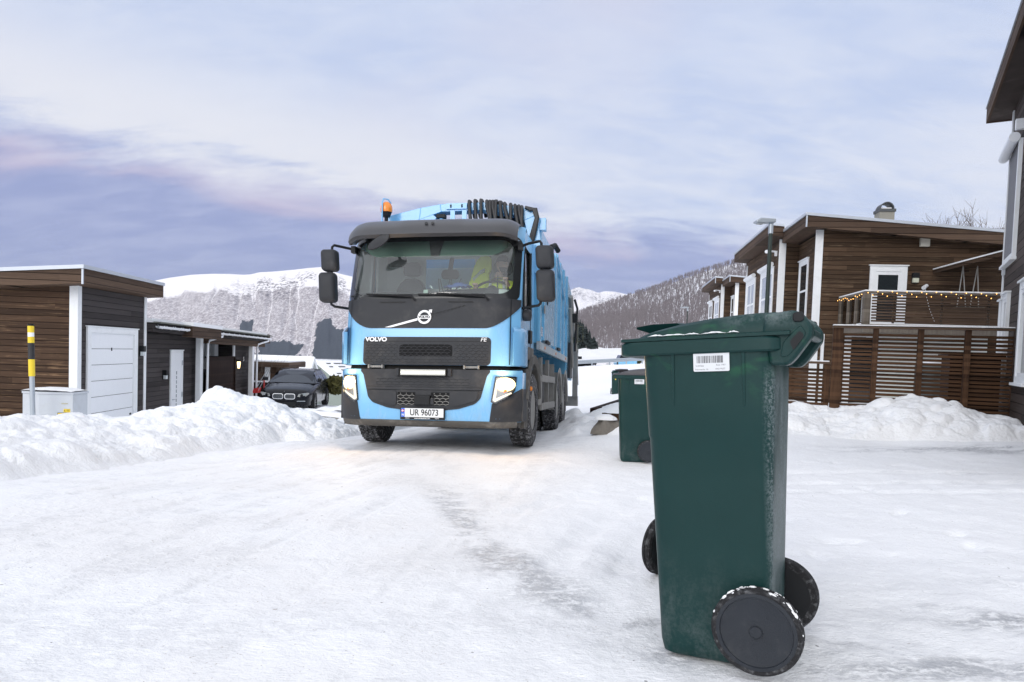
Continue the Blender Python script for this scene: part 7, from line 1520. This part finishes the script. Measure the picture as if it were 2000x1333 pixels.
# street lamps
lampg = simple('green_lamp_post', (0.016, 0.030, 0.024), 0.5, var=.1)
def street_lamp(px, pyt, Y, h, label, arm):
    top = atY(px, pyt, Y); t = empty('street_lamp', (top[0], top[1], top[2]-h), 0, label, 'street lamp', 'street lamps')
    MB().tube([(0, 0, -.5), (0, 0, h*.5), (0, 0, h-.25)], [.075, .055, .045], 12).build('pole', lampg, t, smooth=50); MB().tube([(0, 0, h-.26), (0, 0, h)], .06, 12).build('collar', M['galv'], t, smooth=50)
    MB().prism(rpoly([(.08, 0.0), (.08, .09), (-.3, .10), (-arm, .03), (-arm, -.01), (-.25, -.02)], .02), lambda a, b, d: (a, d, h+b), -.13, .13).build('lamp_head', M['galv'], t, bevel=.02)
    MB().box(-arm*.85, -.2, -.1, .1, h-.035, h-.021).build('lamp_glass', M['pane_pale'], t)
street_lamp(1506, 436, 17.0, 4.9, 'tall green street lamp standing against the brown house wall', .40); street_lamp(1343, 602, 58, 5.2, 'small distant street lamp in front of the birch hillside', .62)

# steel guard rail at the bottom of the road
gA, gB = atY(1085, 714, 58), atY(1262, 704.5, 66); dr_ = Vector(gB)-Vector(gA); gr_ = empty('guard_rail', tuple(gA), math.atan2(dr_.y, dr_.x), 'long grey steel guard rail crossing behind the bins at the end of the road', 'guard rail'); Lg = math.hypot(dr_.x, dr_.y); sz = dr_.z/Lg
MB().grid([[(x, y, z+sz*x) for y, z in ((0, .0), (-.06, .06), (0, .12), (0, .2), (-.06, .26), (0, .34))] for x in np.linspace(-3, Lg, 8)]).build('rail', M['galv'], gr_, smooth=40)
for k in range(7): x = -2.5+k*(Lg+2)/6; MB().box(x-.06, x+.06, .02, .10, -1.2+sz*x, .3+sz*x).build('post', M['galv'], gr_)
# far side of the rail: small blue car roof, hedges, sign post
def blob_tree(name, p, r, h, mat, label, cat, n=260, seed=1, leaf=.12, stem=True, group=None):
    q = random.Random(seed); t = empty(name, tuple(p), 0, label, cat, group); mb = MB()
    for k in range(n):
        a, u, w = q.uniform(0, 6.283), q.uniform(-1, 1), q.random()**.4; s = math.sqrt(1-u*u); c = Vector((r*w*s*math.cos(a), r*w*s*math.sin(a), h*.5+h*.5*w*u)); d1 = Vector((q.uniform(-1, 1), q.uniform(-1, 1), q.uniform(-1, 1))).normalized(); d2 = d1.orthogonal().normalized()
        L = leaf*q.uniform(.6, 1.5); mb.add([c-d1*L, c+d2*L*.6, c+d1*L, c-d2*L*.6], [(0, 1, 2, 3)])
    mb.build('crown', mat, t, recalc=False)
    if stem: MB().tube([(0, 0, -.3), (0, 0, h*.7)], [r*.08, r*.03], 6).build('trunk', bark, t)
    return t
hedge = simple('olive_hedge', (0.075, 0.070, 0.016), 0.9, var=.4, scale=9)
hp0 = atY(655, 770, 28.5); blob_tree('hedge_bush', hp0, .40, .75, hedge, 'olive green bush between the black car and the truck', 'bush', 900, 5, .10, stem=False)
hp1 = atY(1243, 712, 75); blob_tree('hedge_bush', hp1, .75, 1.5, hedge, 'small green bush far off beyond the guard rail', 'bush', 300, 6, .2)
fp = atY(1226, 716, 74); fc = empty('parked_car', tuple(fp), 0, 'tiny pale blue car parked beyond the guard rail', 'car')
MB().prism(rpoly([(-1.0, .1), (-1.0, .62), (-.8, .7), (.8, .7), (1.0, .62), (1.0, .1)], .08), lambda a, b, d: (a, d, b), 0, 3.8).build('body', BLUE2, fc, bevel=.05); MB().prism(rpoly([(-.85, .701), (-.65, 1.2), (.65, 1.2), (.85, .701)], .08), lambda a, b, d: (a, d, b), .8, 3.2).build('glasshouse', CGL, fc)
for s in (-1, 1): MB().tube([(s*.95-.1, .7, .25), (s*.95+.1, .7, .25)], .3, 12).build('wheel', M['rubber'], fc)
sp0 = atY(1128, 703, 90); sg0 = empty('sign_post', tuple(sp0), 0, 'thin dark post with a small box, at the foot of the hillside', 'post'); MB().tube([(0, 0, -.5), (0, 0, 1.9)], .07, 6).build('pole', lampg, sg0); MB().box(-.35, .55, -.1, .1, .1, .45).build('box', BLACK, sg0)

# valley houses on the left, white roofs
tile = snow_mat('snowy_tiles', bump=.2); wallw = simple('pale_house_wall', (0.27, 0.31, 0.28), 0.7, var=.05)
def gable_house(p, rz, L, Wd, h, rise, label, ridge_y=True, chim=False):
    t = empty('house', tuple(p), rz, label, 'house'); mb = MB()
    mb.prism([(-Wd/2, -3), (-Wd/2, h), (0, h+rise), (Wd/2, h), (Wd/2, -3)], lambda a, b, d: (a, d, b), 0, L); mb.build('wall', wallw, t); rf = None
    for s in (-1, 1):
        r_ = MB(); o = .35; r_.hexa([(0, -o, h+rise+.05), (s*(Wd/2+o), -o, h-o*rise/(Wd/2)+.05), (s*(Wd/2+o), L+o, h-o*rise/(Wd/2)+.05), (0, L+o, h+rise+.05)], [(0, -o, h+rise+.22), (s*(Wd/2+o), -o, h-o*rise/(Wd/2)+.22), (s*(Wd/2+o), L+o, h-o*rise/(Wd/2)+.22), (0, L+o, h+rise+.22)]); rf = r_.build('roof', tile, t)
        tl = MB(); n = int(Wd/2/.42)
        for k in range(1, n):
            f = k/n
            for seg_ in range(int(L/1.1)):
                if random.random() < .62: y0 = seg_*1.1+random.uniform(0, .4); w_ = random.uniform(.4, .9); zc = h+rise+.225-f*rise; xc = s*f*Wd/2; tl.box(xc-.07, xc+.07, y0, y0+w_, zc-.03, zc+.05)
        if tl.v: tl.build('bare_tiles', simple('dark_tile', (0.10, 0.10, 0.11), .8), rf)
        b_ = MB(); b_.bar((0, -o-.02, h+rise+.06), (s*(Wd/2+o), -o-.02, h-o*rise/(Wd/2)+.06), .05, .28, up=(0, 0, 1)); b_.build('barge_board', M['white'], rf)
    MB().box(-.5, .5, -.04, -.001, h-1.2, h+.1).build('window', M['pane'], t)
    return t
# big one: ridge runs across the view, gable end to the right
e1 = atY(603, 694, 45); gable_house((e1[0], e1[1]+.0, e1[2]-5.9), R(90), 9.0, 10.5, 1.6, 4.0, 'large white roofed house in the valley behind the black car').rotation_euler = (0, 0, R(94))
e2 = atY(624, 709, 58); gable_house((e2[0], e2[1], e2[2]-4.2), R(-24), 9, 5.2, 2.6, 1.6, 'smaller pale house with steep snowy gable, between the car and the truck')
# brown shed and twigs beside the carport
sh = atY(502, 775, 33); shd = empty('garden_shed', tuple(sh), R(4), 'small brown shed with white trim behind the carport posts', 'shed')
MB().box(-1.4, 1.25, 0, 3, -.8, 1.45).build('wall', M['wood_brown'], shd); MB().box(-1.6, 1.55, -.25, 3.2, 1.451, 1.70).build('roof', M['fascia'], shd); MB().box(-1.6, 1.5, -.22, 3.2, 1.701, 1.76).build('snow_layer', M['roof_snow'], shd); MB().box(.35, .6, -.02, -.001, -.5, 1.45).build('trim', M['white'], shd)
bw_ = atY(510, 774, 30.5); bx = empty('garden_wall', tuple(bw_), R(3), 'low black board fence with snow on top, left of the black car', 'fence'); MB().box(-1.2, 1.2, 0, .08, -.5, .62).build('boards', M['darkwood'], bx); MB().box(-1.2, 1.2, -.03, .12, .621, .68).build('snow_layer', M['snow'], bx)
def twigs(name, p, h, n, label, seed, spread=.35, cat='shrub', r0=.012):
    q = random.Random(seed); t = empty(name, tuple(p), 0, label, cat); mb = MB()
    def br(a, d, L, r, dep):
        b = a+d*L; mb.tube([a, a+d*L*.5+Vector((q.uniform(-.1, .1), q.uniform(-.1, .1), 0))*L*.4, b], [r, r*.7, r*.4], 4)
        if dep:
            for k in range(q.choice((2, 3, 3))): br(a+d*L*q.uniform(.4, 1), (d+Vector((q.uniform(-1, 1), q.uniform(-1, 1), q.uniform(-.1, .7)))*.65).normalized(), L*q.uniform(.45, .75), r*.55, dep-1)
    for k in range(n): br(Vector((q.uniform(-spread, spread), q.uniform(-spread, spread)*.5, 0)), Vector((q.uniform(-.4, .4), q.uniform(-.4, .4), 1)).normalized(), h*q.uniform(.4, .7), r0, 2)
    mb.build('stems', simple('bare_twigs', (0.11, 0.085, 0.065), .9, var=.3), t); return t
twigs('bare_shrub', atY(508, 770, 31.5), 1.9, 12, 'bare twiggy shrub in front of the brown shed', 3, .7)
def bare_tree(p, h, label, seed):
    q = random.Random(seed); t = empty('bare_tree', tuple(p), 0, label, 'tree'); MB().tube([(0, 0, -1), (.1, 0, h*.35), (0, 0, h*.6)], [h*.022, h*.017, h*.010], 8).build('trunk', bark, t); mb = MB()
    def br(a, d, L, r, dep):
        b = a+d*L; mb.tube([a, b], [r, r*.5], 4, caps=False)
        if dep:
            for k in range(4): br(a+d*L*q.uniform(.35, 1), (d+Vector((q.uniform(-1, 1), q.uniform(-1, 1), q.uniform(-.2, .8)))*.8).normalized(), L*q.uniform(.5, .75), r*.55, dep-1)
    for k in range(7): a = q.uniform(.3, .6)*h; br(Vector((0, 0, a)), Vector((q.uniform(-1, 1), q.uniform(-1, 1), 1.0)).normalized(), h*q.uniform(.22, .34), h*.008, 3)
    mb.build('crown', simple('bare_branches', (0.12, 0.095, 0.085), .9, var=.3), t); return t
for k, (px, pyt) in enumerate(((1915, 440), (1938, 434))):
    tt0 = atY(px, pyt, 48); h = 9.0; bare_tree((tt0[0], tt0[1], tt0[2]-h), h, ('bare tree crown showing above the brown house roof', 'taller bare tree crown at the right end of the brown house roof')[k], 40+k)
# red snow pusher leaning by the carport
rp = atY(508, 768, 29.5); rpo = empty('snow_shovel', tuple(rp), 0, 'red snow scoop with long steel handle beside the carport post', 'snow scoop')
MB().tube([(-.22, 0, .1), (.22, .15, 1.0), (.30, .15, 1.02), (.36, .0, 1.0), (-.05, -.1, .1)], .016, 6).build('handle', M['galv'], rpo); MB().prism(rpoly([(-.28, 0), (-.06, 0), (-.02, .24), (-.20, .20)], .03), lambda a, b, d: (a, d, b), -.18, .18).build('scoop', simple('red_plastic', (.50, .03, .03), .4), rpo)
# ================================================================== HAZE
hz_m = bpy.data.materials.new('winter_haze'); hz_m.use_nodes = True; nt = hz_m.node_tree; nt.nodes.clear()
pv = nd(nt, 'ShaderNodeVolumePrincipled', {'Color': (0.72, 0.80, 1.0, 1), 'Density': 7.5e-5, 'Anisotropy': 0.0}); ho = nd(nt, 'ShaderNodeOutputMaterial'); nt.links.new(pv.outputs[0], ho.inputs['Volume'])
hb_ = MB().box(-8000, 8000, -40, 7600, -70, 570).build('haze', hz_m); tag(hb_, 'thin bluish winter haze in front of the mountains', 'haze', kind='stuff')
